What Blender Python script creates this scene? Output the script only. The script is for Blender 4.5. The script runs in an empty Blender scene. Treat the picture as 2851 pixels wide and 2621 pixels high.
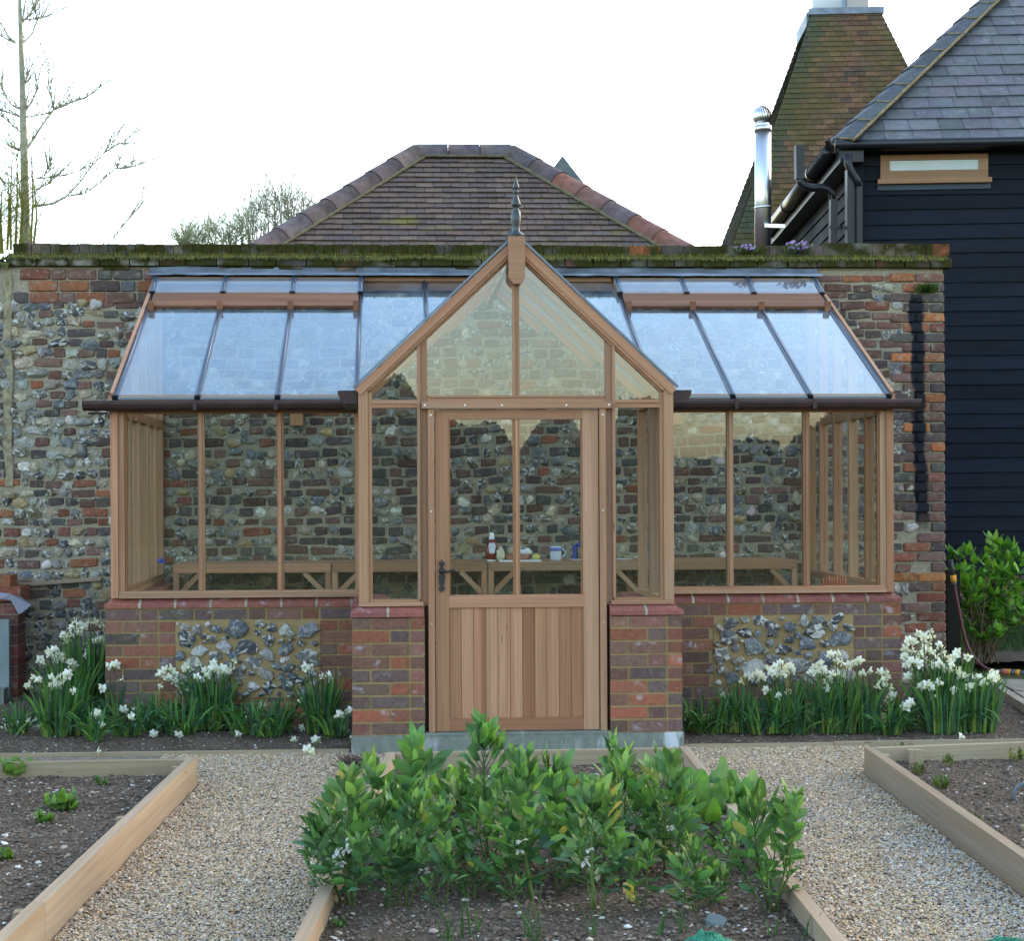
import bpy, math, random
import numpy as np
from mathutils import Vector, Matrix, noise

rnd = random.Random(11)
U = rnd.uniform
SC = bpy.context.scene
COL = SC.collection

# ------------------------------------------------------------------ camera geometry (measured from the photograph)
F = 4300.0; PSI = math.radians(2.9); ROLL = math.radians(0.285); PPX = 1308.5; PPY = 1370.5; HC = 1.489
CP, SP = math.cos(PSI), math.sin(PSI)

def ray(x, y):
    u = (x - PPX) / F; v = -(y - PPY) / F
    ur = u * math.cos(ROLL) + v * math.sin(ROLL); vr = -u * math.sin(ROLL) + v * math.cos(ROLL)
    return (SP + ur * CP, CP - ur * SP, vr)

def P(x, y, Y):
    d = ray(x, y); t = Y / d[1]
    return Vector((d[0] * t, Y, HC + d[2] * t))

def G(x, y, z=0.0):
    d = ray(x, y); t = (z - HC) / d[2]
    return Vector((d[0] * t, d[1] * t, z))

def PL(x, y, p0, n):
    d = Vector(ray(x, y)); o = Vector((0, 0, HC))
    t = (p0 - o).dot(n) / d.dot(n)
    return o + d * t

# ------------------------------------------------------------------ mesh builder
class MB:
    def __init__(s):
        s.v = []; s.f = []; s.c = []; s.m = []; s.uv = []; s.sm = []

    def face(s, pts, col=(1, 1, 1), m=0, uv=None, smooth=False):
        b = len(s.v); s.v.extend([tuple(p) for p in pts])
        s.f.append(tuple(range(b, b + len(pts)))); s.c.append(col); s.m.append(m); s.sm.append(smooth)
        s.uv.append(uv or [(p[0], p[2]) for p in pts])

    def idx(s, vs, faces, col=(1, 1, 1), m=0, smooth=False, uvs=None):
        b = len(s.v); s.v.extend([tuple(p) for p in vs]); f0 = len(s.f)
        for f in faces:
            s.f.append(tuple(i + b for i in f)); s.c.append(col if not isinstance(col, list) else col[len(s.f) - 1 - f0]); s.m.append(m); s.sm.append(smooth)
            s.uv.append([uvs[i] for i in f] if uvs else [(vs[i][0] + vs[i][1], vs[i][2]) for i in f])

    def hexa(s, o, L, W, H, col=(1, 1, 1), m=0, taper=None):
        """box at corner o with edge vectors L (grain), W, H"""
        o, L, W, H = Vector(o), Vector(L), Vector(W), Vector(H)
        v = [o, o + L, o + L + W, o + W, o + H, o + L + H, o + L + W + H, o + W + H]
        l, w, h = L.length, W.length, H.length
        ou, ov = U(0, 50), U(0, 50)
        uv = [(ou, ov), (ou + l, ov), (ou + l, ov + w), (ou, ov + w), (ou, ov + h), (ou + l, ov + h), (ou + l, ov + w + h), (ou, ov + w + h)]
        fs = [(0, 3, 2, 1), (4, 5, 6, 7), (0, 1, 5, 4), (2, 3, 7, 6), (1, 2, 6, 5), (0, 4, 7, 3)]
        if L.cross(W).dot(H) < 0: fs = [f[::-1] for f in fs]
        s.idx(v, fs, col, m, False, uv)

    def box(s, x0, x1, y0, y1, z0, z1, col=(1, 1, 1), m=0):
        d = [x1 - x0, y1 - y0, z1 - z0]; a = d.index(max(d))
        e = [Vector((d[0], 0, 0)), Vector((0, d[1], 0)), Vector((0, 0, d[2]))]
        o = [e[a], e[(a + 1) % 3], e[(a + 2) % 3]]
        s.hexa((x0, y0, z0), o[0], o[1], o[2], col, m)

    def beam(s, p0, p1, w, h, up=(0, 0, 1), col=(1, 1, 1), m=0, a=0.5, b=0.5):
        """bar from p0 to p1: w across, h along up; a, b = where the axis sits in the section"""
        p0, p1 = Vector(p0), Vector(p1); L = p1 - p0; d = L.normalized(); up = Vector(up)
        sd = d.cross(up).normalized(); u = sd.cross(d).normalized()
        s.hexa(p0 - sd * w * a - u * h * b, L, sd * w, u * h, col, m)

    def prism(s, poly, ax, t0, t1, col=(1, 1, 1), m=0):
        """2-D polygon extruded along axis ax ('x','y','z') from t0 to t1"""
        def mk(p, t):
            return {'x': (t, p[0], p[1]), 'y': (p[0], t, p[1]), 'z': (p[0], p[1], t)}[ax]
        n = len(poly)
        A = [mk(p, t0) for p in poly]; B = [mk(p, t1) for p in poly]
        v = A + B
        fs = [tuple(range(n))[::-1], tuple(range(n, 2 * n))] + [(i, (i + 1) % n, n + (i + 1) % n, n + i) for i in range(n)]
        area = sum(poly[i][0] * poly[(i + 1) % n][1] - poly[(i + 1) % n][0] * poly[i][1] for i in range(n))
        flip = (area < 0) != (t1 < t0)
        if ax == 'y': flip = not flip
        if flip: fs = [f[::-1] for f in fs]
        o = U(0, 50)
        uv = [(p[0] + o, p[1] + o) for p in poly] + [(p[0] + o + (t1 - t0), p[1] + o) for p in poly]
        s.idx(v, fs, col, m, False, uv)

    def tube(s, pts, r, n=8, col=(1, 1, 1), m=0, cap=True):
        pts = [Vector(p) for p in pts]; k = len(pts)
        if not hasattr(r, '__len__'): r = [r] * k
        v = []; ref = None
        for i in range(k):
            d = (pts[min(i + 1, k - 1)] - pts[max(i - 1, 0)]).normalized()
            if ref is None:
                ref = Vector((0, 0, 1)) if abs(d.z) < 0.9 else Vector((1, 0, 0))
            a = d.cross(ref).normalized(); b = a.cross(d).normalized(); ref = b
            for j in range(n):
                t = 2 * math.pi * j / n
                v.append(pts[i] + (a * math.cos(t) + b * math.sin(t)) * r[i])
        fs = []
        for i in range(k - 1):
            for j in range(n):
                q = (j + 1) % n
                fs.append((i * n + j, (i + 1) * n + j, (i + 1) * n + q, i * n + q))
        if cap:
            fs.append(tuple(range(n))); fs.append(tuple(range((k - 1) * n, k * n))[::-1])
        s.idx(v, fs, col, m, True)

    def lathe(s, prof, c, n=16, col=(1, 1, 1), m=0, smooth=True):
        v = []
        for (r, z) in prof:
            for j in range(n):
                t = 2 * math.pi * j / n
                v.append((c[0] + r * math.cos(t), c[1] + r * math.sin(t), c[2] + z))
        k = len(prof); fs = []
        for i in range(k - 1):
            for j in range(n):
                q = (j + 1) % n
                fs.append((i * n + j, i * n + q, (i + 1) * n + q, (i + 1) * n + j))
        fs.append(tuple(range(n))[::-1]); fs.append(tuple(range((k - 1) * n, k * n)))
        s.idx(v, fs, col, m, smooth)

    def build(s, name, mats, parent=None, loc=None):
        org = ORG.get(parent.name, Vector((0, 0, 0))) if parent else Vector(loc or (0, 0, 0))
        me = bpy.data.meshes.new(name)
        V = np.array(s.v, dtype=np.float32).reshape(-1, 3) - np.array(org, dtype=np.float32)
        me.from_pydata(V.tolist(), [], s.f)
        for mt in (mats if isinstance(mats, (list, tuple)) else [mats]): me.materials.append(mt)
        nf = len(s.f)
        me.polygons.foreach_set('material_index', np.array(s.m, dtype=np.int32))
        me.polygons.foreach_set('use_smooth', np.array(s.sm, dtype=bool))
        at = me.attributes.new('Col', 'FLOAT_COLOR', 'FACE')
        ca = np.ones((nf, 4), dtype=np.float32); ca[:, :3] = np.array(s.c, dtype=np.float32)
        at.data.foreach_set('color', ca.ravel())
        uvl = me.uv_layers.new(name='UVMap')
        uvl.data.foreach_set('uv', np.array([q for f in s.uv for q in f], dtype=np.float32).ravel())
        me.update()
        return link(name, me, parent, org)

ORG = {}
def link(name, me, parent=None, org=None):
    o = bpy.data.objects.new(name, me); COL.objects.link(o)
    if parent:
        o.parent = parent; ORG[o.name] = ORG[parent.name]
    else:
        o.location = org or (0, 0, 0); ORG[o.name] = Vector(org or (0, 0, 0))
    return o

def tag(o, label=None, cat=None, group=None, kind=None):
    if label: o['label'] = label
    if cat: o['category'] = cat
    if group: o['group'] = group
    if kind: o['kind'] = kind
    return o

def thing(name, label, cat, loc=(0, 0, 0), group=None):
    o = bpy.data.objects.new(name, None); COL.objects.link(o); o.location = loc
    o.empty_display_size = 0.05; ORG[o.name] = Vector(loc)
    return tag(o, label, cat, group)

# ------------------------------------------------------------------ materials
class NT:
    def __init__(s, name):
        s.mat = bpy.data.materials.new(name); s.mat.use_nodes = True
        s.t = s.mat.node_tree; s.n = s.t.nodes; s.l = s.t.links
        s.b = s.n['Principled BSDF']; s.out = s.n['Material Output']
    def node(s, ty, **k):
        n = s.n.new(ty)
        for a, b in k.items():
            if a.startswith('in_'):
                n.inputs[int(a[3:])].default_value = b
            else: setattr(n, a, b)
        return n
    def lk(s, a, b): s.l.new(a, b)
    def noise(s, scale, detail=3, vec=None, rough=0.55, dist=0.0):
        n = s.node('ShaderNodeTexNoise'); n.inputs['Scale'].default_value = scale
        n.inputs['Detail'].default_value = detail; n.inputs['Roughness'].default_value = rough
        n.inputs['Distortion'].default_value = dist
        if vec is not None: s.lk(vec, n.inputs['Vector'])
        return n.outputs['Fac']
    def rng(s, val, a, b, c, d):
        n = s.node('ShaderNodeMapRange'); n.inputs[1].default_value = a; n.inputs[2].default_value = b
        n.inputs[3].default_value = c; n.inputs[4].default_value = d; s.lk(val, n.inputs[0]); return n.outputs[0]
    def math(s, op, a, b=None):
        n = s.node('ShaderNodeMath', operation=op)
        for i, q in enumerate((a, b)):
            if q is None: continue
            if isinstance(q, (int, float)): n.inputs[i].default_value = q
            else: s.lk(q, n.inputs[i])
        return n.outputs[0]
    def mix(s, fac, a, b, mode='MIX'):
        n = s.node('ShaderNodeMix', data_type='RGBA', blend_type=mode)
        for i, q in ((0, fac), (6, a), (7, b)):
            if isinstance(q, (int, float)): n.inputs[i].default_value = q
            elif isinstance(q, tuple): n.inputs[i].default_value = (*q, 1) if len(q) == 3 else q
            else: s.lk(q, n.inputs[i])
        return n.outputs[2]
    def obj(s): return s.node('ShaderNodeTexCoord').outputs['Object']
    def pos(s): return s.node('ShaderNodeNewGeometry').outputs['Position']
    def attr(s): return s.node('ShaderNodeAttribute', attribute_name='Col').outputs['Color']
    def scl(s, vec, x, y, z):
        n = s.node('ShaderNodeVectorMath', operation='MULTIPLY'); s.lk(vec, n.inputs[0]); n.inputs[1].default_value = (x, y, z)
        return n.outputs[0]
    def grey(s, val):
        n = s.node('ShaderNodeCombineColor')
        for i in range(3): s.lk(val, n.inputs[i])
        return n.outputs[0]
    def bump(s, h, strength=0.3, dist=0.01):
        n = s.node('ShaderNodeBump'); n.inputs['Strength'].default_value = strength; n.inputs['Distance'].default_value = dist
        s.lk(h, n.inputs['Height']); s.lk(n.outputs[0], s.b.inputs['Normal'])
    def fin(s, col, rough=0.7, spec=0.3, metal=0.0):
        if isinstance(col, tuple): s.b.inputs['Base Color'].default_value = (*col, 1)
        else: s.lk(col, s.b.inputs['Base Color'])
        if isinstance(rough, (int, float)): s.b.inputs['Roughness'].default_value = rough
        else: s.lk(rough, s.b.inputs['Roughness'])
        s.b.inputs['Specular IOR Level'].default_value = spec; s.b.inputs['Metallic'].default_value = metal
        return s.mat

def M(name, col=None, rough=0.7, spec=0.3, metal=0.0, ns=None, na=0.25, bump=0.0, bs=60, detail=4):
    """plain material: col (or the Col attribute) varied by noise"""
    t = NT(name); base = t.attr() if col is None else None
    p = t.pos()
    c = base if base is not None else col
    if ns:
        g = t.grey(t.rng(t.noise(ns, detail, p), 0.3, 0.7, 1 - na, 1 + na))
        c = t.mix(1.0, c, g, 'MULTIPLY')
    if bump: t.bump(t.noise(bs, 4, p), bump, 0.01)
    return t.fin(c, rough, spec, metal)

def wood(name, base, streak=0.3, rough=0.6, fine=90, knots=True, spec=0.25):
    t = NT(name)
    uv = t.node('ShaderNodeUVMap').outputs[0]
    v1 = t.scl(uv, 1.2, fine, 1); v2 = t.scl(uv, 0.5, 14, 1)
    n1 = t.noise(1.0, 4, v1); n2 = t.noise(1.0, 3, v2, dist=0.6)
    c = t.mix(1.0, t.attr(), base, 'MULTIPLY')
    c = t.mix(1.0, c, t.grey(t.rng(n1, 0.25, 0.75, 1 - streak * 0.7, 1 + streak * 0.5)), 'MULTIPLY')
    c = t.mix(t.rng(n2, 0.42, 0.7, 0, 0.55), c, tuple(x * y for x, y in zip(base, (0.72, 0.56, 0.45))))
    if knots:
        vo = t.node('ShaderNodeTexVoronoi'); vo.inputs['Scale'].default_value = 1.0
        t.lk(t.scl(uv, 2.6, 11, 1), vo.inputs['Vector'])
        c = t.mix(t.rng(vo.outputs['Distance'], 0.03, 0.085, 0.7, 0.0), c, tuple(x * 0.25 for x in base))
    t.bump(n1, 0.12, 0.003)
    return t.fin(c, rough, spec)

MT = {}
MT['cedar'] = wood('cedar', (0.395, 0.222, 0.130), 0.45)
MT['board'] = wood('treated_board', (0.36, 0.285, 0.20), 0.35, 0.85, 60)
MT['oak'] = wood('oak', (0.27, 0.16, 0.085), 0.3)

def glass_mat(name, gain=1.0, haze=0.0, tint=(1, 1, 1)):
    t = NT(name); g = t.node('ShaderNodeNewGeometry')
    d = t.node('ShaderNodeVectorMath', operation='DOT_PRODUCT'); t.lk(g.outputs['Normal'], d.inputs[0]); t.lk(g.outputs['Incoming'], d.inputs[1])
    c = t.math('ABSOLUTE', d.outputs['Value']); x = t.math('SUBTRACT', 1.0, c)
    x5 = t.math('POWER', x, 5.0)
    fr = t.math('ADD', t.math('MULTIPLY', x5, 0.957), 0.043)
    fr = t.math('MULTIPLY', fr, gain)
    tr = t.node('ShaderNodeBsdfTransparent'); tr.inputs[0].default_value = (0.965, 0.985, 0.975, 1)
    gl = t.node('ShaderNodeBsdfGlossy'); gl.inputs['Roughness'].default_value = 0.0; gl.inputs['Color'].default_value = (*tint, 1)
    bp = t.node('ShaderNodeBump'); bp.inputs['Strength'].default_value = 0.02; bp.inputs['Distance'].default_value = 0.01
    t.lk(t.noise(2.5, 1, t.pos()), bp.inputs['Height']); t.lk(bp.outputs[0], gl.inputs['Normal'])
    mx = t.node('ShaderNodeMixShader'); t.lk(fr, mx.inputs[0]); t.lk(tr.outputs[0], mx.inputs[1]); t.lk(gl.outputs[0], mx.inputs[2])
    last = mx.outputs[0]
    if haze:   # bluish diffuse veil painted in for sky glare on the glass
        df = t.node('ShaderNodeBsdfDiffuse'); df.inputs[0].default_value = (0.60, 0.74, 0.92, 1)
        m2 = t.node('ShaderNodeMixShader')
        t.lk(t.rng(t.noise(6, 5, t.scl(t.pos(), 1, 0.5, 0.5)), 0.35, 0.7, haze * 0.35, haze), m2.inputs[0])
        t.lk(last, m2.inputs[1]); t.lk(df.outputs[0], m2.inputs[2]); last = m2.outputs[0]
    t.lk(last, t.out.inputs[0])
    return t.mat
MT['glass'] = glass_mat('window_glass')
MT['roof_glass'] = glass_mat('roof_glass', 1.5, 0.07, (0.76, 0.93, 1.0))

MT['bar'] = M('grey_aluminium', (0.10, 0.125, 0.16), 0.28, 0.6, 0.7)
MT['cap'] = M('black_cap', (0.012, 0.013, 0.018), 0.4, 0.5)
MT['gutter'] = M('brown_gutter', (0.048, 0.026, 0.024), 0.5, 0.25, ns=9, na=0.2)
MT['iron'] = M('black_iron', (0.012, 0.012, 0.013), 0.45, 0.5)
MT['finial'] = M('dark_green_paint', (0.022, 0.034, 0.036), 0.35, 0.5)
MT['lead'] = M('sheet_lead', (0.15, 0.175, 0.21), 0.48, 0.5, 0.25, ns=5, na=0.45, bump=0.5, bs=9)
MT['steel'] = M('stainless_steel', (0.66, 0.67, 0.68), 0.32, 0.5, 1.0)
MT['blackplastic'] = M('black_rainwater_plastic', (0.007, 0.008, 0.011), 0.35, 0.35)
MT['attr'] = M('painted', None, 0.5, 0.4, ns=30, na=0.06)
MT['petal'] = M('petal', (0.80, 0.80, 0.70), 0.6, 0.2)

def leafmat(name, rough=0.6, tr=0.3, na=0.22, spec=0.35):
    t = NT(name); c = t.attr()
    g = t.grey(t.rng(t.noise(14, 3, t.pos()), 0.3, 0.7, 1 - na, 1 + na))
    c = t.mix(1.0, c, g, 'MULTIPLY'); t.fin(c, rough, spec)
    tl = t.node('ShaderNodeBsdfTranslucent'); t.lk(t.mix(1.0, c, (1.25, 1.35, 0.55), 'MULTIPLY'), tl.inputs[0])
    mx = t.node('ShaderNodeMixShader'); mx.inputs[0].default_value = tr
    t.lk(t.b.outputs[0], mx.inputs[1]); t.lk(tl.outputs[0], mx.inputs[2]); t.lk(mx.outputs[0], t.out.inputs[0])
    return t.mat
MT['leaf'] = leafmat('green_leaf')
MT['twig'] = M('bark', None, 0.8, 0.2, ns=20, na=0.25)

def stone_mats():
    # flint: dark knapped glassy stone with chalky rind, patches by noise
    t = NT('flint'); p = t.pos(); c = t.attr()
    n = t.noise(26, 6, p, 0.65, 0.8); n2 = t.noise(70, 4, p)
    c1 = t.mix(t.rng(n, 0.55, 0.62, 0, 0.6), c, (0.42, 0.41, 0.38))
    c1 = t.mix(t.rng(n, 0.42, 0.35, 0, 0.65), c1, (0.045, 0.05, 0.062))
    c1 = t.mix(1.0, c1, t.grey(t.rng(n2, 0.3, 0.7, 0.8, 1.2)), 'MULTIPLY')
    c1 = t.mix(t.rng(t.noise(17, 6, p, 0.7), 0.52, 0.66, 0, 0.75), c1, (0.27, 0.23, 0.165))
    t.bump(n, 0.5, 0.01)
    MT['flint'] = t.fin(tar(t, c1), 0.55, 0.35)
    t = NT('knapped_flint'); p = t.pos(); c = t.attr()
    n = t.noise(21, 7, p, 0.7, 1.2); n2 = t.noise(70, 4, p)
    c1 = t.mix(t.rng(n, 0.53, 0.62, 0, 0.7), c, (0.46, 0.44, 0.38))
    c1 = t.mix(t.rng(n, 0.46, 0.38, 0, 0.7), c1, (0.045, 0.05, 0.06))
    c1 = t.mix(1.0, c1, t.grey(t.rng(n2, 0.3, 0.7, 0.75, 1.25)), 'MULTIPLY')
    c1 = t.mix(t.rng(t.noise(14, 6, p, 0.7), 0.58, 0.7, 0, 0.7), c1, (0.28, 0.20, 0.10))
    t.bump(n, 0.8, 0.012)
    MT['knapped'] = t.fin(c1, 0.5, 0.4)
    t = NT('old_brick'); p = t.pos(); c = t.attr()
    n = t.noise(35, 5, p, 0.65)
    c1 = t.mix(1.0, c, t.grey(t.rng(n, 0.3, 0.7, 0.7, 1.35)), 'MULTIPLY')
    c1 = t.mix(t.rng(t.noise(19, 6, p, 0.7), 0.54, 0.68, 0, 0.7), c1, (0.29, 0.26, 0.19))
    c1 = t.mix(t.rng(t.noise(3, 5, p), 0.55, 0.75, 0, 0.5), c1, (0.10, 0.10, 0.07))
    t.bump(n, 0.5, 0.006)
    MT['old_brick'] = t.fin(tar(t, c1), 0.85, 0.2)
    t = NT('lime_mortar'); p = t.pos()
    n = t.noise(60, 5, p, 0.7); n2 = t.noise(2.2, 5, p)
    c1 = t.mix(t.rng(n2, 0.35, 0.7, 0, 1), (0.33, 0.28, 0.195), (0.26, 0.235, 0.175))
    c1 = t.mix(1.0, c1, t.grey(t.rng(n, 0.3, 0.7, 0.72, 1.25)), 'MULTIPLY')
    # damp, algae-stained band low down behind the benches
    sep = t.node('ShaderNodeSeparateXYZ'); t.lk(p, sep.inputs[0])
    t.bump(n, 0.7, 0.012)
    MT['mortar'] = t.fin(tar(t, c1), 0.9, 0.15)
    t = NT('new_brick'); p = t.pos(); c = t.attr()
    n = t.noise(40, 5, p, 0.65); n2 = t.noise(8, 5, t.scl(p, 1, 1, 1.6), 0.6)
    c1 = t.mix(1.0, c, t.grey(t.rng(n, 0.3, 0.7, 0.72, 1.3)), 'MULTIPLY')
    c1 = t.mix(t.rng(t.noise(24, 6, p, 0.7), 0.55, 0.70, 0, 0.55), c1, (0.25, 0.185, 0.11))
    c1 = t.mix(t.rng(n2, 0.60, 0.72, 0, 0.55), c1, (0.50, 0.50, 0.54))
    t.bump(n, 0.45, 0.005)
    MT['new_brick'] = t.fin(c1, 0.8, 0.25)
    t = NT('new_mortar'); p = t.pos()
    n = t.noise(70, 5, p, 0.7)
    c1 = t.mix(t.noise(5, 3, p), (0.26, 0.175, 0.075), (0.34, 0.245, 0.12))
    c1 = t.mix(1.0, c1, t.grey(t.rng(n, 0.3, 0.7, 0.8, 1.2)), 'MULTIPLY')
    t.bump(n, 0.5, 0.006)
    MT['new_mortar'] = t.fin(c1, 0.9, 0.15)
    t = NT('concrete'); p = t.pos()
    n = t.noise(30, 5, p, 0.65); n2 = t.noise(1.0, 3, t.scl(p, 9, 1, 2.5), 0.6)
    c1 = t.mix(1.0, (0.175, 0.19, 0.160), t.grey(t.rng(n, 0.3, 0.7, 0.8, 1.2)), 'MULTIPLY')
    sep = t.node('ShaderNodeSeparateXYZ'); t.lk(p, sep.inputs[0])
    gate = t.rng(sep.outputs[0], 1.15, 1.3, 0.45, 1.0)
    c1 = t.mix(t.math('MULTIPLY', t.rng(n2, 0.52, 0.64, 0, 0.8), gate), c1, (0.58, 0.6, 0.64))
    t.bump(n, 0.3, 0.006)
    MT['concrete'] = t.fin(c1, 0.85, 0.2)

def tar(t, c):
    """the old black tar stripe painted down the right end of the flint wall"""
    p = t.pos(); sep = t.node('ShaderNodeSeparateXYZ'); t.lk(p, sep.inputs[0])
    w = t.math('MULTIPLY', t.math('SUBTRACT', t.noise(7, 4, p), 0.5), 0.11)
    lean = t.math('MULTIPLY', t.math('SUBTRACT', 2.9, sep.outputs[2]), 0.022)
    x = t.math('ADD', t.math('SUBTRACT', sep.outputs[0], lean), w)
    a = t.rng(x, 3.955, 3.975, 0, 1); b = t.rng(x, 4.055, 4.075, 1, 0)
    z = t.rng(t.math('ADD', sep.outputs[2], w), 2.96, 3.02, 1, 0); z2 = t.rng(t.math('ADD', sep.outputs[2], w), 1.1, 1.3, 0, 1)
    return t.mix(t.math('MULTIPLY', t.math('MULTIPLY', a, b), t.math('MULTIPLY', z, z2)), c, (0.012, 0.013, 0.018))
stone_mats()

def ground_mats():
    t = NT('soil'); p = t.pos()
    n = t.noise(45, 6, p, 0.7); n2 = t.noise(3, 4, p)
    c = t.mix(t.rng(n2, 0.35, 0.65, 0, 1), (0.108, 0.080, 0.057), (0.165, 0.126, 0.092))
    c = t.mix(1.0, c, t.grey(t.rng(n, 0.3, 0.7, 0.55, 1.5)), 'MULTIPLY')
    vo = t.node('ShaderNodeTexVoronoi'); vo.inputs['Scale'].default_value = 70; t.lk(p, vo.inputs['Vector'])
    k = t.math('MULTIPLY', t.rng(vo.outputs['Distance'], 0.16, 0.22, 1, 0), t.rng(t.noise(120, 1, p), 0.58, 0.6, 0, 1))
    c = t.mix(k, c, (0.30, 0.27, 0.23))
    t.bump(n, 0.9, 0.03); MT['soil'] = t.fin(c, 0.95, 0.1)
    t = NT('gravel'); p = t.pos()
    vo = t.node('ShaderNodeTexVoronoi'); vo.inputs['Scale'].default_value = 85; t.lk(p, vo.inputs['Vector'])
    hs = t.node('ShaderNodeSeparateColor'); t.lk(vo.outputs['Color'], hs.inputs[0])
    r = t.node('ShaderNodeValToRGB'); t.lk(hs.outputs[0], r.inputs[0])
    e = r.color_ramp.elements; e[0].color = (0.26, 0.19, 0.12, 1); e[1].color = (0.44, 0.37, 0.28, 1)
    for q, cc in ((0.25, (0.34, 0.25, 0.145, 1)), (0.5, (0.42, 0.34, 0.24, 1)), (0.75, (0.26, 0.25, 0.24, 1))):
        x = e.new(q); x.color = cc
    c = t.mix(1.0, r.outputs[0], t.grey(t.rng(vo.outputs['Distance'], 0.1, 0.75, 1.0, 0.45)), 'MULTIPLY')
    t.bump(t.math('SUBTRACT', 1.0, vo.outputs['Distance']), 0.8, 0.01)
    MT['gravel'] = t.fin(c, 0.85, 0.2)
    MT['pebble'] = M('pebble', None, 0.75, 0.25)
    t = NT('meadow_ground'); p = t.pos()
    c = t.mix(t.noise(0.8, 5, p), (0.05, 0.075, 0.02), (0.085, 0.075, 0.045))
    MT['ground'] = t.fin(c, 0.95, 0.1)
    t = NT('moss'); p = t.pos(); n = t.noise(45, 5, p, 0.7); n2 = t.noise(7, 4, p)
    c = t.mix(t.rng(n2, 0.35, 0.65, 0, 1), (0.060, 0.068, 0.012), (0.125, 0.125, 0.018))
    c = t.mix(1.0, c, t.grey(t.rng(n, 0.3, 0.7, 0.4, 1.5)), 'MULTIPLY')
    t.bump(n, 1.0, 0.02); MT['moss'] = t.fin(c, 0.95, 0.1)
    # mossy coping brick: brown-grey brick under patches of moss
    t = NT('mossy_brick'); p = t.pos(); n = t.noise(40, 5, p, 0.7); n2 = t.noise(5, 5, p, 0.6)
    c = t.mix(1.0, t.attr(), t.grey(t.rng(n, 0.3, 0.7, 0.6, 1.4)), 'MULTIPLY')
    m = t.mix(n, (0.016, 0.016, 0.005), (0.056, 0.052, 0.012))
    c = t.mix(t.rng(n2, 0.40, 0.52, 0, 1), c, m)
    t.bump(n, 0.9, 0.015); MT['mossy_brick'] = t.fin(c, 0.95, 0.1)
    t = NT('weatherboard'); p = t.pos()
    n = t.noise(1.0, 4, t.scl(p, 3, 3, 45)); n2 = t.noise(1.3, 4, p)
    c = t.mix(t.rng(n2, 0.3, 0.7, 0, 1), (0.0034, 0.0052, 0.0094), (0.0060, 0.0088, 0.0150))
    c = t.mix(1.0, c, t.attr(), 'MULTIPLY')
    c = t.mix(1.0, c, t.grey(t.rng(n, 0.3, 0.7, 0.75, 1.3)), 'MULTIPLY')
    t.bump(n, 0.3, 0.004); MT['weatherboard'] = t.fin(c, t.rng(n2, 0.3, 0.7, 0.6, 0.8), 0.15)
    t = NT('slate'); p = t.pos(); n = t.noise(12, 5, p, 0.65); n2 = t.noise(38, 4, p)
    c = t.mix(1.0, t.attr(), t.grey(t.rng(n, 0.3, 0.7, 0.75, 1.3)), 'MULTIPLY')
    c = t.mix(t.rng(t.noise(5, 6, p, 0.7), 0.57, 0.66, 0, 0.5), c, (0.20, 0.22, 0.21))
    t.bump(n2, 0.3, 0.006); MT['slate'] = t.fin(c, 0.5, 0.4)
    t = NT('clay_tile'); p = t.pos(); n = t.noise(30, 5, p, 0.65)
    c = t.mix(1.0, t.attr(), t.grey(t.rng(n, 0.3, 0.7, 0.72, 1.3)), 'MULTIPLY')
    k = t.noise(1.6, 6, t.scl(p, 0.8, 0.8, 2.6), 0.65)
    c = t.mix(t.rng(k, 0.57, 0.66, 0, 0.8), c, (0.15, 0.125, 0.028))
    t.bump(n, 0.4, 0.006); MT['clay_tile'] = t.fin(c, 0.85, 0.2)
    t = NT('oast_tile'); p = t.pos(); n = t.noise(26, 5, p, 0.65)
    c = t.mix(1.0, t.attr(), t.grey(t.rng(n, 0.3, 0.7, 0.65, 1.35)), 'MULTIPLY')
    k = t.noise(1.5, 5, t.scl(p, 1, 1, 0.7), 0.65)
    c = t.mix(t.rng(k, 0.42, 0.62, 0, 0.8), c, (0.095, 0.078, 0.026))
    t.bump(n, 0.4, 0.006); MT['oast_tile'] = t.fin(c, 0.9, 0.15)
    MT['hip_tile'] = M('hip_tile', None, 0.75, 0.25, ns=14, na=0.3, bump=0.3, bs=40)
    MT['paving'] = M('paving', None, 0.85, 0.2, ns=12, na=0.25, bump=0.3, bs=40)
    MT['ceramic'] = M('ceramic', None, 0.25, 0.5)
    MT['net'] = M('green_net', (0.03, 0.17, 0.10), 0.8, 0.2, ns=150, na=0.7)
ground_mats()
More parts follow.
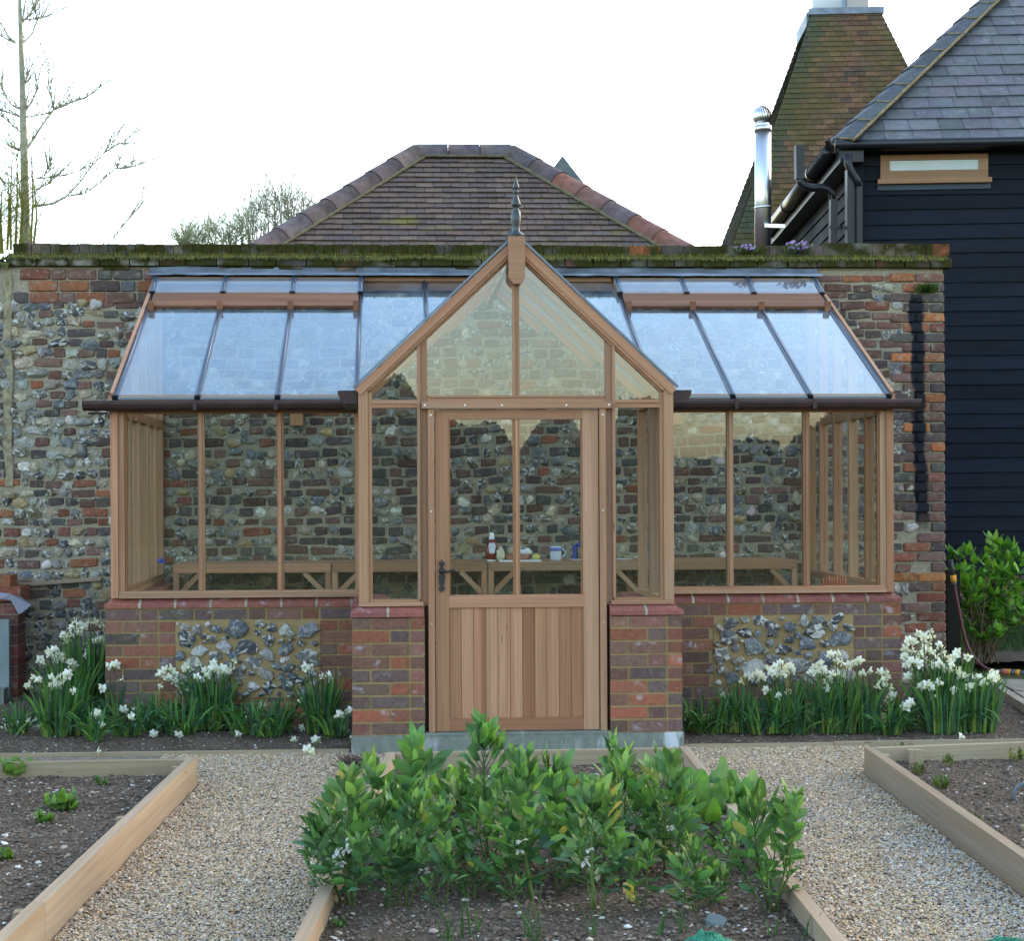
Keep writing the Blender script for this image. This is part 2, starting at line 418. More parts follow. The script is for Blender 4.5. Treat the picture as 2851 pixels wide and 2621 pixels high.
# ------------------------------------------------------------------ world, sun, camera
def setup():
    w = bpy.data.worlds.new('World'); SC.world = w; w.use_nodes = True
    nt = w.node_tree; bg = nt.nodes['Background']
    sky = nt.nodes.new('ShaderNodeTexSky'); sky.sky_type = 'NISHITA'; sky.sun_disc = False
    el, az = math.radians(SUN_EL), math.radians(SUN_AZ)
    sky.sun_elevation = el; sky.sun_rotation = az
    sky.altitude = 50; sky.air_density = 1.0; sky.dust_density = 2.0; sky.ozone_density = 0.35
    nt.links.new(sky.outputs[0], bg.inputs[0]); bg.inputs[1].default_value = SKY_STRENGTH
    sd = Vector((math.sin(az) * math.cos(el), math.cos(az) * math.cos(el), math.sin(el)))
    li = bpy.data.lights.new('sun', 'SUN'); li.energy = SUN_ENERGY; li.angle = math.radians(SUN_ANGLE); li.color = (1.0, 0.93, 0.82)
    lo = bpy.data.objects.new('sun', li); COL.objects.link(lo); lo.location = sd * 60
    lo.rotation_euler = sd.to_track_quat('Z', 'Y').to_euler()
    cam = bpy.data.cameras.new('camera'); co = bpy.data.objects.new('camera', cam); COL.objects.link(co)
    cam.sensor_fit = 'HORIZONTAL'; cam.sensor_width = 36.0; cam.lens = F / 2851 * 36
    cam.shift_x = (1425.5 - PPX) / 2851; cam.shift_y = (PPY - 1310.5) / 2851
    cam.clip_start = 0.05; cam.clip_end = 2000
    fwd = Vector((SP, CP, 0)); right = Vector((CP, -SP, 0)); up = Vector((0, 0, 1))
    r2 = right * math.cos(ROLL) - up * math.sin(ROLL); u2 = up * math.cos(ROLL) + right * math.sin(ROLL)
    m = Matrix((r2, u2, -fwd)).transposed().to_4x4(); m.translation = Vector((0, 0, HC))
    co.matrix_world = m
    SC.camera = co
    SC.view_settings.view_transform = 'Standard'; SC.view_settings.look = 'None'
    SC.view_settings.exposure = EXPOSURE; SC.view_settings.gamma = 1
    SC.cycles.max_bounces = 8; SC.cycles.diffuse_bounces = 3; SC.cycles.glossy_bounces = 4; SC.cycles.transmission_bounces = 4
    SC.cycles.transparent_max_bounces = 32; SC.cycles.caustics_reflective = False; SC.cycles.caustics_refractive = False
    SC.cycles.use_denoising = True
    SC.cycles.sample_clamp_indirect = 6
SUN_EL, SUN_AZ, SUN_ENERGY, SUN_ANGLE = 15.0, 54.0, 0.7, 12.0
SKY_STRENGTH, EXPOSURE = 0.14, 2.75
setup()

def jit(c, a):
    k = 1 + U(-a, a); return tuple(max(0, x * k * (1 + U(-a, a) * 0.25)) for x in c)

# ------------------------------------------------------------------ stones for the flint walls
RED = [(0.19, 0.070, 0.042), (0.16, 0.062, 0.045), (0.22, 0.085, 0.042)]
DARKB = [(0.105, 0.06, 0.045), (0.085, 0.058, 0.05), (0.13, 0.07, 0.055), (0.075, 0.06, 0.058), (0.07, 0.068, 0.06), (0.15, 0.085, 0.07)]
FLN = [tuple(u * v for u, v in zip(q, (1.04, 1.0, 0.92))) for q in ((0.14, 0.15, 0.155), (0.21, 0.21, 0.20), (0.075, 0.082, 0.095), (0.30, 0.30, 0.275), (0.42, 0.41, 0.38), (0.11, 0.12, 0.14), (0.30, 0.265, 0.20), (0.34, 0.30, 0.22))]
OCH = [(0.30, 0.21, 0.09), (0.26, 0.20, 0.10)]

BRK = [(1, -.6), (1, .6), (.96, .93), (.5, 1), (-.5, 1), (-.96, .93), (-1, .6), (-1, -.6), (-.96, -.93), (-.5, -1), (.5, -1), (.96, -.93)]
def stone(mb, cx, cz, w, h, y, brick, col, m, prot, rot=0.0, facet=False):
    n = 12 if not facet else 10; ex = 9.0 if brick else U(2.0, 3.2)
    amp = 0.05 if brick else (0.34 if not facet else 0.52)
    seed = Vector((U(0, 99), U(0, 99), U(0, 99)))
    vs = []
    for k, (rr, dd) in enumerate(((1.03, -0.4), (0.98, 0.45), (0.86, 0.85 if brick else 0.78))):
        for j in range(n):
            t = 2 * math.pi * (j + 0.5) / n
            ct, st = math.cos(t), math.sin(t)
            if brick:
                ct, st = BRK[j]; q = 1.0
            else: q = (abs(ct) ** ex + abs(st) ** ex) ** (-1 / ex)
            a = 1 + amp * noise.noise(seed + Vector((ct, st, k * 0.3)) * 1.3) * 1.6
            x, z = ct * q * rr * a * w / 2, st * q * rr * a * h / 2
            x, z = x * math.cos(rot) - z * math.sin(rot), x * math.sin(rot) + z * math.cos(rot)
            dj = dd * (1 + (0.1 if brick else 0.7) * noise.noise(seed + Vector((ct * 2, st * 2, 5 + k))))
            vs.append((cx + x, y - prot * dj, cz + z))
    vs.append((cx, y - prot, cz))
    fs = []
    for k in range(2):
        for j in range(n):
            q = (j + 1) % n
            fs.append((k * n + j, k * n + q, (k + 1) * n + q, (k + 1) * n + j))
    for j in range(n): fs.append((2 * n + j, 2 * n + (j + 1) % n, 3 * n))
    if not brick:
        r_ = rnd.random(); rim = core = col
        if r_ < 0.42: rim, core = (0.46, 0.44, 0.39), tuple(q * 0.40 for q in col)
        elif r_ < 0.6: rim = tuple(q * 1.5 for q in col)
        cc = [rim if rnd.random() < 0.8 else core for _ in range(n)] + [core if rnd.random() < 0.72 else rim for _ in range(n)] + [core if rnd.random() < 0.85 else rim for _ in range(n)]
        mb.idx(vs, fs, cc, m, not facet); return
    mb.idx(vs, fs, col, m, False)

def flint_courses(mb, x0, x1, z0, z1, y, pick):
    z = z0
    while z < z1:
        h = U(0.053, 0.075)
        if z + h > z1: break
        x = x0 + U(-0.05, 0.02)
        while x < x1:
            kind, w, hh, col, prot, mi = pick(x, z, h)
            ins = -1.75 < x < 3.2; g = U(0.010, 0.032) if ins else U(0.005, 0.020)
            if kind:
                cz = z + h / 2 + 0.02 * noise.noise(Vector((x * 1.7, z * 3, 1))) + (U(-0.006, 0.006) if kind == 'b' else U(-0.014, 0.014))
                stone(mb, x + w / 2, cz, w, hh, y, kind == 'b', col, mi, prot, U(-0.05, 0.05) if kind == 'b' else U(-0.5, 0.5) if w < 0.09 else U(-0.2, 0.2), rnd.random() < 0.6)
                if rnd.random() < 0.45: stone(mb, x + w + g * 0.5, z + U(0, h), U(0.012, 0.03), U(0.012, 0.03), y, False, jit(rnd.choice(FLN), 0.3), 1, U(0.006, 0.014), U(-1, 1))
            x += w + g
        z += h + U(0.006, 0.015)

def wall_pick(x, z, h):
    """kind, width, height, colour, proud, material slot (1 flint, 2 brick)"""
    left = x < -1.7
    inside = -1.75 < x < 3.2
    if x > 3.86 + (0.10 if int(z / 0.075) % 2 else 0.0): return (None, 0.1, 0, 0, 0, 0)
    if left and z > 2.885: return (None, 0.1, 0, 0, 0, 0)
    if x > 3.2 and z > 2.45:
        if rnd.random() < 0.72:
            return ('b', U(0.13, 0.22), h * 0.95, jit(rnd.choice(RED + DARKB), 0.2), 0.014, 2)
    pb = 0.46 if inside else 0.30
    if left: pb = 0.40 if z < 1.95 else 0.27
    if left and z < 0.9: pb = 0.12
    if x > 3.2 and z < 1.4: pb = 0.6
    r = rnd.random()
    if r < pb:
        w = U(0.075, 0.125) if rnd.random() < 0.78 else U(0.16, 0.21)
        c = rnd.choice(DARKB) if rnd.random() < (0.92 if inside else 0.70) else rnd.choice(RED)
        return ('b', w, h * U(0.85, 1.0), jit(c, 0.25), U(0.008, 0.014), 2)
    if r < pb + 0.05: return ('f', U(0.07, 0.12), h, jit(rnd.choice(OCH), 0.25), U(0.012, 0.025), 1)
    big = left and z > 1.7
    w = U(0.04, 0.10) if not big else U(0.06, 0.14)
    c = jit(rnd.choice(FLN), 0.25)
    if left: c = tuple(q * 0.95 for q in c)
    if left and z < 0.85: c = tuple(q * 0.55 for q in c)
    return ('f', w, h * (U(0.8, 1.15) if not big else U(0.9, 1.35)), c, U(0.008, 0.026), 1)

YW = 11.65
WX0, WX1 = -2.83, 4.235
def flint_wall():
    mb = MB()
    mb.box(-8.0, WX1 - 0.004, YW, YW + 0.34, -0.05, 3.19, m=0)
    # undulating mortar skin in front of the core so that joints are not dead flat
    nx, nz = 260, 110
    vs = []
    for i in range(nx + 1):
        for j in range(nz + 1):
            x = -3.7 + (WX1 - 0.02 + 3.7) * i / nx; z = -0.02 + 3.19 * j / nz
            vs.append((x, YW - 0.006 - 0.010 * abs(noise.noise(Vector((x * 7, z * 9, 3)))), z))
    fs = [(i * (nz + 1) + j, (i + 1) * (nz + 1) + j, (i + 1) * (nz + 1) + j + 1, i * (nz + 1) + j + 1) for i in range(nx) for j in range(nz)]
    mb.idx(vs, fs, m=0, smooth=True)
    flint_courses(mb, -3.7, 4.15, 0.02, 3.16, YW - 0.008, wall_pick)
    # three red brick courses under the coping at the left end
    for r in range(3):
        x = -2.80 + (0.0, 0.11, 0.05)[r]; z = 2.915 + r * 0.087
        while x < -1.72:
            w = rnd.choice((0.11, 0.22, 0.22)); c = rnd.choice(RED + RED + DARKB)
            if r == 1 and -2.15 < x < -1.95: c = (0.09, 0.09, 0.095)
            stone(mb, x + w / 2, z + 0.037, w - 0.005, 0.080, YW - 0.01, True, jit(c, 0.2), 2, 0.016)
            x += w + 0.006
    # brick quoins at the right end
    z = 0.02; k = 0
    while z < 3.14:
        h = 0.066; long = k % 2 == 0
        cols = RED + DARKB + [(0.33, 0.12, 0.045)]
        xs = [(WX1 - 0.22, WX1), (WX1 - 0.42, WX1 - 0.23)] if long else [(WX1 - 0.11, WX1), (WX1 - 0.325, WX1 - 0.12)]
        for (a, b) in xs:
            if z < 1.3 and a < 3.95 and rnd.random() < 0.5: continue
            stone(mb, (a + b) / 2, z + h / 2 + U(-0.003, 0.003), b - a, h, YW - 0.01, True, jit(rnd.choice(cols), 0.22), 2, 0.02, U(-0.012, 0.012))
            mb.box(max(a, WX1 - 0.1), b + 0.002, YW, YW + 0.21, z + 0.004, z + h - 0.002, jit(rnd.choice(cols), 0.2), 2) if b > WX1 - 0.01 else None
        z += h + 0.0105; k += 1
    # pale vertical mortar repair at the left end
    vs = []
    for i in range(40):
        z = 1.55 + i * 0.0405; o = 0.03 * noise.noise(Vector((z * 4, 0, 7)))
        vs += [(-2.872 + o, YW - 0.024, z), (-2.812 + o * 0.6, YW - 0.026, z)]
    mb.idx(vs, [(2 * i, 2 * i + 1, 2 * i + 3, 2 * i + 2) for i in range(39)], m=3, smooth=True)
    o = mb.build('flint_wall', [MT['mortar'], MT['flint'], MT['old_brick'], M('pale_mortar', (0.25, 0.215, 0.135), 0.9, 0.1, ns=25, na=0.4)], loc=(0.7, YW, 0))
    tag(o, 'tall old wall of coursed flints and brick pieces behind the greenhouse', 'wall')
    # coping: projecting lower course and brick-on-edge upper course, both mossy (sub-meshes are parts)
    mb = MB()
    x = WX0 - 0.02
    while x < WX1 + 0.03:
        w = U(0.2, 0.235); zz = 3.188 + 0.006 * noise.noise(Vector((x, 0, 0)))
        mb.box(x, min(x + w - 0.008, WX1 + 0.045), YW - U(0.045, 0.065), YW + 0.38, zz, zz + U(0.062, 0.072), jit(rnd.choice(((0.06, 0.05, 0.04), (0.09, 0.08, 0.065), (0.09, 0.045, 0.03), (0.13, 0.12, 0.10)) if x > -1.8 else ((0.30, 0.30, 0.26), (0.24, 0.23, 0.19))), 0.25), 0)
        if rnd.random() < 0.5:
            mb.box(x + 0.02, x + w * U(0.6, 0.95), YW - U(0.02, 0.04), YW + 0.1, zz - U(0.018, 0.03), zz - 0.002, jit((0.17, 0.12, 0.09), 0.35), 0)
        x += w
    mb.build('coping_course', [MT['mossy_brick']], o)
    mb = MB()
    x = WX0 + 0.02
    while x < WX1 - 0.01:
        w = U(0.066, 0.074) if x < 1.5 else U(0.1, 0.22); zz = 3.262
        hgt = 0.098 + 0.012 * noise.noise(Vector((x * 0.9, 4, 0))) + (0.02 if x > 3.2 else 0)
        c = rnd.choice(((0.10, 0.085, 0.07), (0.085, 0.075, 0.06), (0.12, 0.095, 0.07), (0.21, 0.075, 0.035) if x > 1.2 else (0.09, 0.08, 0.06)))
        mb.box(x, x + w - 0.004, YW + U(0.012, 0.02), YW + 0.24, zz, zz + hgt + U(-0.004, 0.004), jit(c, 0.25), 0)
        x += w
    mb.build('coping_cap', [MT['mossy_brick']], o)
    # moss cushions as fine tufts on both ledges
    mb = MB()
    for ledge in (0, 1):
        x = WX0
        while x < WX1:
            d = noise.noise(Vector((x * 2.1, ledge * 9, 2)))
            thick = 0.55 + d
            if ledge == 1: thick = 0.9 + 0.5 * d
            for q in range(5):
                if thick < 0.15 + U(0, 0.3): continue
                xx = x + U(0, 0.012)
                if ledge: yy, zz, hh = YW - U(0.0, 0.062), 3.255, U(0.012, 0.036) * (0.6 + thick * 0.5)
                else: yy, zz, hh = YW + U(0.012, 0.24), 3.352, U(0.008, 0.022) * (0.5 + thick * 0.6)
                a = U(0, 3.14); s = U(0.005, 0.011)
                dx, dy = math.cos(a) * s, math.sin(a) * s
                c = jit(rnd.choice(((0.12, 0.115, 0.018), (0.17, 0.15, 0.022), (0.065, 0.068, 0.014)) if ledge else ((0.07, 0.075, 0.014), (0.05, 0.05, 0.012), (0.10, 0.10, 0.016))), 0.3)
                mb.face([(xx - dx, yy - dy, zz - 0.006), (xx + dx, yy + dy, zz - 0.006), (xx + U(-.006, .006), yy - U(0, 0.012) * ledge, zz + hh)], c, 0)
                if ledge and rnd.random() < 0.6:   # hanging over the edge
                    mb.face([(xx - s, YW - 0.068, 3.262), (xx + s, YW - 0.068, 3.262), (xx + U(-.004, .004), YW - 0.072, 3.262 - U(0.012, 0.045) * thick)], c, 0)
            x += 0.0065
    mb.build('moss', [MT['leaf']], o)
    # batten and small plants belong to other things
    return o
FW = flint_wall()

# lower continuation of the wall at the far left
mb = MB()
mb.box(-8.0, WX0 - 0.05, YW - 0.05, YW + 0.36, 3.192, 3.235, (0.12, 0.11, 0.08), 0)
for i in range(260):
    xx = U(-3.6, WX0); a = U(0, 3.14); s = U(0.005, 0.012); yy = YW - U(0, 0.05)
    mb.face([(xx - math.cos(a) * s, yy - math.sin(a) * s, 3.23), (xx + math.cos(a) * s, yy + math.sin(a) * s, 3.23), (xx, yy, 3.23 + U(0.01, 0.05))], jit((0.11, 0.11, 0.02), 0.3), 1)
    mb.face([(xx - s, YW - 0.055, 3.21), (xx + s, YW - 0.055, 3.21), (xx, YW - 0.06, 3.21 - U(0.01, 0.07))], jit((0.11, 0.11, 0.02), 0.3), 1)
mb.build('low_coping', [MT['mossy_brick'], MT['leaf']], FW)

# plants rooted on the wall
def tuft_plant(name, label, cat, base, n, r, h, cols, flower=None):
    o = thing(name, label, cat, base)
    mb = MB(); base = Vector(base)
    for i in range(n):
        a = U(0, 6.28); q = r * math.sqrt(U(0, 1)); p = base + Vector((math.cos(a) * q, -abs(math.sin(a)) * q * 0.4, 0))
        tip = p + Vector((U(-.5, .5) * r, -U(0, 0.3) * r, U(0.4, 1) * h)); s = U(0.004, 0.009)
        d = Vector((math.cos(a), math.sin(a), 0)) * s
        mb.face([p - d, p + d, tip + d * 0.7, tip - d * 0.7], jit(rnd.choice(cols), 0.3))
    mb.build('foliage', [MT['leaf']], o)
    if flower:
        mb = MB()
        for i in range(int(n * 0.5)):
            a = U(0, 6.28); q = r * math.sqrt(U(0, 1)); p = base + Vector((math.cos(a) * q, -abs(math.sin(a)) * q * 0.5 - 0.01, U(0.3, 1.1) * h)); s = U(0.007, 0.012)
            mb.face([p + Vector((-s, 0, -s)), p + Vector((s, 0, -s * 0.4)), p + Vector((s * 0.6, -.003, s)), p + Vector((-s, 0, s * 0.7))], jit(flower, 0.25))
        mb.build('blossom', [MT['leaf']], o)
    return o
tuft_plant('aubrieta', 'larger clump of mauve flowers on the mossy wall top beside the barn gutter', 'plant', P(2225, 708, YW - 0.02), 70, 0.10, 0.085, [(0.05, 0.09, 0.03), (0.08, 0.10, 0.04)], (0.30, 0.20, 0.50))
tuft_plant('aubrieta', 'small sparse clump of mauve flowers on the wall top by an orange coping brick', 'plant', P(2078, 704, YW - 0.02), 40, 0.09, 0.05, [(0.05, 0.09, 0.03), (0.08, 0.10, 0.04)], (0.26, 0.18, 0.42))
tuft_plant('wall_fern', 'green tuft growing from the brick end of the flint wall', 'plant', P(2578, 815, YW - 0.02), 150, 0.075, 0.075, [(0.04, 0.09, 0.015), (0.07, 0.12, 0.02)])

# ------------------------------------------------------------------ dwarf brick walls under the greenhouse
NB = [(0.215, 0.085, 0.053), (0.26, 0.088, 0.048), (0.165, 0.083, 0.060), (0.14, 0.080, 0.062), (0.105, 0.074, 0.064), (0.19, 0.088, 0.064), (0.13, 0.080, 0.070)]
def brick_run(mb, x0, x1, y, z0, n, flip=0, skip=None, depth=0.10, cols=NB):
    """Flemish bond, front face at y"""
    for r in range(n):
        z = z0 + r * 0.075; x = x0; k = (r + flip) % 2
        first = True
        while x < x1 - 0.02:
            w = 0.2125 if k else 0.1025
            if first and (r + flip) % 2 == 0: w = 0.1025
            if x + w > x1 - 0.03: w = x1 - x
            a, b = x, x + w
            if skip and skip[2] - 0.03 < z < skip[3] - 0.035:
                if a < skip[0] < b: b = skip[0] - 0.002
                elif a < skip[1] < b: a = skip[1] + 0.002
                elif a >= skip[0] and b <= skip[1]: b = a
            if b - a > 0.02:
                c = rnd.choice(cols); yy = y - U(0, 0.004)
                mb.box(a + 0.0022, b - 0.0022, yy, y + depth, z + 0.0065 + U(-.0015, .0015), z + 0.0685 + U(-.0015, .0015), jit(c, 0.22), 0)
            x += w + 0.0105; k = 1 - k; first = False
def brick_side(mb, x, sgn, y0, y1, z0, n):
    """bricks on a face looking along x"""
    for r in range(n):
        z = z0 + r * 0.075; y = y0 + (0.11 if r % 2 else 0.0)
        while y < y1 - 0.02:
            w = min(0.2125, y1 - y)
            xa, xb = (x - 0.002, x + 0.1) if sgn < 0 else (x - 0.1, x + 0.002)
            mb.box(xa, xb, y, y + w, z + 0.005, z + 0.07, jit(rnd.choice(NB), 0.22), 0)
            y += w + 0.0105
XM, XPC = 0.731, 0.717
COPC = [(0.25, 0.085, 0.065), (0.27, 0.09, 0.065), (0.235, 0.08, 0.066)]
def coping_run(mb, x0, x1, y, yb, z0, z1, endl=False, endr=False, slope=0.055):
    n = max(1, round((x1 - x0) / 0.228)); w = (x1 - x0) / n
    for i in range(n):
        a, b = x0 + i * w, x0 + (i + 1) * w
        prof = [(y, z0), (y, z0 + 0.024), (y + slope, z1), (yb, z1), (yb, z0)]
        c = jit(rnd.choice(COPC), 0.10)
        if i == 0 and endl or i == n - 1 and endr:
            s = slope
            A, B = (a, b - 0.005) if i == 0 and endl else (a + 0.005, b)
            la = s if (i == 0 and endl) else 0; lb = s if (i == n - 1 and endr) else 0
            v = [(A, y, z0), (B, y, z0), (B, yb, z0), (A, yb, z0), (A, y, z0 + 0.024), (B, y, z0 + 0.024), (B, yb, z0 + 0.024), (A, yb, z0 + 0.024), (A + la, y + s, z1), (B - lb, y + s, z1), (B - lb, yb, z1), (A + la, yb, z1)]
            mb.idx(v, [(0, 1, 5, 4), (1, 2, 6, 5), (3, 0, 4, 7), (2, 3, 7, 6), (4, 5, 9, 8), (5, 6, 10, 9), (7, 4, 8, 11), (6, 7, 11, 10), (8, 9, 10, 11), (3, 2, 1, 0)], c, 0)
        else:
            mb.prism(prof, 'x', a + 0.0075, b - 0.0075, c, 0)
    for i in range(1, n):
        q = x0 + i * w
        mb.prism([(y - 0.0012, z0), (y - 0.0012, z0 + 0.0245), (y + slope, z1 + 0.001), (yb - 0.02, z1 + 0.001), (yb - 0.02, z0)], 'x', q - 0.0074, q + 0.0074, jit((0.36, 0.32, 0.24), 0.2), 2)
    mb.box(x0 + 0.01, x1 - 0.01, y + 0.02, yb - 0.003, z0 - 0.004, z0 + 0.022, m=1)
    mb.prism([(y + 0.003, z0 + 0.022), (y + slope + 0.002, z1 - 0.0015), (yb - 0.01, z1 - 0.0015), (yb - 0.01, z0 + 0.02)], 'x', x0 + 0.06, x1 - 0.06, m=1)

def panel_pick(x, z, h):
    c = rnd.choice([(0.11, 0.12, 0.13), (0.26, 0.255, 0.235), (0.17, 0.175, 0.18), (0.42, 0.40, 0.36), (0.09, 0.10, 0.11), (0.32, 0.28, 0.22)])
    return ('f', U(0.06, 0.135), h * U(0.75, 1.25), jit(c, 0.2), U(0.012, 0.03), 2)

def dwarf_wall(label, x0, x1, fx0, fx1, fz0, fz1, left):
    o = thing('dwarf_wall', label, 'wall', ((x0 + x1) / 2, 9.78, 0))
    yf = 9.775
    mb = MB(); mb.box(x0 + 0.004, x1 - 0.004, yf + 0.004, yf + 0.215, -0.02, 0.768, m=1)
    xs = x0 if left else x1
    xa, xb = (x0, x0 + 0.215) if left else (x1 - 0.215, x1)
    mb.box(xa + 0.004, xb - 0.004, yf + 0.21, YW - 0.01, -0.02, 0.768, m=1)
    brick_run(mb, x0, x1, yf, 0.09 - 0.075, 10, 0, (fx0, fx1, fz0, fz1))
    brick_side(mb, xs, -1 if left else 1, yf + 0.11, YW - 0.1, 0.015, 10)
    mb.build('brickwork', [MT['new_brick'], MT['new_mortar']], o)
    # inset flint panel
    mb = MB(); mb.box(fx0, fx1, yf - 0.002, yf + 0.05, fz0, fz1, m=1)
    placed = []
    for k in range(6000):
        r_ = U(0.028, 0.064) * (1 - 0.6 * k / 6000); w, h = r_ * U(0.9, 1.35), r_ * U(0.75, 1.0)
        x, z = U(fx0 + w * 0.9, fx1 - w * 0.9), U(fz0 + h * 0.9, fz1 - h * 0.9)
        if any(((x - q[0]) / (w + q[2] + 0.012)) ** 2 + ((z - q[1]) / (h + q[3] + 0.010)) ** 2 < 0.92 for q in placed): continue
        placed.append((x, z, w, h))
        stone(mb, x, z, w * 2, h * 2, yf - 0.002, False, panel_pick(0, 0, 1)[3], 2, U(0.014, 0.034), U(-0.6, 0.6), True)
    mb.build('flint_panel', [MT['new_brick'], MT['new_mortar'], MT['knapped']], o)
    mb = MB()
    coping_run(mb, x0 - 0.004, x1 + 0.004, yf - 0.012, yf + 0.235, 0.77, 0.832, left, not left)
    # side return coping
    cx = xs - 0.004 if left else xs + 0.004
    y = yf + 0.24
    while y < YW - 0.05:
        b = min(y + 0.222, YW - 0.02)
        mb.box(min(cx, xb), max(cx, xb) if not left else xb, y, b, 0.772, 0.829, jit(rnd.choice(COPC), 0.1), 0) if not left else mb.box(cx, xb, y, b, 0.772, 0.829, jit(rnd.choice(COPC), 0.1), 0)
        y = b + 0.006
    mb.build('coping', [MT['new_brick'], MT['new_mortar'], MT['joint']], o)
    return o
MT['joint'] = M('joint_mortar', None, 0.9, 0.1, ns=40, na=0.3)
def mirror_x(x, c): return 2 * c - x
dwarf_wall('low brick wall with inset flint panel under the left half of the greenhouse', -1.798, -0.04, -1.36, -0.455, 0.20, 0.685, True)
dwarf_wall('low brick wall with inset flint panel under the right half of the greenhouse', 1.47, 3.268, 2.05, 2.955, 0.245, 0.685, False)

def porch_pier(label, x0, x1, outer):
    o = thing('brick_pier', label, 'pier', ((x0 + x1) / 2, 8.9, 0.105))
    yf = 8.80
    mb = MB(); mb.box(x0 + 0.004, x1 - 0.004, yf + 0.004, yf + 0.22, 0.10, 0.772, m=1)
    oa, ob = (x0, x0 + 0.215) if outer < 0 else (x1 - 0.215, x1)
    mb.box(oa + 0.004, ob - 0.004, yf + 0.2, 9.77, 0.0, 0.772, m=1)
    brick_run(mb, x0, x1, yf, 0.105, 9, 0 if outer < 0 else 0)
    brick_side(mb, x0 if outer < 0 else x1, outer, yf + 0.11, 9.76, 0.105, 9)
    brick_side(mb, x1 if outer < 0 else x0, -outer, yf + 0.11, yf + 0.22, 0.105, 9)
    mb.build('brickwork', [MT['new_brick'], MT['new_mortar']], o)
    mb = MB(); coping_run(mb, x0 - 0.006, x1 + 0.002 if outer < 0 else x1 + 0.006, yf - 0.012, yf + 0.235, 0.779, 0.838, outer < 0, outer > 0)
    mb.box(oa - (0.006 if outer < 0 else 0), ob + (0.006 if outer > 0 else 0), yf + 0.24, 9.76, 0.78, 0.834, jit(COPC[0], 0.1), 0)
    mb.build('coping', [MT['new_brick'], MT['new_mortar'], MT['joint']], o)
porch_pier('low brick pier left of the greenhouse door, mostly purple and red bricks', -0.232, 0.186, -1)
porch_pier('low brick pier right of the door with white salt bloom on its bricks', 1.244, 1.664, 1)
mb = MB()
mb.box(-0.236, 1.668, 8.785, 9.7, -0.03, 0.104)
mb.box(0.178, 1.25, 8.78, 8.93, 0.1045, 0.116)
tag(mb.build('concrete_plinth', [MT['concrete']], loc=(0.717, 8.8, 0)), 'grey concrete step under the door and porch piers with white streaks', 'step')
mb = MB(); mb.box(-1.7, 3.15, 9.9, YW - 0.02, -0.02, 0.10, (0.2, 0.19, 0.17)); mb.box(0.1, 1.33, 9.0, 9.9, -0.02, 0.101, (0.2, 0.19, 0.17))
tag(mb.build('greenhouse_floor', [MT['concrete']]), kind='structure')
# ------------------------------------------------------------------ the greenhouse
GH = thing('greenhouse', 'cedar framed lean-to greenhouse with gabled porch and glass roof against the flint wall', 'greenhouse', (XPC, 9.3, 0.1))
CED = lambda a=0.10: jit(rnd.choice(((1, 1, 1), (0.90, 0.85, 0.80), (1.07, 0.96, 0.90), (0.88, 0.93, 0.95), (0.82, 0.74, 0.66), (1.05, 1.05, 1.02))), a)
def part(name, fn, mats=None, parent=None):
    mb = MB(); fn(mb); return mb.build(name, mats or MT['cedar'], parent or GH)
def bx(name, *a, mat=None): return part(name, lambda m: m.box(*a, CED()), mat)
def pane(name, pts, thick, mat):
    """thin glass sheet with real thickness"""
    pts = [Vector(p) for p in pts]; n = (pts[1] - pts[0]).cross(pts[2] - pts[0]).normalized() * thick
    k = len(pts); mb = MB(); v = pts + [p + n for p in pts]
    mb.idx(v, [tuple(range(k))[::-1], tuple(range(k, 2 * k))] + [(i, (i + 1) % k, k + (i + 1) % k, k + i) for i in range(k)])
    return mb.build(name, mat, GH)

K = (3.11 - 2.115) / 1.85
def RZ(Y): return 2.115 + K * (Y - 9.8)
RN = Vector((0, -K, 1)).normalized()
SLN = Vector((0, 1, K)).normalized()
PW0, PW1 = -0.189, 1.623          # porch outer posts
PR = 2.955                        # porch ridge height
def PZ(x): return 2.10 + (PR - 2.10) * (1 - abs(x - XPC) / 0.906)
YV = 9.8 + (PR - 2.10) / K        # where the porch ridge meets the main roof

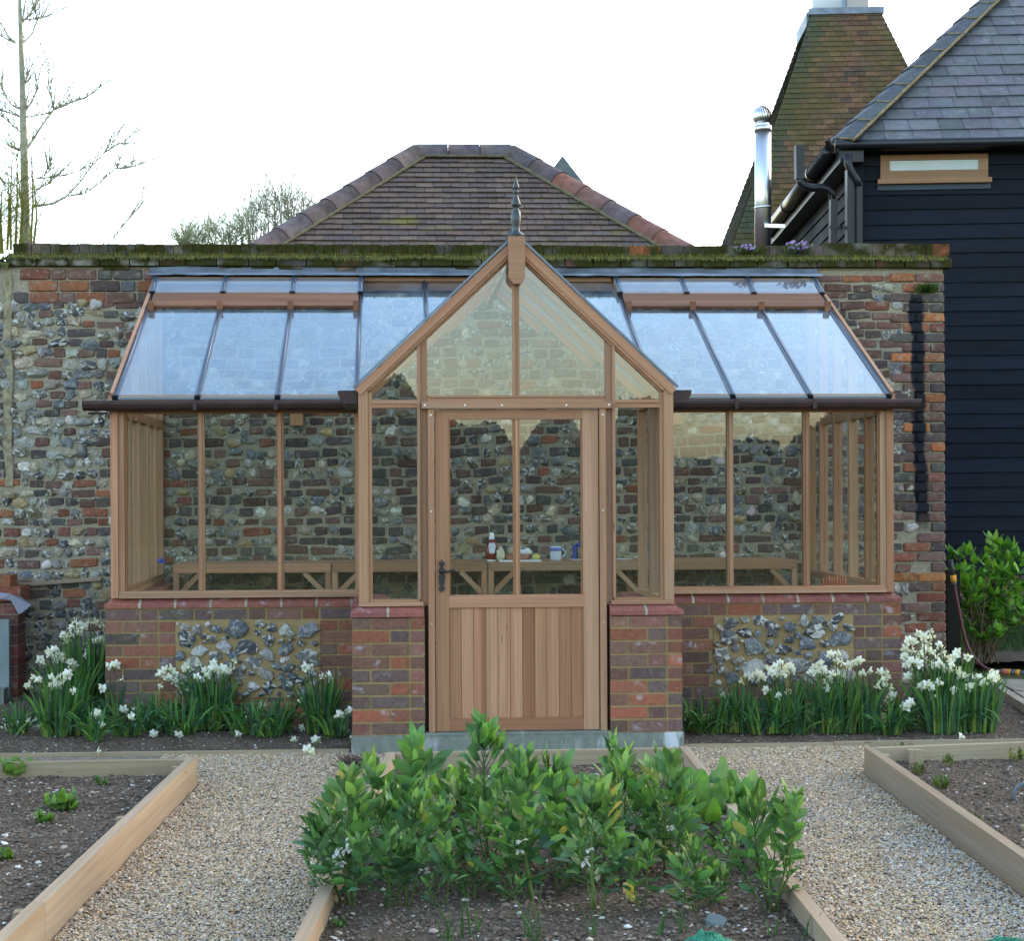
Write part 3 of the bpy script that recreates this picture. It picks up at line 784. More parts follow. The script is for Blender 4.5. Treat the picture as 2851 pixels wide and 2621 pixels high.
# --- main front wall, left and right of the porch
for sgn in (-1, 1):
    X = lambda d: XM + sgn * d
    def lo(d0, d1): return (min(X(d0), X(d1)), max(X(d0), X(d1)))
    def post(mb):
        a, b = lo(2.491, 2.445); mb.box(a, b, 9.775, 9.86, 0.833, 2.02, CED())
        a, b = lo(2.444, 2.405); mb.box(a, b, 9.785, 9.85, 0.862, 2.0, CED())
        a, b = lo(2.404, 2.392); mb.box(a, b, 9.80, 9.83, 0.875, 2.0, (0.75, 0.62, 0.5))
    part('corner_post', post)
    def sill(mb):
        a, b = lo(2.44, 0.915); mb.box(a, b, 9.765, 9.86, 0.832, 0.858, CED()); mb.box(a, b, 9.782, 9.85, 0.8585, 0.875, CED())
    part('sill_rail', sill)
    for d in (1.928, 1.433, 0.945):
        def mull(mb, d=d):
            c = CED(); a, b = lo(d + 0.012, d - 0.008); mb.box(a, b, 9.776, 9.85, 0.8755, 2.0, c)
            a, b = lo(d + 0.021, d + 0.0125); mb.box(a, b, 9.79, 9.84, 0.8755, 2.0, tuple(q * 0.8 for q in c))
            a, b = lo(d - 0.0085, d - 0.020); mb.box(a, b, 9.787, 9.84, 0.8755, 2.0, CED())
        part('mullion', mull)
    edges = [2.392, 1.949, None, 1.908, 1.454, None, 1.413, 0.966]
    for d0, d1 in ((2.392, 1.949), (1.908, 1.454), (1.413, 0.966)):
        a, b = lo(d0, d1)
        pane('glass_pane', [(a, 9.806, 0.875), (b, 9.806, 0.875), (b, 9.806, 2.0), (a, 9.806, 2.0)], 0.004, MT['glass'])
    def plate(mb):
        a, b = lo(2.5, 0.92); mb.box(a, b, 9.79, 9.865, 1.992, 2.06, (0.8, 0.72, 0.66)); mb.box(a, b, 9.766, 9.86, 2.0605, 2.107, CED())
    part('eaves_plate', plate)
    # gutter: ogee trough with open top
    def gut(mb):
        a, b = lo(2.64, 0.90)
        prof = [(9.672, 2.068), (9.664, 2.062), (9.664, 2.045), (9.675, 2.022), (9.695, 2.010), (9.745, 2.006), (9.760, 2.012), (9.764, 2.068), (9.752, 2.066), (9.75, 2.022), (9.700, 2.018), (9.684, 2.030), (9.676, 2.048), (9.679, 2.066)]
        mb.prism(prof, 'x', a, b)
        for d in (1.95, 1.45):
            q = X(d); mb.box(q - 0.012, q + 0.012, 9.661, 9.70, 2.008, 2.070)
        # stop end and the bracket arm under it
        mb.prism(prof[:8], 'x', X(2.64) - 0.003, X(2.64) + 0.003)
        a, b = lo(2.62, 2.50); mb.box(a, b, 9.74, 9.765, 1.985, 2.0)
    part('gutter', gut, MT['gutter'])
    # porch side gutter running back from the gable
    def gut2(mb):
        a, b = (PW0 - 0.118, PW0 - 0.006) if sgn < 0 else (PW1 + 0.006, PW1 + 0.118)
        o = a if sgn < 0 else b; i = b if sgn < 0 else a; s_ = -sgn
        prof = [(o, 2.076), (o, 2.056), (o + s_ * 0.016, 2.020), (o + s_ * 0.035, 2.004), (i, 2.0), (i, 2.076), (i - s_ * 0.008, 2.076), (i - s_ * 0.008, 2.012), (o + s_ * 0.036, 2.014), (o + s_ * 0.012, 2.05), (o + s_ * 0.010, 2.076)]
        mb.prism(prof, 'y', 8.90, 9.66); mb.prism(prof[:6], 'y', 8.895, 8.8995)
    part('porch_gutter', gut2, MT['gutter'])
    # --- main roof bars
    for d in (2.455, 1.945, 1.445, 0.952, 0.48):
        xb = X(d); yb = 9.765
        if d < 0.9: yb = 9.8 + (0.906 - d + 0.02) / 0.906 * (YV - 9.8) + 0.03
        yt = 11.63
        p0, p1 = Vector((xb, yb, RZ(yb))), Vector((xb, yt, RZ(yt)))
        def bar(mb):
            mb.beam(p0, p1, 0.032, 0.055, RN, CED(), 0, 0.5, 1.06)
            mb.beam(p0 + RN * 0.0045, p1 + RN * 0.0045, 0.036, 0.008, RN, m=1, b=0)
            mb.tube([p0 + RN * 0.011, p1 + RN * 0.011], 0.0105, 8, m=1)
            if d > 0.9: mb.beam(p0 - SLN * 0.012 - RN * 0.02, p0 + SLN * 0.004 - RN * 0.02, 0.04, 0.055, RN, m=2)
        part('roof_bar', bar, [MT['cedar'], MT['bar'], MT['cap']])
    if True:
        xb = X(2.478)
        part('verge_board', lambda mb: mb.beam((xb, 9.765, RZ(9.765)), (xb, 11.63, RZ(11.63)), 0.022, 0.10, RN, CED(), 0, 0.5, 0.72))
        xb2 = X(0.915)
        part('valley_bar', lambda mb: mb.beam((xb2, 9.77, RZ(9.77) + 0.012), (XPC + sgn * 0.02, YV, RZ(YV) + 0.012), 0.05, 0.012, RN, m=0), MT['bar'])
    # --- roof glass below the vents and the full-height pane beside the porch
    YO = 11.06
    for d0, d1 in ((2.437, 1.963), (1.927, 1.463), (1.427, 0.970)):
        a, b = lo(d0, d1)
        pane('roof_pane', [(a, 9.752, RZ(9.752)), (b, 9.752, RZ(9.752)), (b, YO + 0.03, RZ(YO + 0.03)), (a, YO + 0.03, RZ(YO + 0.03))], 0.004, MT['roof_glass'])
        part('glass_edge', lambda mb: mb.beam((a, 9.75, RZ(9.75) - 0.004), (b, 9.75, RZ(9.75) - 0.004), 0.006, 0.012, (0, 0, 1)), MT['bar'])
    vy = lambda d: 9.8 + (0.906 - d) / 0.906 * (YV - 9.8)
    for d0, d1 in ((0.934, 0.498), (0.462, 0.02)):
        pts = [(X(d0), max(9.80, vy(min(d0, 0.9)) + 0.03)), (X(d1), vy(d1) + 0.03), (X(d1), 11.60), (X(d0), 11.60)]
        if sgn > 0: pts = pts[::-1]
        pane('roof_pane', [(x, y, RZ(y)) for x, y in pts], 0.004, MT['roof_glass'])
    # --- roof vent standing ajar: sash of three panes hinged at the ridge
    th = math.radians(33.0); hy, hz, L = 11.50, 3.09, 0.262
    def V(d, t, up=0.0): # point on the vent plane: t metres down from the hinge
        return Vector((X(d), hy - math.cos(th) * t - math.sin(th) * up, hz - math.sin(th) * t + math.cos(th) * up))
    VN = Vector((0, -math.sin(th), math.cos(th)))
    vent = part('roof_vent', lambda mb: (mb.beam(V(2.47, L - 0.02), V(0.935, L - 0.02), 0.034, 0.055, VN, (0.6, 0.46, 0.38), 0, 0.5, 1.0),
                                         mb.beam(V(2.47, 0.02), V(0.935, 0.02), 0.04, 0.04, VN, CED(), 0, 0.5, 1.0)))
    for d in (2.455, 1.945, 1.445, 0.952):
        def vb(mb):
            mb.beam(V(d, 0.0), V(d, L), 0.032, 0.045, VN, CED(), 0, 0.5, 1.08)
            mb.beam(V(d, 0.0, 0.0045), V(d, L + 0.004, 0.0045), 0.036, 0.008, VN, m=1, b=0)
            mb.tube([V(d, 0, 0.011), V(d, L + 0.004, 0.011)], 0.0105, 8, m=1)
            mb.beam(V(d, L + 0.004, -0.002), V(d, L + 0.014, -0.002), 0.04, 0.035, VN, m=2)
        part('vent_bar', vb, [MT['cedar'], MT['bar'], MT['cap']], vent)
    for d0, d1 in ((2.437, 1.963), (1.927, 1.463), (1.427, 0.970)):
        pts = [V(d0, L + 0.006), V(d1, L + 0.006), V(d1, 0.02), V(d0, 0.02)]
        if sgn > 0: pts = [pts[1], pts[0], pts[3], pts[2]]
        o = pane('vent_pane', pts, 0.004, MT['roof_glass']); o.parent = vent
    # brown board painted as a roof-glass reflection, with round-ended stays over it
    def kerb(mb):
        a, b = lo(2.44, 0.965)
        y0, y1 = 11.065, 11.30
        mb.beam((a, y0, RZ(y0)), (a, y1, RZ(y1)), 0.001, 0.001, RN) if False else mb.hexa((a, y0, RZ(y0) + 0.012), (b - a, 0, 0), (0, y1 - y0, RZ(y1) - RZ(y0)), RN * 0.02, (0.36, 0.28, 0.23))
    part('vent_reflection_board', kerb)
    for d in (2.43, 1.945, 1.445, 0.98):
        def stay(mb):
            q = X(d); y0 = 11.03; zb = RZ(y0) + 0.02
            mb.prism([(q - 0.02, zb + 0.06), (q + 0.02, zb + 0.06), (q + 0.02, zb - 0.005), (q + 0.010, zb - 0.02), (q - 0.010, zb - 0.02), (q - 0.02, zb - 0.005)], 'y', y0, y0 + 0.03, (0.42, 0.3, 0.25))
        part('vent_stay', stay)
    # --- glazed end wall running back to the flint wall
    xe = X(2.46)
    part('end_sill', lambda mb: (mb.box(min(xe - .035, xe + .035), xe + .035, 9.865, YW - 0.03, 0.832, 0.862, CED()), mb.box(xe - 0.02, xe + 0.02, 9.865, YW - 0.03, 0.8625, 0.888, CED())))
    part('end_rail', lambda mb: mb.box(xe - 0.022, xe + 0.022, 9.865, YW - 0.03, 1.975, 2.035, CED()))
    ys = [9.86, 10.19, 10.555, 10.92, 11.285, 11.61]
    for y in ys[1:]:
        part('end_mullion', lambda mb: mb.box(xe - 0.03, xe + 0.03, y - 0.018, y + 0.018, 0.8885, RZ(y) - 0.035, CED()))
    for y0, y1 in zip(ys[:-1], ys[1:]):
        q = [(xe, y0 + 0.018, 0.888), (xe, y1 - 0.018, 0.888), (xe, y1 - 0.018, RZ(y1) - 0.05), (xe, y0 + 0.018, RZ(y0) - 0.05)]
        pane('end_pane', q, 0.004, MT['glass'])
    # --- porch side wall
    xs = PW0 + 0.03 if sgn < 0 else PW1 - 0.03
    part('porch_sill', lambda mb: mb.box(xs - 0.035, xs + 0.035, 8.905, 9.79, 0.838, 0.872, CED()))
    part('porch_plate', lambda mb: mb.box(xs - 0.03, xs + 0.03, 8.905, 9.79, 2.0, 2.085, CED()))
    for y in (9.345, 9.765):
        part('porch_mullion', lambda mb: mb.box(xs - 0.028, xs + 0.028, y - 0.018, y + 0.018, 0.8725, 2.0, CED()))
    for y0, y1 in ((8.905, 9.327), (9.363, 9.747)):
        pane('porch_pane', [(xs, y0, 0.872), (xs, y1, 0.872), (xs, y1, 2.0), (xs, y0, 2.0)], 0.004, MT['glass'])
    # --- porch front: posts, side light, rake board
    Q = lambda x: x if sgn < 0 else mirror_x(x, XPC)      # written for the left side
    def qb(mb, x0, x1, *r): a, b = Q(x0), Q(x1); mb.box(min(a, b), max(a, b), *r)
    def pp(mb):
        qb(mb, PW0, PW0 + 0.056, 8.83, 8.905, 0.862, 2.085, CED()); qb(mb, PW0 + 0.0565, -0.112, 8.842, 8.90, 0.875, 2.06, CED())
    part('porch_post', pp)
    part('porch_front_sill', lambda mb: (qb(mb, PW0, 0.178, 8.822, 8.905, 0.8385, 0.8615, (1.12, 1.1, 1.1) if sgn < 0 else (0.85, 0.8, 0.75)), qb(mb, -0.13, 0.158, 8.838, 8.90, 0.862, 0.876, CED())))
    def dp(mb):
        c = CED(); qb(mb, 0.147, 0.164, 8.835, 8.90, 0.8765, 2.335, CED()); qb(mb, 0.1645, 0.205, 8.85, 8.905, 0.8385, 2.35, tuple(q * 0.85 for q in c))
    part('door_post', dp)
    part('jamb_gap_shade', lambda mb: qb(mb, 0.1872, 0.2055, 8.88, 8.904, 0.117, 0.838, (0.22, 0.18, 0.15)))  # dark strip added so the gap beside the jamb reads as shade
    part('door_jamb', lambda mb: qb(mb, 0.206, 0.2425, 8.808, 8.905, 0.117, 1.966, CED()))
    part('side_light_rail', lambda mb: (qb(mb, -0.112, 0.147, 8.836, 8.90, 1.998, 2.018, CED()), qb(mb, -0.112, 0.147, 8.842, 8.90, 1.972, 1.9975, (0.9, 0.82, 0.74))))
    a, b = sorted((Q(-0.112), Q(0.147)))
    pane('side_light', [(a, 8.862, 0.876), (b, 8.862, 0.876), (b, 8.862, 1.972), (a, 8.862, 1.972)], 0.004, MT['glass'])
    zt = lambda x: PZ(x) - 0.088
    xi = -0.112
    pts = [(Q(-0.112), 2.018), (Q(0.147), 2.018), (Q(0.147), zt(0.147)), (Q(-0.112), zt(-0.112))]
    if sgn > 0: pts = pts[::-1]
    pane('gable_pane', [(x, 8.862, z) for x, z in pts], 0.004, MT['glass'])
    pts = [(Q(0.206), 2.043), (Q(0.697), 2.043), (Q(0.697), zt(0.697)), (Q(0.206), zt(0.206))]
    if sgn > 0: pts = pts[::-1]
    pane('gable_pane', [(x, 8.862, z) for x, z in pts], 0.004, MT['glass'])
    def rake(mb):
        pl = [(Q(PW0), PZ(PW0)), (Q(XPC), PR), (Q(XPC), PR - 0.09), (Q(-0.13), PZ(-0.13) - 0.09), (Q(-0.13), 2.0), (Q(PW0), 2.086)]
        pl[4] = (Q(-0.134), 2.086)
        mb.prism(pl, 'y', 8.824, 8.90, CED())
        mb.prism([(Q(-0.12), PZ(-0.12) - 0.0905), (Q(XPC - 0.03), PZ(XPC - 0.03) - 0.0905), (Q(XPC - 0.03), PZ(XPC - 0.03) - 0.107), (Q(-0.12), PZ(-0.12) - 0.107)], 'y', 8.84, 8.898, (0.9, 0.8, 0.72))
    part('rake_board', rake)
    # --- porch roof: bars across the slope and panes between them
    def S(Y, t, up=0.0):
        x = Q(PW0 - 0.02) + (XPC - Q(PW0 - 0.02)) * t; n = Vector((-sgn * -1 * 0, 0, 0))
        nv = Vector((sgn * (PR - 2.08), 0, 0.926)).normalized()
        return Vector((x, Y, 2.082 + (PR - 2.082) * t)) + nv * up
    nv = Vector((sgn * (PR - 2.08), 0, 0.926)).normalized()
    vt = lambda Y: max(0.0, (Y - 9.8) / (YV - 9.8))
    yy = [8.815, 9.30, 9.78, 10.25, 10.75, YV - 0.02]
    for i, Y in enumerate(yy[:-1]):
        t0 = vt(Y) + (0.02 if Y > 9.8 else 0)
        part('porch_roof_bar', lambda mb: (mb.beam(S(Y + 0.02, t0), S(Y + 0.02, 0.985), 0.032, 0.045, nv, CED(), 0, 0.5, 1.1), mb.beam(S(Y + 0.016, t0, 0.005), S(Y + 0.016, 0.99, 0.005), 0.04, 0.010, nv, m=1, b=0)), [MT['cedar'], MT['bar']])
    for y0, y1 in zip(yy[:-1], yy[1:]):
        t0, t1 = vt(y0), vt(y1)
        pts = [S(y0 + 0.03, t0), S(y1 + 0.005, t1), S(y1 + 0.005, 0.985), S(y0 + 0.03, 0.985)]
        if t1 > 0.97: pts = [S(y0 + 0.03, t0), S(y1, 0.985), S(y0 + 0.03, 0.985)]
        if sgn > 0: pts = pts[::-1]
        pane('porch_roof_pane', pts, 0.004, MT['roof_glass'])
    # bracket block on the flint wall
    xbk = P(827, 1160, 11.6).x if sgn < 0 else P(1880, 1166, 11.6).x
    part('wall_block', lambda mb: mb.box(xbk - 0.047, xbk + 0.047, 11.52, YW - 0.03, 1.99, 2.12, CED()))
    part('tie_rail', lambda mb: mb.box(xbk - 0.02, xbk + 0.02, 11.0, 11.52, 2.2, 2.26, CED())) if False else None

# --- ridge purlin, wall plate, flashing, centre panes and fittings
part('wall_plate', lambda mb: mb.box(XM - 2.47, XM + 2.47, 11.565, YW - 0.03, 3.0, 3.085, (0.9, 0.78, 0.7)))
part('ridge_rail', lambda mb: mb.box(XM - 0.93, XM + 0.93, 11.545, 11.564, 3.068, 3.102, CED()))
def flash(mb):
    n = 120; rows = [(YW - 0.028, 3.182), (YW - 0.034, 3.150), (11.58, 3.135), (11.475, 3.116), (11.472, 3.102)]
    vs = []
    for i in range(n + 1):
        x = XM - 2.52 + 5.04 * i / n
        for k, (y, z) in enumerate(rows):
            w = 0.012 * noise.noise(Vector((x * 3, k * 0.7, 2))) if k < 3 else 0.003 * noise.noise(Vector((x * 8, k, 2)))
            vs.append((x, y - abs(w) * 0.5, z + w))
    m = len(rows)
    mb.idx(vs, [(i * m + k, i * m + k + 1, (i + 1) * m + k + 1, (i + 1) * m + k) for i in range(n) for k in range(m - 1)], m=0, smooth=True)
    for x in (-0.1, 1.55):
        mb.box(x, x + 0.008, 11.474, 11.56, 3.116, 3.134)
part('lead_flashing', flash, MT['lead'])
def transom(mb):
    mb.box(0.2055, 1.2285, 8.845, 8.905, 2.006, 2.031, (0.9, 0.84, 0.78)); mb.box(0.21, 1.224, 8.838, 8.90, 2.0315, 2.043, CED())
    mb.box(0.172, 1.262, 8.795, 8.844, 1.9665, 2.004, CED())
part('transom', transom)
part('gable_muntin', lambda mb: (mb.box(0.6975, 0.7105, 8.838, 8.895, 2.0435, 2.86, CED()), mb.box(0.711, 0.722, 8.832, 8.895, 2.0435, 2.86, (0.8, 0.7, 0.6)), mb.box(0.7225, 0.7365, 8.838, 8.895, 2.0435, 2.86, CED())))
part('drop_block', lambda mb: (mb.prism([(0.671, 2.945), (0.671, 2.705), (0.699, 2.672), (0.735, 2.672), (0.763, 2.705), (0.763, 2.945)], 'y', 8.745, 8.8235, CED())))
part('ridge_board', lambda mb: (mb.box(XPC - 0.016, XPC + 0.016, 8.9005, YV, 2.86, 2.952, CED()), mb.prism([(XPC - 0.035, 2.945), (XPC, 2.985), (XPC + 0.035, 2.945)], 'y', 8.83, YV - 0.01, (1, 1, 1), 1)), [MT['cedar'], MT['bar']])
prof = [(0.052, 0), (0.052, 0.006), (0.024, 0.026), (0.022, 0.030), (0.023, 0.06), (0.030, 0.085), (0.029, 0.115), (0.024, 0.143), (0.020, 0.150), (0.014, 0.160), (0.020, 0.168), (0.0275, 0.178), (0.027, 0.19), (0.018, 0.21), (0.012, 0.23), (0.008, 0.24), (0.015, 0.247), (0.017, 0.256), (0.010, 0.266), (0.017, 0.274), (0.019, 0.283), (0.013, 0.30), (0.005, 0.325), (0.0008, 0.342)]
part('finial', lambda mb: (mb.lathe([(r * 0.98, z) for r, z in prof], (XPC, 8.787, 2.9465), 18), mb.box(XPC - 0.05, XPC + 0.05, 8.74, 8.83, 2.9455, 2.951)), MT['finial'])
def crest(mb):
    y = 8.93
    while y < YV - 0.08:
        mb.prism([(y - 0.018, 2.98), (y + 0.018, 2.98), (y + 0.007, 3.012), (y + 0.016, 3.03), (y, 3.062), (y - 0.016, 3.03), (y - 0.007, 3.012)], 'x', XPC - 0.005, XPC + 0.005)
        y += 0.062
part('ridge_cresting', crest, MT['finial'])

# --- the door
DR = MB()
def door():
    d = part('door', lambda mb: (mb.box(0.2475, 0.324, 8.826, 8.872, 0.120, 1.960, CED()), mb.box(1.096, 1.1855, 8.826, 8.872, 0.120, 1.960, CED()),
                                 mb.box(0.3245, 1.0955, 8.8265, 8.872, 1.905, 1.9595, CED()), mb.box(0.3245, 1.0955, 8.8265, 8.872, 0.826, 0.886, (1.08, 0.97, 0.95)),
                                 mb.box(0.3245, 1.0955, 8.8265, 8.872, 0.1205, 0.192, (0.68, 0.56, 0.50)),
                                 mb.box(0.3245, 1.0955, 8.835, 8.865, 0.8862, 0.898, (1.1, 1.03, 1.0)), mb.box(0.3245, 0.334, 8.835, 8.865, 0.8985, 1.9, (0.8, 0.66, 0.52)), mb.box(1.086, 1.0955, 8.835, 8.865, 0.8985, 1.9, (0.8, 0.66, 0.52))))
    part('muntin', lambda mb: (mb.box(0.694, 0.708, 8.836, 8.866, 0.8985, 1.9045, (0.8, 0.66, 0.55)), mb.box(0.7085, 0.722, 8.830, 8.866, 0.8985, 1.9045, (1.15, 1.1, 1.0)), mb.box(0.7225, 0.734, 8.836, 8.866, 0.8985, 1.9045, CED())), parent=d)
    for a, b in ((0.334, 0.694), (0.734, 1.086)):
        o = pane('door_pane', [(a, 8.848, 0.898), (b, 8.848, 0.898), (b, 8.848, 1.905), (a, 8.848, 1.905)], 0.004, MT['glass']); o.parent = d
    def planks(mb):
        tints = [(0.80, 0.72, 0.64), (1.16, 1.08, 1.05), (1.02, 0.86, 0.80), (1.08, 1.08, 1.02), (1.12, 1.06, 1.0), (1.1, 1.04, 1.0), (0.66, 0.52, 0.44), (0.98, 0.92, 0.82), (1.1, 1.0, 0.93), (0.78, 0.66, 0.60), (0.85, 0.70, 0.62)]
        n = len(tints); w = (1.0955 - 0.3245) / n
        for i, c in enumerate(tints):
            a = 0.3245 + i * w
            mb.box(a + 0.0012, a + w - 0.0012, 8.838 + U(-.0004, .0004), 8.86, 0.1925, 0.8255, c)
            if i in (2, 6): mb.box(a + w * 0.62, a + w - 0.0012, 8.8372, 8.85, 0.1925, 0.8255, (0.68, 0.5, 0.42))
        mb.box(0.3245, 1.0955, 8.852, 8.858, 0.1925, 0.8255, (0.25, 0.2, 0.16))
    part('plank_panel', planks, parent=d)
    def handle(mb):
        cx, cz = 0.283, 1.012
        half = [(0.0, 0.094), (0.006, 0.083), (0.004, 0.076), (0.016, 0.078), (0.019, 0.066), (0.010, 0.062), (0.011, 0.054), (0.006, 0.046), (0.017, 0.036), (0.018, 0.02), (0.013, 0.008), (0.019, -0.004), (0.018, -0.024), (0.013, -0.036), (0.017, -0.046), (0.006, -0.052), (0.011, -0.060), (0.010, -0.066), (0.019, -0.070), (0.016, -0.083), (0.004, -0.080), (0.006, -0.088), (0.0, -0.098)]
        poly = [(cx + a, cz + b) for a, b in half] + [(cx - a, cz + b) for a, b in half[-2:0:-1]]
        mb.prism(poly, 'y', 8.818, 8.8255)
        mb.tube([(cx, 8.818, cz + 0.026), (cx, 8.788, cz + 0.026)], [0.014, 0.011], 10)
        mb.tube([(cx, 8.792, cz + 0.026), (cx + 0.03, 8.786, cz + 0.024), (cx + 0.06, 8.788, cz + 0.030), (cx + 0.075, 8.79, cz + 0.034)], [0.008, 0.0065, 0.006, 0.008], 8)
    part('handle', handle, MT['iron'], d)
door()
def screws(mb):
    for x, z in ((0.19, 1.985), (0.42, 1.985), (0.63, 1.985), (1.0, 1.985), (1.245, 1.985)): mb.lathe([(0.006, 0), (0.004, 0.0018)], (0, 0, 0), 8) if False else mb.box(x - 0.0045, x + 0.0045, 8.7925, 8.7949, z - 0.0045, z + 0.0045)
    for x in (0.224, 1.21):
        for z in (1.93, 1.38, 0.74, 0.17): mb.box(x - 0.0045, x + 0.0045, 8.8055, 8.8079, z - 0.0045, z + 0.0045)
part('screw', screws, MT['steel'])

# ------------------------------------------------------------------ benches and things inside
def bench(label, x0, x1, legs):
    o = thing('potting_bench', label, 'bench', ((x0 + x1) / 2, 11.3, 0.1), 'slatted benches along the flint wall')
    zt = 0.985; yf, yb = 11.03, 11.60
    def top(mb):
        for i in range(6):
            y = yf + 0.004 + i * 0.0945; mb.box(x0 + 0.004, x1 - 0.004, y, y + 0.085, zt - 0.022, zt, CED())
    part('bench_top', top, parent=o)
    part('apron', lambda mb: (mb.box(x0 + 0.004, x1 - 0.004, yf - 0.018, yf + 0.003, zt - 0.062, zt - 0.003, CED(0.15)), mb.box(x0 + 0.02, x0 + 0.045, yf + 0.004, yb, zt - 0.07, zt - 0.023, CED()), mb.box(x1 - 0.045, x1 - 0.02, yf + 0.004, yb, zt - 0.07, zt - 0.023, CED())), parent=o)
    for s in legs:
        xa = x0 + 0.004 if s < 0 else x1 - 0.044
        for y in (yf - 0.012, yb - 0.045):
            part('leg', lambda mb: mb.box(xa, xa + 0.04, y, y + 0.04, 0.1, zt - 0.0625, CED()), parent=o)
        xl = xa + (0.04 if s < 0 else 0.0); d = -s
        part('brace', lambda mb: mb.beam((xl, yf, zt - 0.215), (xl + d * 0.15, yf, zt - 0.065), 0.024, 0.034, (0, 0, 1), CED()), parent=o)
YB = 11.05
bxs = [P(q, 1560, YB).x for q in (482, 923, 1357, 1791, 2218)]
bench('cedar bench at the left end behind the leftmost panes, next to the end wall', bxs[0], bxs[1], (-1, 1))
bench('cedar bench left of the ketchup bottle, ending behind the middle of the door glass', bxs[1], bxs[2], (-1, 1))
bench('cedar bench behind the door carrying bottle, dish and blue mug', bxs[2], bxs[3], (-1, 1))
bench('cedar bench at the right end behind the two right panes', bxs[3], bxs[4], (1,))
ZT = 0.985
def on_bench(x, y=11.2): return P(x, 1550, y).x
# ketchup bottle
bxp = on_bench(1369)
o = thing('ketchup_bottle', 'red ketchup squeeze bottle with white cap and pale label on the bench', 'bottle', (bxp, 11.2, ZT))
def bot(mb):
    mb.lathe([(0.036, 0.012), (0.046, 0.03), (0.047, 0.075), (0.040, 0.115), (0.028, 0.145), (0.020, 0.158)], (bxp, 11.2, ZT), 18, (0.16, 0.018, 0.012))
part('body', bot, MT['ceramic'], o)
part('cap', lambda mb: mb.lathe([(0.021, 0.158), (0.019, 0.17), (0.017, 0.195), (0.016, 0.208)], (bxp, 11.2, ZT), 14, (0.72, 0.76, 0.8)), MT['ceramic'], o)
part('label', lambda mb: mb.prism([(bxp - 0.026, ZT + 0.115), (bxp - 0.018, ZT + 0.135), (bxp + 0.018, ZT + 0.135), (bxp + 0.026, ZT + 0.115), (bxp + 0.018, ZT + 0.058), (bxp - 0.018, ZT + 0.058)], 'y', 11.149, 11.1525, (0.62, 0.64, 0.72)), MT['ceramic'], o)
part('foot', lambda mb: mb.lathe([(0.036, 0), (0.036, 0.0118)], (bxp, 11.2, ZT), 16, (0.7, 0.72, 0.75)), MT['ceramic'], o)
# tray with dish
a, b = on_bench(1350), on_bench(1502)
mb = MB(); mb.box(bxp + 0.05, b, 11.08, 11.36, ZT + 0.0005, ZT + 0.006, (0.62, 0.68, 0.70)); mb.box(bxp + 0.05, b, 11.075, 11.0795, ZT + 0.0005, ZT + 0.013, (0.62, 0.68, 0.70))
tag(mb.build('tray', MT['ceramic'], loc=((a + b) / 2, 11.2, ZT)), 'pale shallow tray under the terracotta dish on the bench', 'tray')
dx = on_bench(1437); zz = ZT + 0.0065
o = thing('serving_dish', 'oval terracotta dish on a pale tray', 'dish', (dx, 11.2, zz))
def dish(mb):
    n = 24; vs = []
    for r, z in ((0.098, 0), (0.112, 0.045), (0.104, 0.045), (0.094, 0.006)):
        for j in range(n):
            t = 6.2832 * j / n; vs.append((dx + r * math.cos(t), 11.2 + r * 0.62 * math.sin(t), zz + z))
    mb.idx(vs, [(k * n + j, k * n + (j + 1) % n, (k + 1) * n + (j + 1) % n, (k + 1) * n + j) for k in range(3) for j in range(n)] + [tuple(range(3 * n, 4 * n))], (0.27, 0.095, 0.045), 0, True)
part('bowl', dish, MT['ceramic'], o)
def lump(mb, c, r, col, s=(1, 1, 1), seed=0, amp=0.3, n=10, k=7):
    vs = []
    for i in range(k + 1):
        ph = math.pi * i / k
        for j in range(n):
            t = 6.2832 * j / n; d = Vector((math.sin(ph) * math.cos(t), math.sin(ph) * math.sin(t), math.cos(ph)))
            q = r * (1 + amp * noise.noise(d * 1.7 + Vector((seed, 3, 1))))
            vs.append((c[0] + d.x * q * s[0], c[1] + d.y * q * s[1], c[2] + d.z * q * s[2]))
    mb.idx(vs, [(i * n + j, (i + 1) * n + j, (i + 1) * n + (j + 1) % n, i * n + (j + 1) % n) for i in range(k) for j in range(n)], col, 0, True)
def single(name, label, cat, fn, mat, loc, group=None):
    mb = MB(); fn(mb); return tag(mb.build(name, mat, loc=loc), label, cat, group)
single('bread_roll', 'rounded tan bread roll in the terracotta dish left of the glazing bar', 'bread', lambda m: lump(m, (dx - 0.02, 11.22, zz + 0.058), 0.05, (0.42, 0.34, 0.22), (1.1, 1, 0.9), 3), MT['attr'], (dx, 11.22, zz + .02))
single('paper_napkin', 'crumpled white paper napkin in the terracotta dish', 'napkin', lambda m: lump(m, (dx + 0.072, 11.19, zz + 0.058), 0.038, (0.68, 0.68, 0.64), (1.2, 1, 0.75), 9, 0.7), MT['attr'], (dx + .07, 11.19, zz + .02))
single('paper_bag', 'crumpled cream paper bag between ketchup bottle and dish', 'bag', lambda m: (lump(m, (dx - 0.115, 11.15, zz + 0.04), 0.034, (0.58, 0.55, 0.36), (0.9, 1, 1.25), 5, 0.8)), MT['attr'], (dx - .11, 11.15, zz))
lx = on_bench(1491)
single('lemon', 'yellow lemon at the right end of the tray', 'lemon', lambda m: lump(m, (lx, 11.16, zz + 0.024), 0.025, (0.55, 0.46, 0.10), (1.15, 1, 0.95), 2, 0.1), MT['attr'], (lx, 11.16, zz))
mx = on_bench(1547)
o = thing('mug', 'pale mug with a blue band and handle on the right', 'mug', (mx, 11.2, ZT))
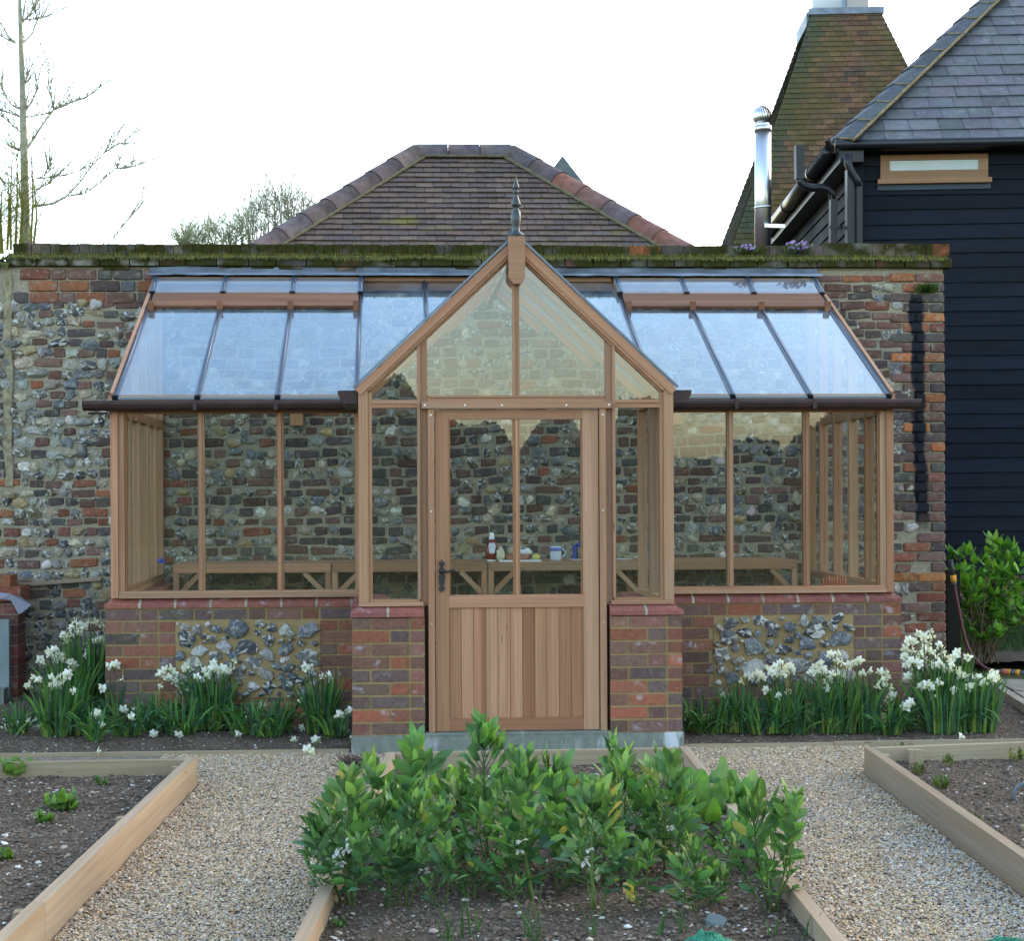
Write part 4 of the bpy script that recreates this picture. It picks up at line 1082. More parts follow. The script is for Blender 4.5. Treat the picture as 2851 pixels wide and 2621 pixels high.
part('body', lambda mb: mb.lathe([(0.036, 0.001), (0.041, 0.01), (0.042, 0.07), (0.043, 0.105), (0.038, 0.105), (0.036, 0.02)], (mx, 11.2, ZT), 18, (0.52, 0.58, 0.68)), MT['ceramic'], o)
part('band', lambda mb: mb.lathe([(0.0435, 0.072), (0.0442, 0.098)], (mx, 11.2, ZT), 18, (0.12, 0.16, 0.42)), MT['ceramic'], o)
part('handle', lambda mb: mb.tube([(mx + 0.042 + 0.03 * math.sin(math.pi * i / 8), 11.2, ZT + 0.09 - 0.065 * i / 8) for i in range(9)], 0.005, 8, (0.52, 0.58, 0.66)), MT['ceramic'], o)
cx = on_bench(1612)
o = thing('cafetiere', 'blue-framed coffee press beside the mug on a white plate', 'coffee press', (cx, 11.22, ZT + 0.012))
part('jug', lambda mb: mb.lathe([(0.034, 0), (0.034, 0.09)], (cx + 0.008, 11.22, ZT + 0.013), 16, (0.16, 0.15, 0.13)), MT['ceramic'], o)
part('frame', lambda mb: (mb.box(cx - 0.045, cx - 0.022, 11.18, 11.21, ZT + 0.0125, ZT + 0.115, (0.03, 0.05, 0.26)), mb.lathe([(0.036, 0.088), (0.036, 0.1), (0.012, 0.112), (0.008, 0.13)], (cx + 0.008, 11.22, ZT + 0.013), 14, (0.03, 0.05, 0.26))), MT['ceramic'], o)
def plate(mb, x, y, r=0.075): mb.lathe([(r * 0.6, 0), (r, 0.009), (r * 0.97, 0.011), (r * 0.6, 0.004)], (x, y, ZT + 0.0005), 24, (0.62, 0.66, 0.68))
single('plate', 'white plate under the coffee press', 'plate', lambda m: plate(m, cx, 11.22), MT['ceramic'], (cx, 11.22, ZT))
px_ = on_bench(1733)
single('plate', 'empty white plate behind the porch side light, right of the door', 'plate', lambda m: plate(m, px_, 11.2), MT['ceramic'], (px_, 11.2, ZT))
# coil of orange twine on the inner ledge
cc = P(2312, 1622, 10.1)
def coil(mb):
    for k in range(9):
        pts = [(cc.x - 0.075 + k * 0.018 + 0.03 * math.cos(t * 0.52) * 0.4, 10.0 + 0.05 * math.cos(t * 0.52), 0.875 + 0.036 * math.sin(t * 0.52) + 0.004 * (k % 3)) for t in range(13)]
        mb.tube(pts, 0.0045, 6, jit((0.50, 0.13, 0.06), 0.15), cap=False)
single('twine_coil', 'loose coil of orange twine on the inner sill behind the right pane', 'twine', coil, MT['attr'], (cc.x, 10.0, 0.84))
bp = P(447, 1562, 11.4)
single('plant_clip', 'small bright blue clip by the left end of the benches', 'clip', lambda m: (m.tube([(bp.x - 0.02, 11.4, bp.z), (bp.x + 0.02, 11.4, bp.z + 0.008)], 0.012, 8, (0.04, 0.09, 0.5)), m.box(bp.x - 0.008, bp.x + 0.008, 11.39, 11.60, bp.z - 0.02, bp.z - 0.005, (0.04, 0.09, 0.5))), MT['attr'], (bp.x, 11.4, bp.z))
# ------------------------------------------------------------------ ground, paths, soil
def sheet(name, x0, x1, y0, y1, z, step, amp, freq, mat, kind='structure', quad=None, sm=True):
    nx, ny = max(1, int((x1 - x0) / step)), max(1, int((y1 - y0) / step))
    vs = []
    for i in range(nx + 1):
        for j in range(ny + 1):
            x, y = x0 + (x1 - x0) * i / nx, y0 + (y1 - y0) * j / ny
            if quad:
                s, t = i / nx, j / ny
                p = quad[0].lerp(quad[1], s).lerp(quad[3].lerp(quad[2], s), t); x, y = p.x, p.y
            h = 0
            if amp:
                v = Vector((x * freq, y * freq, 0)); h = amp * (noise.noise(v) + 0.5 * noise.noise(v * 2.7) + 0.35 * noise.noise(v * 7.1))
            vs.append((x, y, z + h))
    mb = MB(); mb.idx(vs, [(i * (ny + 1) + j, (i + 1) * (ny + 1) + j, (i + 1) * (ny + 1) + j + 1, i * (ny + 1) + j + 1) for i in range(nx) for j in range(ny)], smooth=sm)
    return tag(mb.build(name, mat), kind=kind)

mb = MB(); mb.face([(-300, -300, -0.03), (300, -300, -0.03), (300, 600, -0.03), (-300, 600, -0.03)])
tag(mb.build('ground', MT['ground']), kind='structure')
sheet('gravel_path', -4.5, 5.0, 2.0, 8.83, 0.0, 0.12, 0.006, 2.2, MT['gravel'])
sheet('border_soil', -6.0, 5.4, 8.86, 11.64, 0.012, 0.05, 0.012, 5, MT['soil'])

BT = 0.045   # board thickness
A0, A1 = G(548, 2109, .145), G(13, 2621, .145)          # left bed, outer top edge of its right-hand board
dA = (A1 - A0).normalized(); nA = Vector((dA.y, -dA.x, 0));
if nA.x > 0: nA = -nA
C0, C1 = G(1915, 2081, .145), G(2362, 2621, .145)       # middle bed, right board (outer edge)
dC = (C1 - C0).normalized()
L0, L1 = G(893, 2465, .145), G(815, 2621, .145)
dL = (L1 - L0).normalized()
R0, R1 = G(2406, 2081, .145), G(2851, 2391, .145)
dR = (R1 - R0).normalized()
def board(mb, p, q, inward, h0=-0.03, h1=0.145, th=BT, col=None):
    p, q = Vector(p), Vector(q); p.z = q.z = 0
    d = q - p; n = Vector((-d.y, d.x, 0)).normalized()
    if n.dot(inward) < 0: n = -n
    mb.hexa(p + Vector((0, 0, h0)), d, n * th, Vector((0, 0, h1 - h0)), col or jit((1, 1, 1), 0.08))
def bed(label, loc): return thing('raised_bed', label, 'raised bed', loc)
EX = lambda p, d, y: p + d * ((y - p.y) / d.y)
# left bed
b1 = bed('left raised bed of bare soil with seedlings, edged by a pale board', (-1.6, 6.4, 0))
p0, p1 = Vector(A0), EX(A0, dA, 3.4)
mid = EX(A0, dA, 5.15)
part('board', lambda m: board(m, p0, mid, (-1, 0, 0), col=(1.02, 0.97, 0.92)), MT['board'], b1)
part('board', lambda m: board(m, mid - Vector((0, 0.003, 0)), p1, (-1, 0, 0), col=(0.99, 0.95, 0.9)), MT['board'], b1)
pr = p0 + Vector((-BT - 0.002, -0.085, 0)); dr = Vector((-1, 0.055, 0)) * -1
rl = G(0, 2125, .145); rear0 = Vector((p0.x - BT - 0.003, G(505, 2117, .145).y, 0)); rd = Vector((rl.x, rl.y, 0)) - rear0
part('board', lambda m: board(m, rear0, rear0 + rd * 3.5, (0, 1, 0), th=0.04, col=(0.85, 0.85, 0.75)), MT['board'], b1)
for y in (7.75, 6.55, 5.1):
    q = EX(A0, dA, y)
    part('peg', lambda m: m.box(q.x - BT - 0.048, q.x - BT - 0.003, q.y, q.y + 0.045, -0.02, 0.125, (0.9, 0.88, 0.8)), MT['board'], b1)
# middle bed
b2 = bed('middle raised bed planted with broad beans in front of the porch', (0.6, 6.2, 0))
lt = EX(L0, dL, 8.0); rt = Vector(C0)
part('board', lambda m: board(m, lt, EX(L0, dL, 3.6), (1, 0, 0), col=(0.98, 0.95, 0.9)), MT['board'], b2)
part('board', lambda m: board(m, rt, EX(C0, dC, 5.9), (-1, 0, 0), h1=0.15), MT['board'], b2)
part('board', lambda m: board(m, EX(C0, dC, 5.895), EX(C0, dC, 3.6), (-1, 0, 0), h1=0.14, col=(0.95, 0.95, 0.95)), MT['board'], b2)
part('board', lambda m: board(m, lt + Vector((BT + 0.002, 0, 0)), rt - Vector((BT + 0.002, 0.0, 0)), (0, -1, 0), col=(0.88, 0.88, 0.8)), MT['board'], b2)
for y in (7.9, 6.45, 5.75):
    q = EX(C0, dC, y)
    part('peg', lambda m: m.box(q.x - BT - 0.055, q.x - BT - 0.003, q.y - 0.045, q.y, -0.02, 0.12, (0.8, 0.8, 0.75)), MT['board'], b2)
# right bed
b3 = bed('right raised bed of dark soil with weeds, edged by a grey board', (3.2, 6.6, 0))
p0r = Vector(R0); mr = EX(R0, dR, 6.6)
part('board', lambda m: board(m, p0r, mr, (1, 0, 0), col=(0.78, 0.78, 0.78)), MT['board'], b3)
part('board', lambda m: board(m, mr - Vector((0, 0.002, 0)), EX(R0, dR, 3.4), (1, 0, 0), col=(0.78, 0.78, 0.78)), MT['board'], b3)
rr = G(2851, 2065, .145)
rs = Vector((p0r.x + BT + 0.003, p0r.y - 0.0, 0)); re = Vector((rr.x, rr.y, 0))
part('board', lambda m: board(m, rs, rs + (re - rs) * 2.2, (0, -1, 0), col=(0.95, 0.97, 0.9)), MT['board'], b3)
part('peg', lambda m: m.box(rs.x + 0.16, rs.x + 0.235, rs.y - BT - 0.048, rs.y - BT - 0.003, -0.02, 0.14, (0.9, 0.9, 0.85)), MT['board'], b3)
part('peg', lambda m: m.box(p0r.x + BT + 0.004, p0r.x + BT + 0.05, p0r.y - 0.16, p0r.y - 0.09, -0.02, 0.125, (0.9, 0.9, 0.85)), MT['board'], b3)
# timber edging of the flower border
for lab, xa, xb in (('thin timber edging board along the flower border left of the porch', -5.8, -0.25), ('thin timber edging board along the flower border right of the porch', 1.68, 2.55)):
    ya, yb = 8.86, 8.86
    mb = MB(); mb.box(xa, xb, 8.835, 8.857, -0.03, 0.024, (0.95, 0.95, 0.85))
    tag(mb.build('edging_board', MT['board'], loc=((xa + xb) / 2, 8.84, 0)), lab, 'edging board')
mb = MB(); mb.box(2.555, 5.2, 8.835, 8.857, -0.03, 0.03, (0.9, 0.9, 0.82))
tag(mb.build('edging_board', MT['board'], loc=(3.9, 8.84, 0)), 'thin timber edging behind the right raised bed', 'edging board')

# soil in the beds
zb = 0.068
def soil(name, q): return sheet(name, 0, 3.0, 0, 4.5, zb, 0.035, 0.013, 6, MT['soil'], quad=[Vector((x, y, 0)) for x, y in q])
i1 = EX(A0, dA, 3.4); inx = lambda p, s: (p.x + s * (BT + 0.0), p.y)
qL = [(-4.0, 3.4), (i1.x - BT * 0.5, 3.4), (p0.x - BT * 0.5, rear0.y + 0.01), (-4.0, rear0.y + 0.2)]
qC = [(EX(L0, dL, 3.6).x + BT * 0.5, 3.6), (EX(C0, dC, 3.6).x - BT * 0.5, 3.6), (rt.x - BT * 0.5, rt.y - 0.02), (lt.x + BT * 0.5, lt.y - 0.02)]
qR = [(EX(R0, dR, 3.4).x + BT * 0.5, 3.4), (5.0, 3.4), (5.0, rs.y + 0.1), (rs.x - BT * 0.3, rs.y - 0.02)]
soil('bed_soil', qL); soil('bed_soil', qC); soil('bed_soil', qR)
# floor strip between the middle bed and the step
def hgt(x, y, z, amp, f):
    v = Vector((x * f, y * f, 0)); return z + amp * (noise.noise(v) + 0.5 * noise.noise(v * 2.7) + 0.35 * noise.noise(v * 7.1))

def inquad(q, x, y):
    s = None
    for i in range(4):
        a, b = q[i], q[(i + 1) % 4]
        c = (b[0] - a[0]) * (y - a[1]) - (b[1] - a[1]) * (x - a[0])
        if c < 0: return False
    return True

def scatter(name, pts, sizes, cols, mat, flat=0.65):
    """many little stones as one mesh, built with arrays"""
    n = len(pts); g = np.random.RandomState(5)
    base = np.array([(1, 0, 0), (-1, 0, 0), (0, 1, 0), (0, -1, 0), (0, 0, 1), (0, 0, -1), (.7, .7, .45), (-.7, .7, .45), (-.7, -.7, .45), (.7, -.7, .45)], dtype=np.float32)
    tri = np.array([(0, 6, 9), (2, 7, 6), (1, 8, 7), (3, 9, 8), (4, 9, 6), (4, 6, 7), (4, 7, 8), (4, 8, 9), (0, 2, 6), (2, 1, 7), (1, 3, 8), (3, 0, 9)], dtype=np.int32)
    k, m = len(base), len(tri)
    P_ = np.array(pts, dtype=np.float32); S = np.array(sizes, dtype=np.float32)[:, None, None]
    V = base[None] * (0.75 + 0.5 * g.rand(n, k, 1)) * S
    V[:, :, 2] *= flat; V[:, :, 0] *= (0.8 + 0.5 * g.rand(n, 1))
    a = g.rand(n) * 6.283; ca, sa = np.cos(a)[:, None], np.sin(a)[:, None]
    tx = (g.rand(n, 1) - 0.5) * 0.9
    X, Y, Z = V[:, :, 0] * ca - V[:, :, 1] * sa, V[:, :, 0] * sa + V[:, :, 1] * ca, V[:, :, 2] + V[:, :, 0] * tx
    V = np.stack([X, Y, Z], 2) + P_[:, None, :]
    Fc = (tri[None] + (np.arange(n) * k)[:, None, None]).reshape(-1, 3)
    me = bpy.data.meshes.new(name)
    me.vertices.add(n * k); me.vertices.foreach_set('co', V.reshape(-1).astype(np.float32))
    me.loops.add(n * m * 3); me.loops.foreach_set('vertex_index', Fc.reshape(-1).astype(np.int32))
    me.polygons.add(n * m); me.polygons.foreach_set('loop_start', (np.arange(n * m) * 3).astype(np.int32))
    me.polygons.foreach_set('use_smooth', np.ones(n * m, dtype=bool))
    at = me.attributes.new('Col', 'FLOAT_COLOR', 'FACE')
    C = np.ones((n, 4), dtype=np.float32); C[:, :3] = np.array(cols, dtype=np.float32)
    at.data.foreach_set('color', np.repeat(C, m, 0).reshape(-1))
    me.materials.append(mat); me.update(calc_edges=True); me.validate()
    return tag(link(name, me), kind='stuff')

GC = [(0.40, 0.29, 0.17), (0.44, 0.35, 0.235), (0.50, 0.42, 0.31), (0.34, 0.25, 0.16), (0.40, 0.365, 0.32), (0.54, 0.49, 0.42), (0.29, 0.25, 0.215), (0.43, 0.30, 0.17), (0.45, 0.37, 0.26)]
GC = [(a * 1.08, b * 1.02, c * 0.94) for a, b, c in GC]
pts, sz, cl = [], [], []
for k in range(230000):
    y = 4.5 + 4.35 * rnd.random() ** 1.15; x = U(-1.3, 2.75)
    xa = EX(A0, dA, y).x if y < p0.y else -9; xl = EX(L0, dL, y).x if y < 8.0 else 9
    xc = EX(C0, dC, y).x; xr = EX(R0, dR, y).x if y < p0r.y else 9
    ok = (xa + 0.012 < x < xl - 0.012) or (xc + 0.012 < x < xr - 0.012) or (y > 8.09 and y < 8.83 and (x < -0.0 or 1.6 < x < 2.45))
    if not ok or y > 8.83: continue
    s = U(0.0032, 0.0068) if rnd.random() < 0.96 else U(0.0065, 0.0105)
    c = rnd.choice(GC)
    if xc < x and noise.noise(Vector((x * 1.2, y * 1.2, 4))) + (x - xr) * 0.5 > 0.0 and rnd.random() < 0.3: c = rnd.choice(((0.40, 0.38, 0.34), (0.48, 0.46, 0.42), (0.30, 0.285, 0.26)))
    pts.append((x, y, hgt(x, y, 0.002, 0.006, 2.2) + U(0, 0.005))); sz.append(s); cl.append(jit(c, 0.25))
scatter('gravel', pts, sz, cl, MT['pebble'])
SCOL = [(0.42, 0.40, 0.36), (0.55, 0.54, 0.50), (0.34, 0.28, 0.21), (0.26, 0.24, 0.22), (0.44, 0.36, 0.26)]
CLOD = [(0.115, 0.086, 0.062), (0.15, 0.113, 0.083), (0.085, 0.064, 0.047), (0.19, 0.145, 0.108)]
pts, sz, cl = [], [], []
for q, n, xr_ in ((qL, 20000, (-2.4, -0.95)), (qC, 20000, (-0.3, 1.6)), (qR, 16000, (2.2, 4.2))):
    for k in range(n):
        x, y = U(*xr_), U(4.4, 8.2)
        if not inquad(q, x, y): continue
        stone_ = rnd.random() < (0.10 if y < 5.4 else 0.05)
        s = U(0.003, 0.009) if not stone_ else (U(0.003, 0.008) if rnd.random() < 0.86 else U(0.008, 0.015))
        pts.append((x, y, hgt(x, y, zb, 0.013, 6) + s * 0.2)); sz.append(s); cl.append(jit(rnd.choice(SCOL if stone_ else CLOD), 0.25))
for k in range(20000):
    x, y = U(-3, 5.2), U(8.87, 11.5)
    if -1.8 < x < 3.27 and y > 9.78: continue
    stone_ = rnd.random() < 0.10
    s = U(0.003, 0.009)
    pts.append((x, y, hgt(x, y, 0.012, 0.012, 5) + s * 0.2)); sz.append(s); cl.append(jit(rnd.choice(SCOL if stone_ else CLOD), 0.25))
for k in range(900):
    q, xr_ = rnd.choice(((qL, (-2.2, -1.0)), (qC, (-0.3, 1.6)), (qC, (-0.3, 1.6)), (qR, (2.3, 4.0))))
    x, y = U(*xr_), U(4.5, 8.1)
    if inquad(q, x, y):
        s = U(0.009, 0.019); pts.append((x, y, hgt(x, y, zb, 0.013, 6))); sz.append(s); cl.append(jit(rnd.choice(CLOD), 0.2))
scatter('soil_crumbs', pts, sz, cl, MT['pebble'])
# a few slate pieces lying in the middle bed by the right board
for (x, y, lab, s) in ((2195, 2500, 'flat grey-green slate shard leaning in the soil by the right board of the bean bed', 0.034), (2235, 2520, 'darker slate shard against the right board of the bean bed', 0.036), (1995, 2572, 'bluish slate chip lying flat at the front of the bean bed', 0.035)):
    p = G(x, y, zb); 
    mb = MB(); n_ = 6; poly = [(p.x + s * U(0.7, 1.2) * math.cos(6.28 * i / n_), p.y + s * 0.7 * U(0.7, 1.2) * math.sin(6.28 * i / n_)) for i in range(n_)]
    vs = [(a, b, p.z - 0.008 + 0.35 * (b - p.y)) for a, b in poly] + [(a, b, p.z + 0.014 + 0.6 * (b - p.y)) for a, b in poly]
    mb.idx(vs, [tuple(range(n_))[::-1], tuple(range(n_, 2 * n_))] + [(i, (i + 1) % n_, n_ + (i + 1) % n_, n_ + i) for i in range(n_)], (0.13, 0.155, 0.15))
    tag(mb.build('slate_shard', MT['slate'], loc=p), lab, 'stone')

# ------------------------------------------------------------------ plants
def strip(mb, pts, widths, side, col, fold=0.0, m=0):
    """a leaf: strip of three points across (left, midrib, right)"""
    vs = []; k = len(pts)
    for i, p in enumerate(pts):
        p = Vector(p); d = (Vector(pts[min(i + 1, k - 1)]) - Vector(pts[max(i - 1, 0)])).normalized()
        s = side - d * side.dot(d)
        s = s.normalized() if s.length > 1e-4 else Vector((1, 0, 0))
        n = s.cross(d)
        w = widths[i]
        vs += [p - s * w + n * fold * w, p, p + s * w + n * fold * w]
    fs = []
    for i in range(k - 1):
        a = 3 * i; fs += [(a, a + 1, a + 4, a + 3), (a + 1, a + 2, a + 5, a + 4)]
    mb.idx(vs, fs, col, m, True)

def leaflet(mb, base, d, side, L, W, col, droop=0.15, fold=0.25, prof=(0.12, 0.75, 1.0, 0.92, 0.6, 0.06)):
    d = d.normalized(); n = side.cross(d).normalized(); pts = []
    k = len(prof)
    for i in range(k):
        t = i / (k - 1); pts.append(base + d * L * t - n * droop * L * t * t)
    strip(mb, pts, [W * 0.5 * q for q in prof], side, col, fold)

# --- daffodils
flower_mesh = []
def make_flower(seed):
    rr = random.Random(seed); mb = MB()
    R_ = 0.029
    for k in range(6):
        a = 6.2832 * k / 6 + rr.uniform(-.15, .15); d = Vector((math.cos(a), math.sin(a), rr.uniform(-0.75, 0.1))).normalized()
        side = Vector((-math.sin(a), math.cos(a), 0)); up = side.cross(d)
        pts = [d * (0.003 + R_ * t) - up * (0.006 * t * t * rr.uniform(-1, 1.5)) for t in (0, .3, .6, .85, 1)]
        strip(mb, pts, [0.003, 0.0085, 0.0098, 0.0065, 0.0008], side, jit((0.84, 0.83, 0.76), 0.04), rr.uniform(-0.2, 0.35))
    n = 8
    prof = [(0.004, 0.0), (0.009, 0.008), (0.0095, 0.014), (0.011, 0.017)]
    mb.lathe(prof, (0, 0, 0), n, (0.78, 0.76, 0.58), 0)
    mb.tube([(0, 0, 0), (0, 0, -0.014), (0.0, 0.004, -0.02)], [0.0035, 0.002, 0.0022], 5, (0.16, 0.2, 0.05), 1)
    o = mb.build('flower', [MT['petal2'], MT['leaf']]); me = o.data; bpy.data.objects.remove(o); return me
MT['petal2'] = leafmat('white_petal', 0.6, 0.25, 0.05, 0.2)
flower_mesh = [make_flower(s) for s in range(6)]
DLEAF = [(0.062, 0.160, 0.045), (0.080, 0.195, 0.042), (0.048, 0.125, 0.06), (0.105, 0.22, 0.038), (0.085, 0.165, 0.048), (0.04, 0.10, 0.05)]
def clump(label, bx_, by_, heads, nleaf=40, lh=0.3, spread=0.6, flop=0.1, rad=0.06, zoff=0.012, cat='daffodils', cdepth=0.05):
    b = G(bx_, by_, zoff)
    o = thing('daffodil_clump', label, cat, b)
    mb = MB()
    for i in range(nleaf):
        a = U(0, 6.2832); q = rad * math.sqrt(U(0, 1))
        p = b + Vector((math.cos(a) * q, math.sin(a) * q * 0.7, -0.01))
        lean = abs(rnd.gauss(0, 0.62)) * spread
        L = lh * U(0.7, 1.12)
        if rnd.random() < flop: lean = U(1.0, 1.9); a = U(3.4, 6.1)
        d = Vector((math.cos(a), math.sin(a) * 0.7, 0)); c = jit(rnd.choice(DLEAF), 0.25)
        pts = []
        for k in range(6):
            t = k / 5; ang = lean * (0.35 + 0.9 * t * t)
            prev = pts[-1] if pts else p
            pts.append(p if k == 0 else prev + (d * math.sin(ang) + Vector((0, 0, math.cos(ang)))) * L / 5)
            if pts[-1].z < b.z + 0.006: pts[-1].z = b.z + U(0.004, 0.012)
        w = U(0.005, 0.0095); ba = U(0, 3.14); side = Vector((math.cos(ba), math.sin(ba) * 0.5, 0))
        # pale yellow-green towards the base
        strip(mb, pts, [w * 0.8, w, w, w * 0.95, w * 0.75, w * 0.1], side, c, 0.35)
        if rnd.random() < 0.7:
            strip(mb, pts[:2] + [pts[1].lerp(pts[2], U(0.2, 0.9))], [w * 0.86, w * 1.04, w * 0.6], side, jit(rnd.choice(((0.20, 0.30, 0.04), (0.14, 0.25, 0.035), (0.27, 0.34, 0.07))), 0.2), 0.36)
    mb.build('leaves', MT['leaf'], o)
    mb = MB(); fl = []
    for (hx, hy) in heads:
        hp = P(hx, hy, b.y + U(-cdepth, cdepth))
        if hp.z < b.z + 0.03: hp = G(hx, hy + 6, zoff + 0.02)
        s0 = b + Vector((U(-rad, rad) * 0.8, U(-rad, rad) * 0.5, 0))
        out = (hp - s0); out.z = 0
        m1 = s0.lerp(hp, 0.55) + Vector((0, 0, 0.06 * out.length / (out.length + 0.1)))
        top = hp + Vector((0, 0, 0.008))
        mb.tube([s0, m1, top - (top - m1) * 0.15, top], [0.0035, 0.003, 0.0026, 0.0022], 5, jit((0.06, 0.11, 0.03), 0.2), 0, False)
        fl.append(hp)
    if fl: mb.build('stalks', MT['leaf'], o)
    for hp in fl:
        f = link('flower', rnd.choice(flower_mesh), o)
        f.location = hp - b
        az = rnd.gauss(-1.57, 0.9)       # facing mostly towards the garden
        dirv = Vector((math.cos(az), math.sin(az), U(-0.55, 0.15))).normalized()
        f.rotation_euler = dirv.to_track_quat('Z', 'Y').to_euler(); f.rotation_euler.rotate_axis('Z', U(0, 6))
        f.scale = (U(0.85, 1.22),) * 3
    return o
S7 = lambda L: [(x / 2.01, 1350 + y / 2.01) for x, y in L]
S8 = lambda L: [(1850 + x / 2.008, 1350 + y / 2.008) for x, y in L]
c7 = lambda x, y: (x / 2.01, 1350 + y / 2.01)
c8 = lambda x, y: (1850 + x / 2.008, 1350 + y / 2.008)
clump('dense clump of white daffodils at the far left of the border, lower heads cream', *c7(320, 1410), S7([(185, 1080), (160, 1125), (290, 1080), (330, 1075), (310, 1110), (360, 1085), (380, 1060), (405, 1155), (270, 1195), (330, 1120), (215, 1095), (350, 1110), (295, 1125)]), 120, 0.33, 0.75, 0.14, 0.10)
clump('tall white daffodil clump hard against the left end of the brick dwarf wall', *c7(490, 1290), S7([(500, 770), (540, 765), (370, 850), (400, 800), (440, 790), (470, 800), (400, 845), (530, 870), (350, 840), (500, 930), (560, 870), (490, 950), (440, 830), (380, 880), (570, 790), (420, 770)]), 120, 0.52, 0.4, 0.0, 0.12)
clump('white daffodil clump left of and behind the cream ones, heads at mid height', *c7(380, 1320), S7([(220, 980), (280, 950), (330, 950), (310, 985), (400, 1000), (350, 970), (410, 1020), (270, 930), (240, 990), (360, 990), (320, 960), (300, 925)]), 80, 0.40, 0.6, 0.05, 0.11)
clump('thin daffodil plant with two blooms in front of the left brick corner', *c7(640, 1372), S7([(610, 1015), (645, 1010), (655, 1080), (685, 1090), (570, 1140)]), 34, 0.28, 0.7, 0.2, 0.05)
clump('wide daffodil clump in front of the left flint panel, heads in a row', *c7(1180, 1372), S7([(900, 1060), (925, 1035), (960, 1030), (940, 1080), (975, 1060), (1010, 1120), (1050, 1020), (1070, 1040), (1110, 1010), (1100, 1080), (1130, 1100), (1150, 1040), (1190, 1030), (1160, 1070), (1215, 1035), (1225, 1060), (1260, 1045), (1280, 1050), (1300, 1025), (1310, 985), (900, 1130), (1065, 1150), (1190, 1000), (1030, 1040), (1245, 1030), (985, 1100)]), 190, 0.34, 0.75, 0.12, 0.13)
clump('low floppy daffodil clump between the corner and the middle clump', *c7(880, 1385), S7([(760, 1270), (960, 1275), (860, 1385), (835, 1300), (690, 1262), (985, 1345), (1000, 1385)]), 70, 0.24, 1.1, 0.3, 0.10)
clump('flattened daffodil plant with leaves splayed on the soil near the edging', *c7(530, 1440), S7([(550, 1480), (540, 1285), (565, 1350), (735, 1300)]), 34, 0.24, 1.3, 0.45, 0.05)
clump('dark daffodil clump beside the left porch pier with nodding blooms', *c7(1800, 1395), S7([(1705, 1020), (1730, 1030), (1800, 1070), (1835, 1075), (1830, 1175), (1690, 1215), (1770, 1350), (1770, 1420), (1690, 1360), (1900, 1310), (1910, 1340)]), 90, 0.36, 0.6, 0.12, 0.10)
clump('sparse daffodil shoots with a few low blooms right of the middle clump', *c7(1580, 1388), S7([(1470, 1245), (1330, 1385), (1450, 1350), (1390, 1310), (1640, 1415)]), 36, 0.24, 0.8, 0.35, 0.06)
clump('fallen daffodil blooms and leaves at the foot of the left porch pier', *c7(1880, 1420), S7([(1720, 1475), (1745, 1480), (1940, 1380), (1960, 1270), (1975, 1400), (1900, 1290)]), 30, 0.18, 1.1, 0.3, 0.06)
clump('weak daffodil plant with fallen blooms at the far left edge', *c7(100, 1400), S7([(20, 1355), (60, 1350), (110, 1345), (160, 1325), (210, 1330)]), 40, 0.20, 1.2, 0.5, 0.06)
clump('big daffodil mass covering the right end of the dwarf wall', *c8(1560, 1372), S8([(1420, 830), (1450, 850), (1490, 820), (1500, 850), (1360, 890), (1400, 880), (1450, 900), (1480, 890), (1350, 920), (1390, 930), (1430, 950), (1500, 930), (1540, 900), (1560, 930), (1380, 990), (1420, 1000), (1460, 985), (1500, 1010), (1540, 1000), (1570, 960), (1600, 990), (1640, 940), (1620, 960), (1350, 1010), (1340, 960), (1520, 970), (1470, 930), (1370, 870), (1415, 1070), (1360, 1075), (1400, 1050)]), 150, 0.44, 0.5, 0.03, 0.17, cdepth=0.12)
clump('daffodil clump at the right of the mass, beside the paving', *c8(1720, 1385), S8([(1700, 965), (1640, 1040), (1660, 1070), (1690, 1080), (1730, 1080), (1760, 1080), (1830, 1080), (1860, 1080), (1840, 1060), (1600, 1040), (1570, 1030), (1650, 1150), (1620, 1150), (1690, 1140), (1790, 1110), (1710, 1130), (1610, 1010), (1850, 1095)]), 150, 0.34, 0.45, 0.08, 0.14, cdepth=0.1)
clump('daffodil clump in front of the mass with blooms at mid height', *c8(1560, 1395), S8([(1440, 1130), (1480, 1130), (1500, 1140), (1540, 1110), (1500, 1185), (1380, 1220), (1350, 1240), (1490, 1330), (1660, 1400), (1470, 1120)]), 80, 0.32, 0.5, 0.1, 0.10)
clump('daffodil plant with splayed leaves and drooping blooms at the wall corner', *c8(1340, 1375), S8([(1260, 1190), (1250, 1200), (1280, 1180), (1160, 1225), (1195, 1255), (1240, 1290)]), 60, 0.26, 1.0, 0.3, 0.07)
clump('daffodil clump with a fan of broad leaves, third from the corner', *c8(1110, 1385), S8([(1150, 1040), (1110, 1055), (1210, 1050), (1240, 1050), (1220, 1090), (1190, 1130), (1245, 1075), (1215, 1120), (1255, 1130)]), 80, 0.33, 0.6, 0.1, 0.08)
clump('daffodil clump with leaves in a wide V below the flint panel edge', *c8(1012, 1395), S8([(1030, 1010), (1060, 1000), (1090, 985), (940, 1060), (970, 1060), (1000, 1075), (930, 950), (970, 950), (990, 990), (960, 985)]), 90, 0.36, 0.65, 0.02, 0.06)
clump('daffodil clump with broad V leaves and tall heads before the flint panel', *c8(900, 1393), S8([(840, 1020), (870, 1000), (880, 1030), (820, 1050), (910, 1135), (900, 1100), (920, 1090), (850, 1045), (890, 1050)]), 90, 0.34, 0.65, 0.02, 0.06)
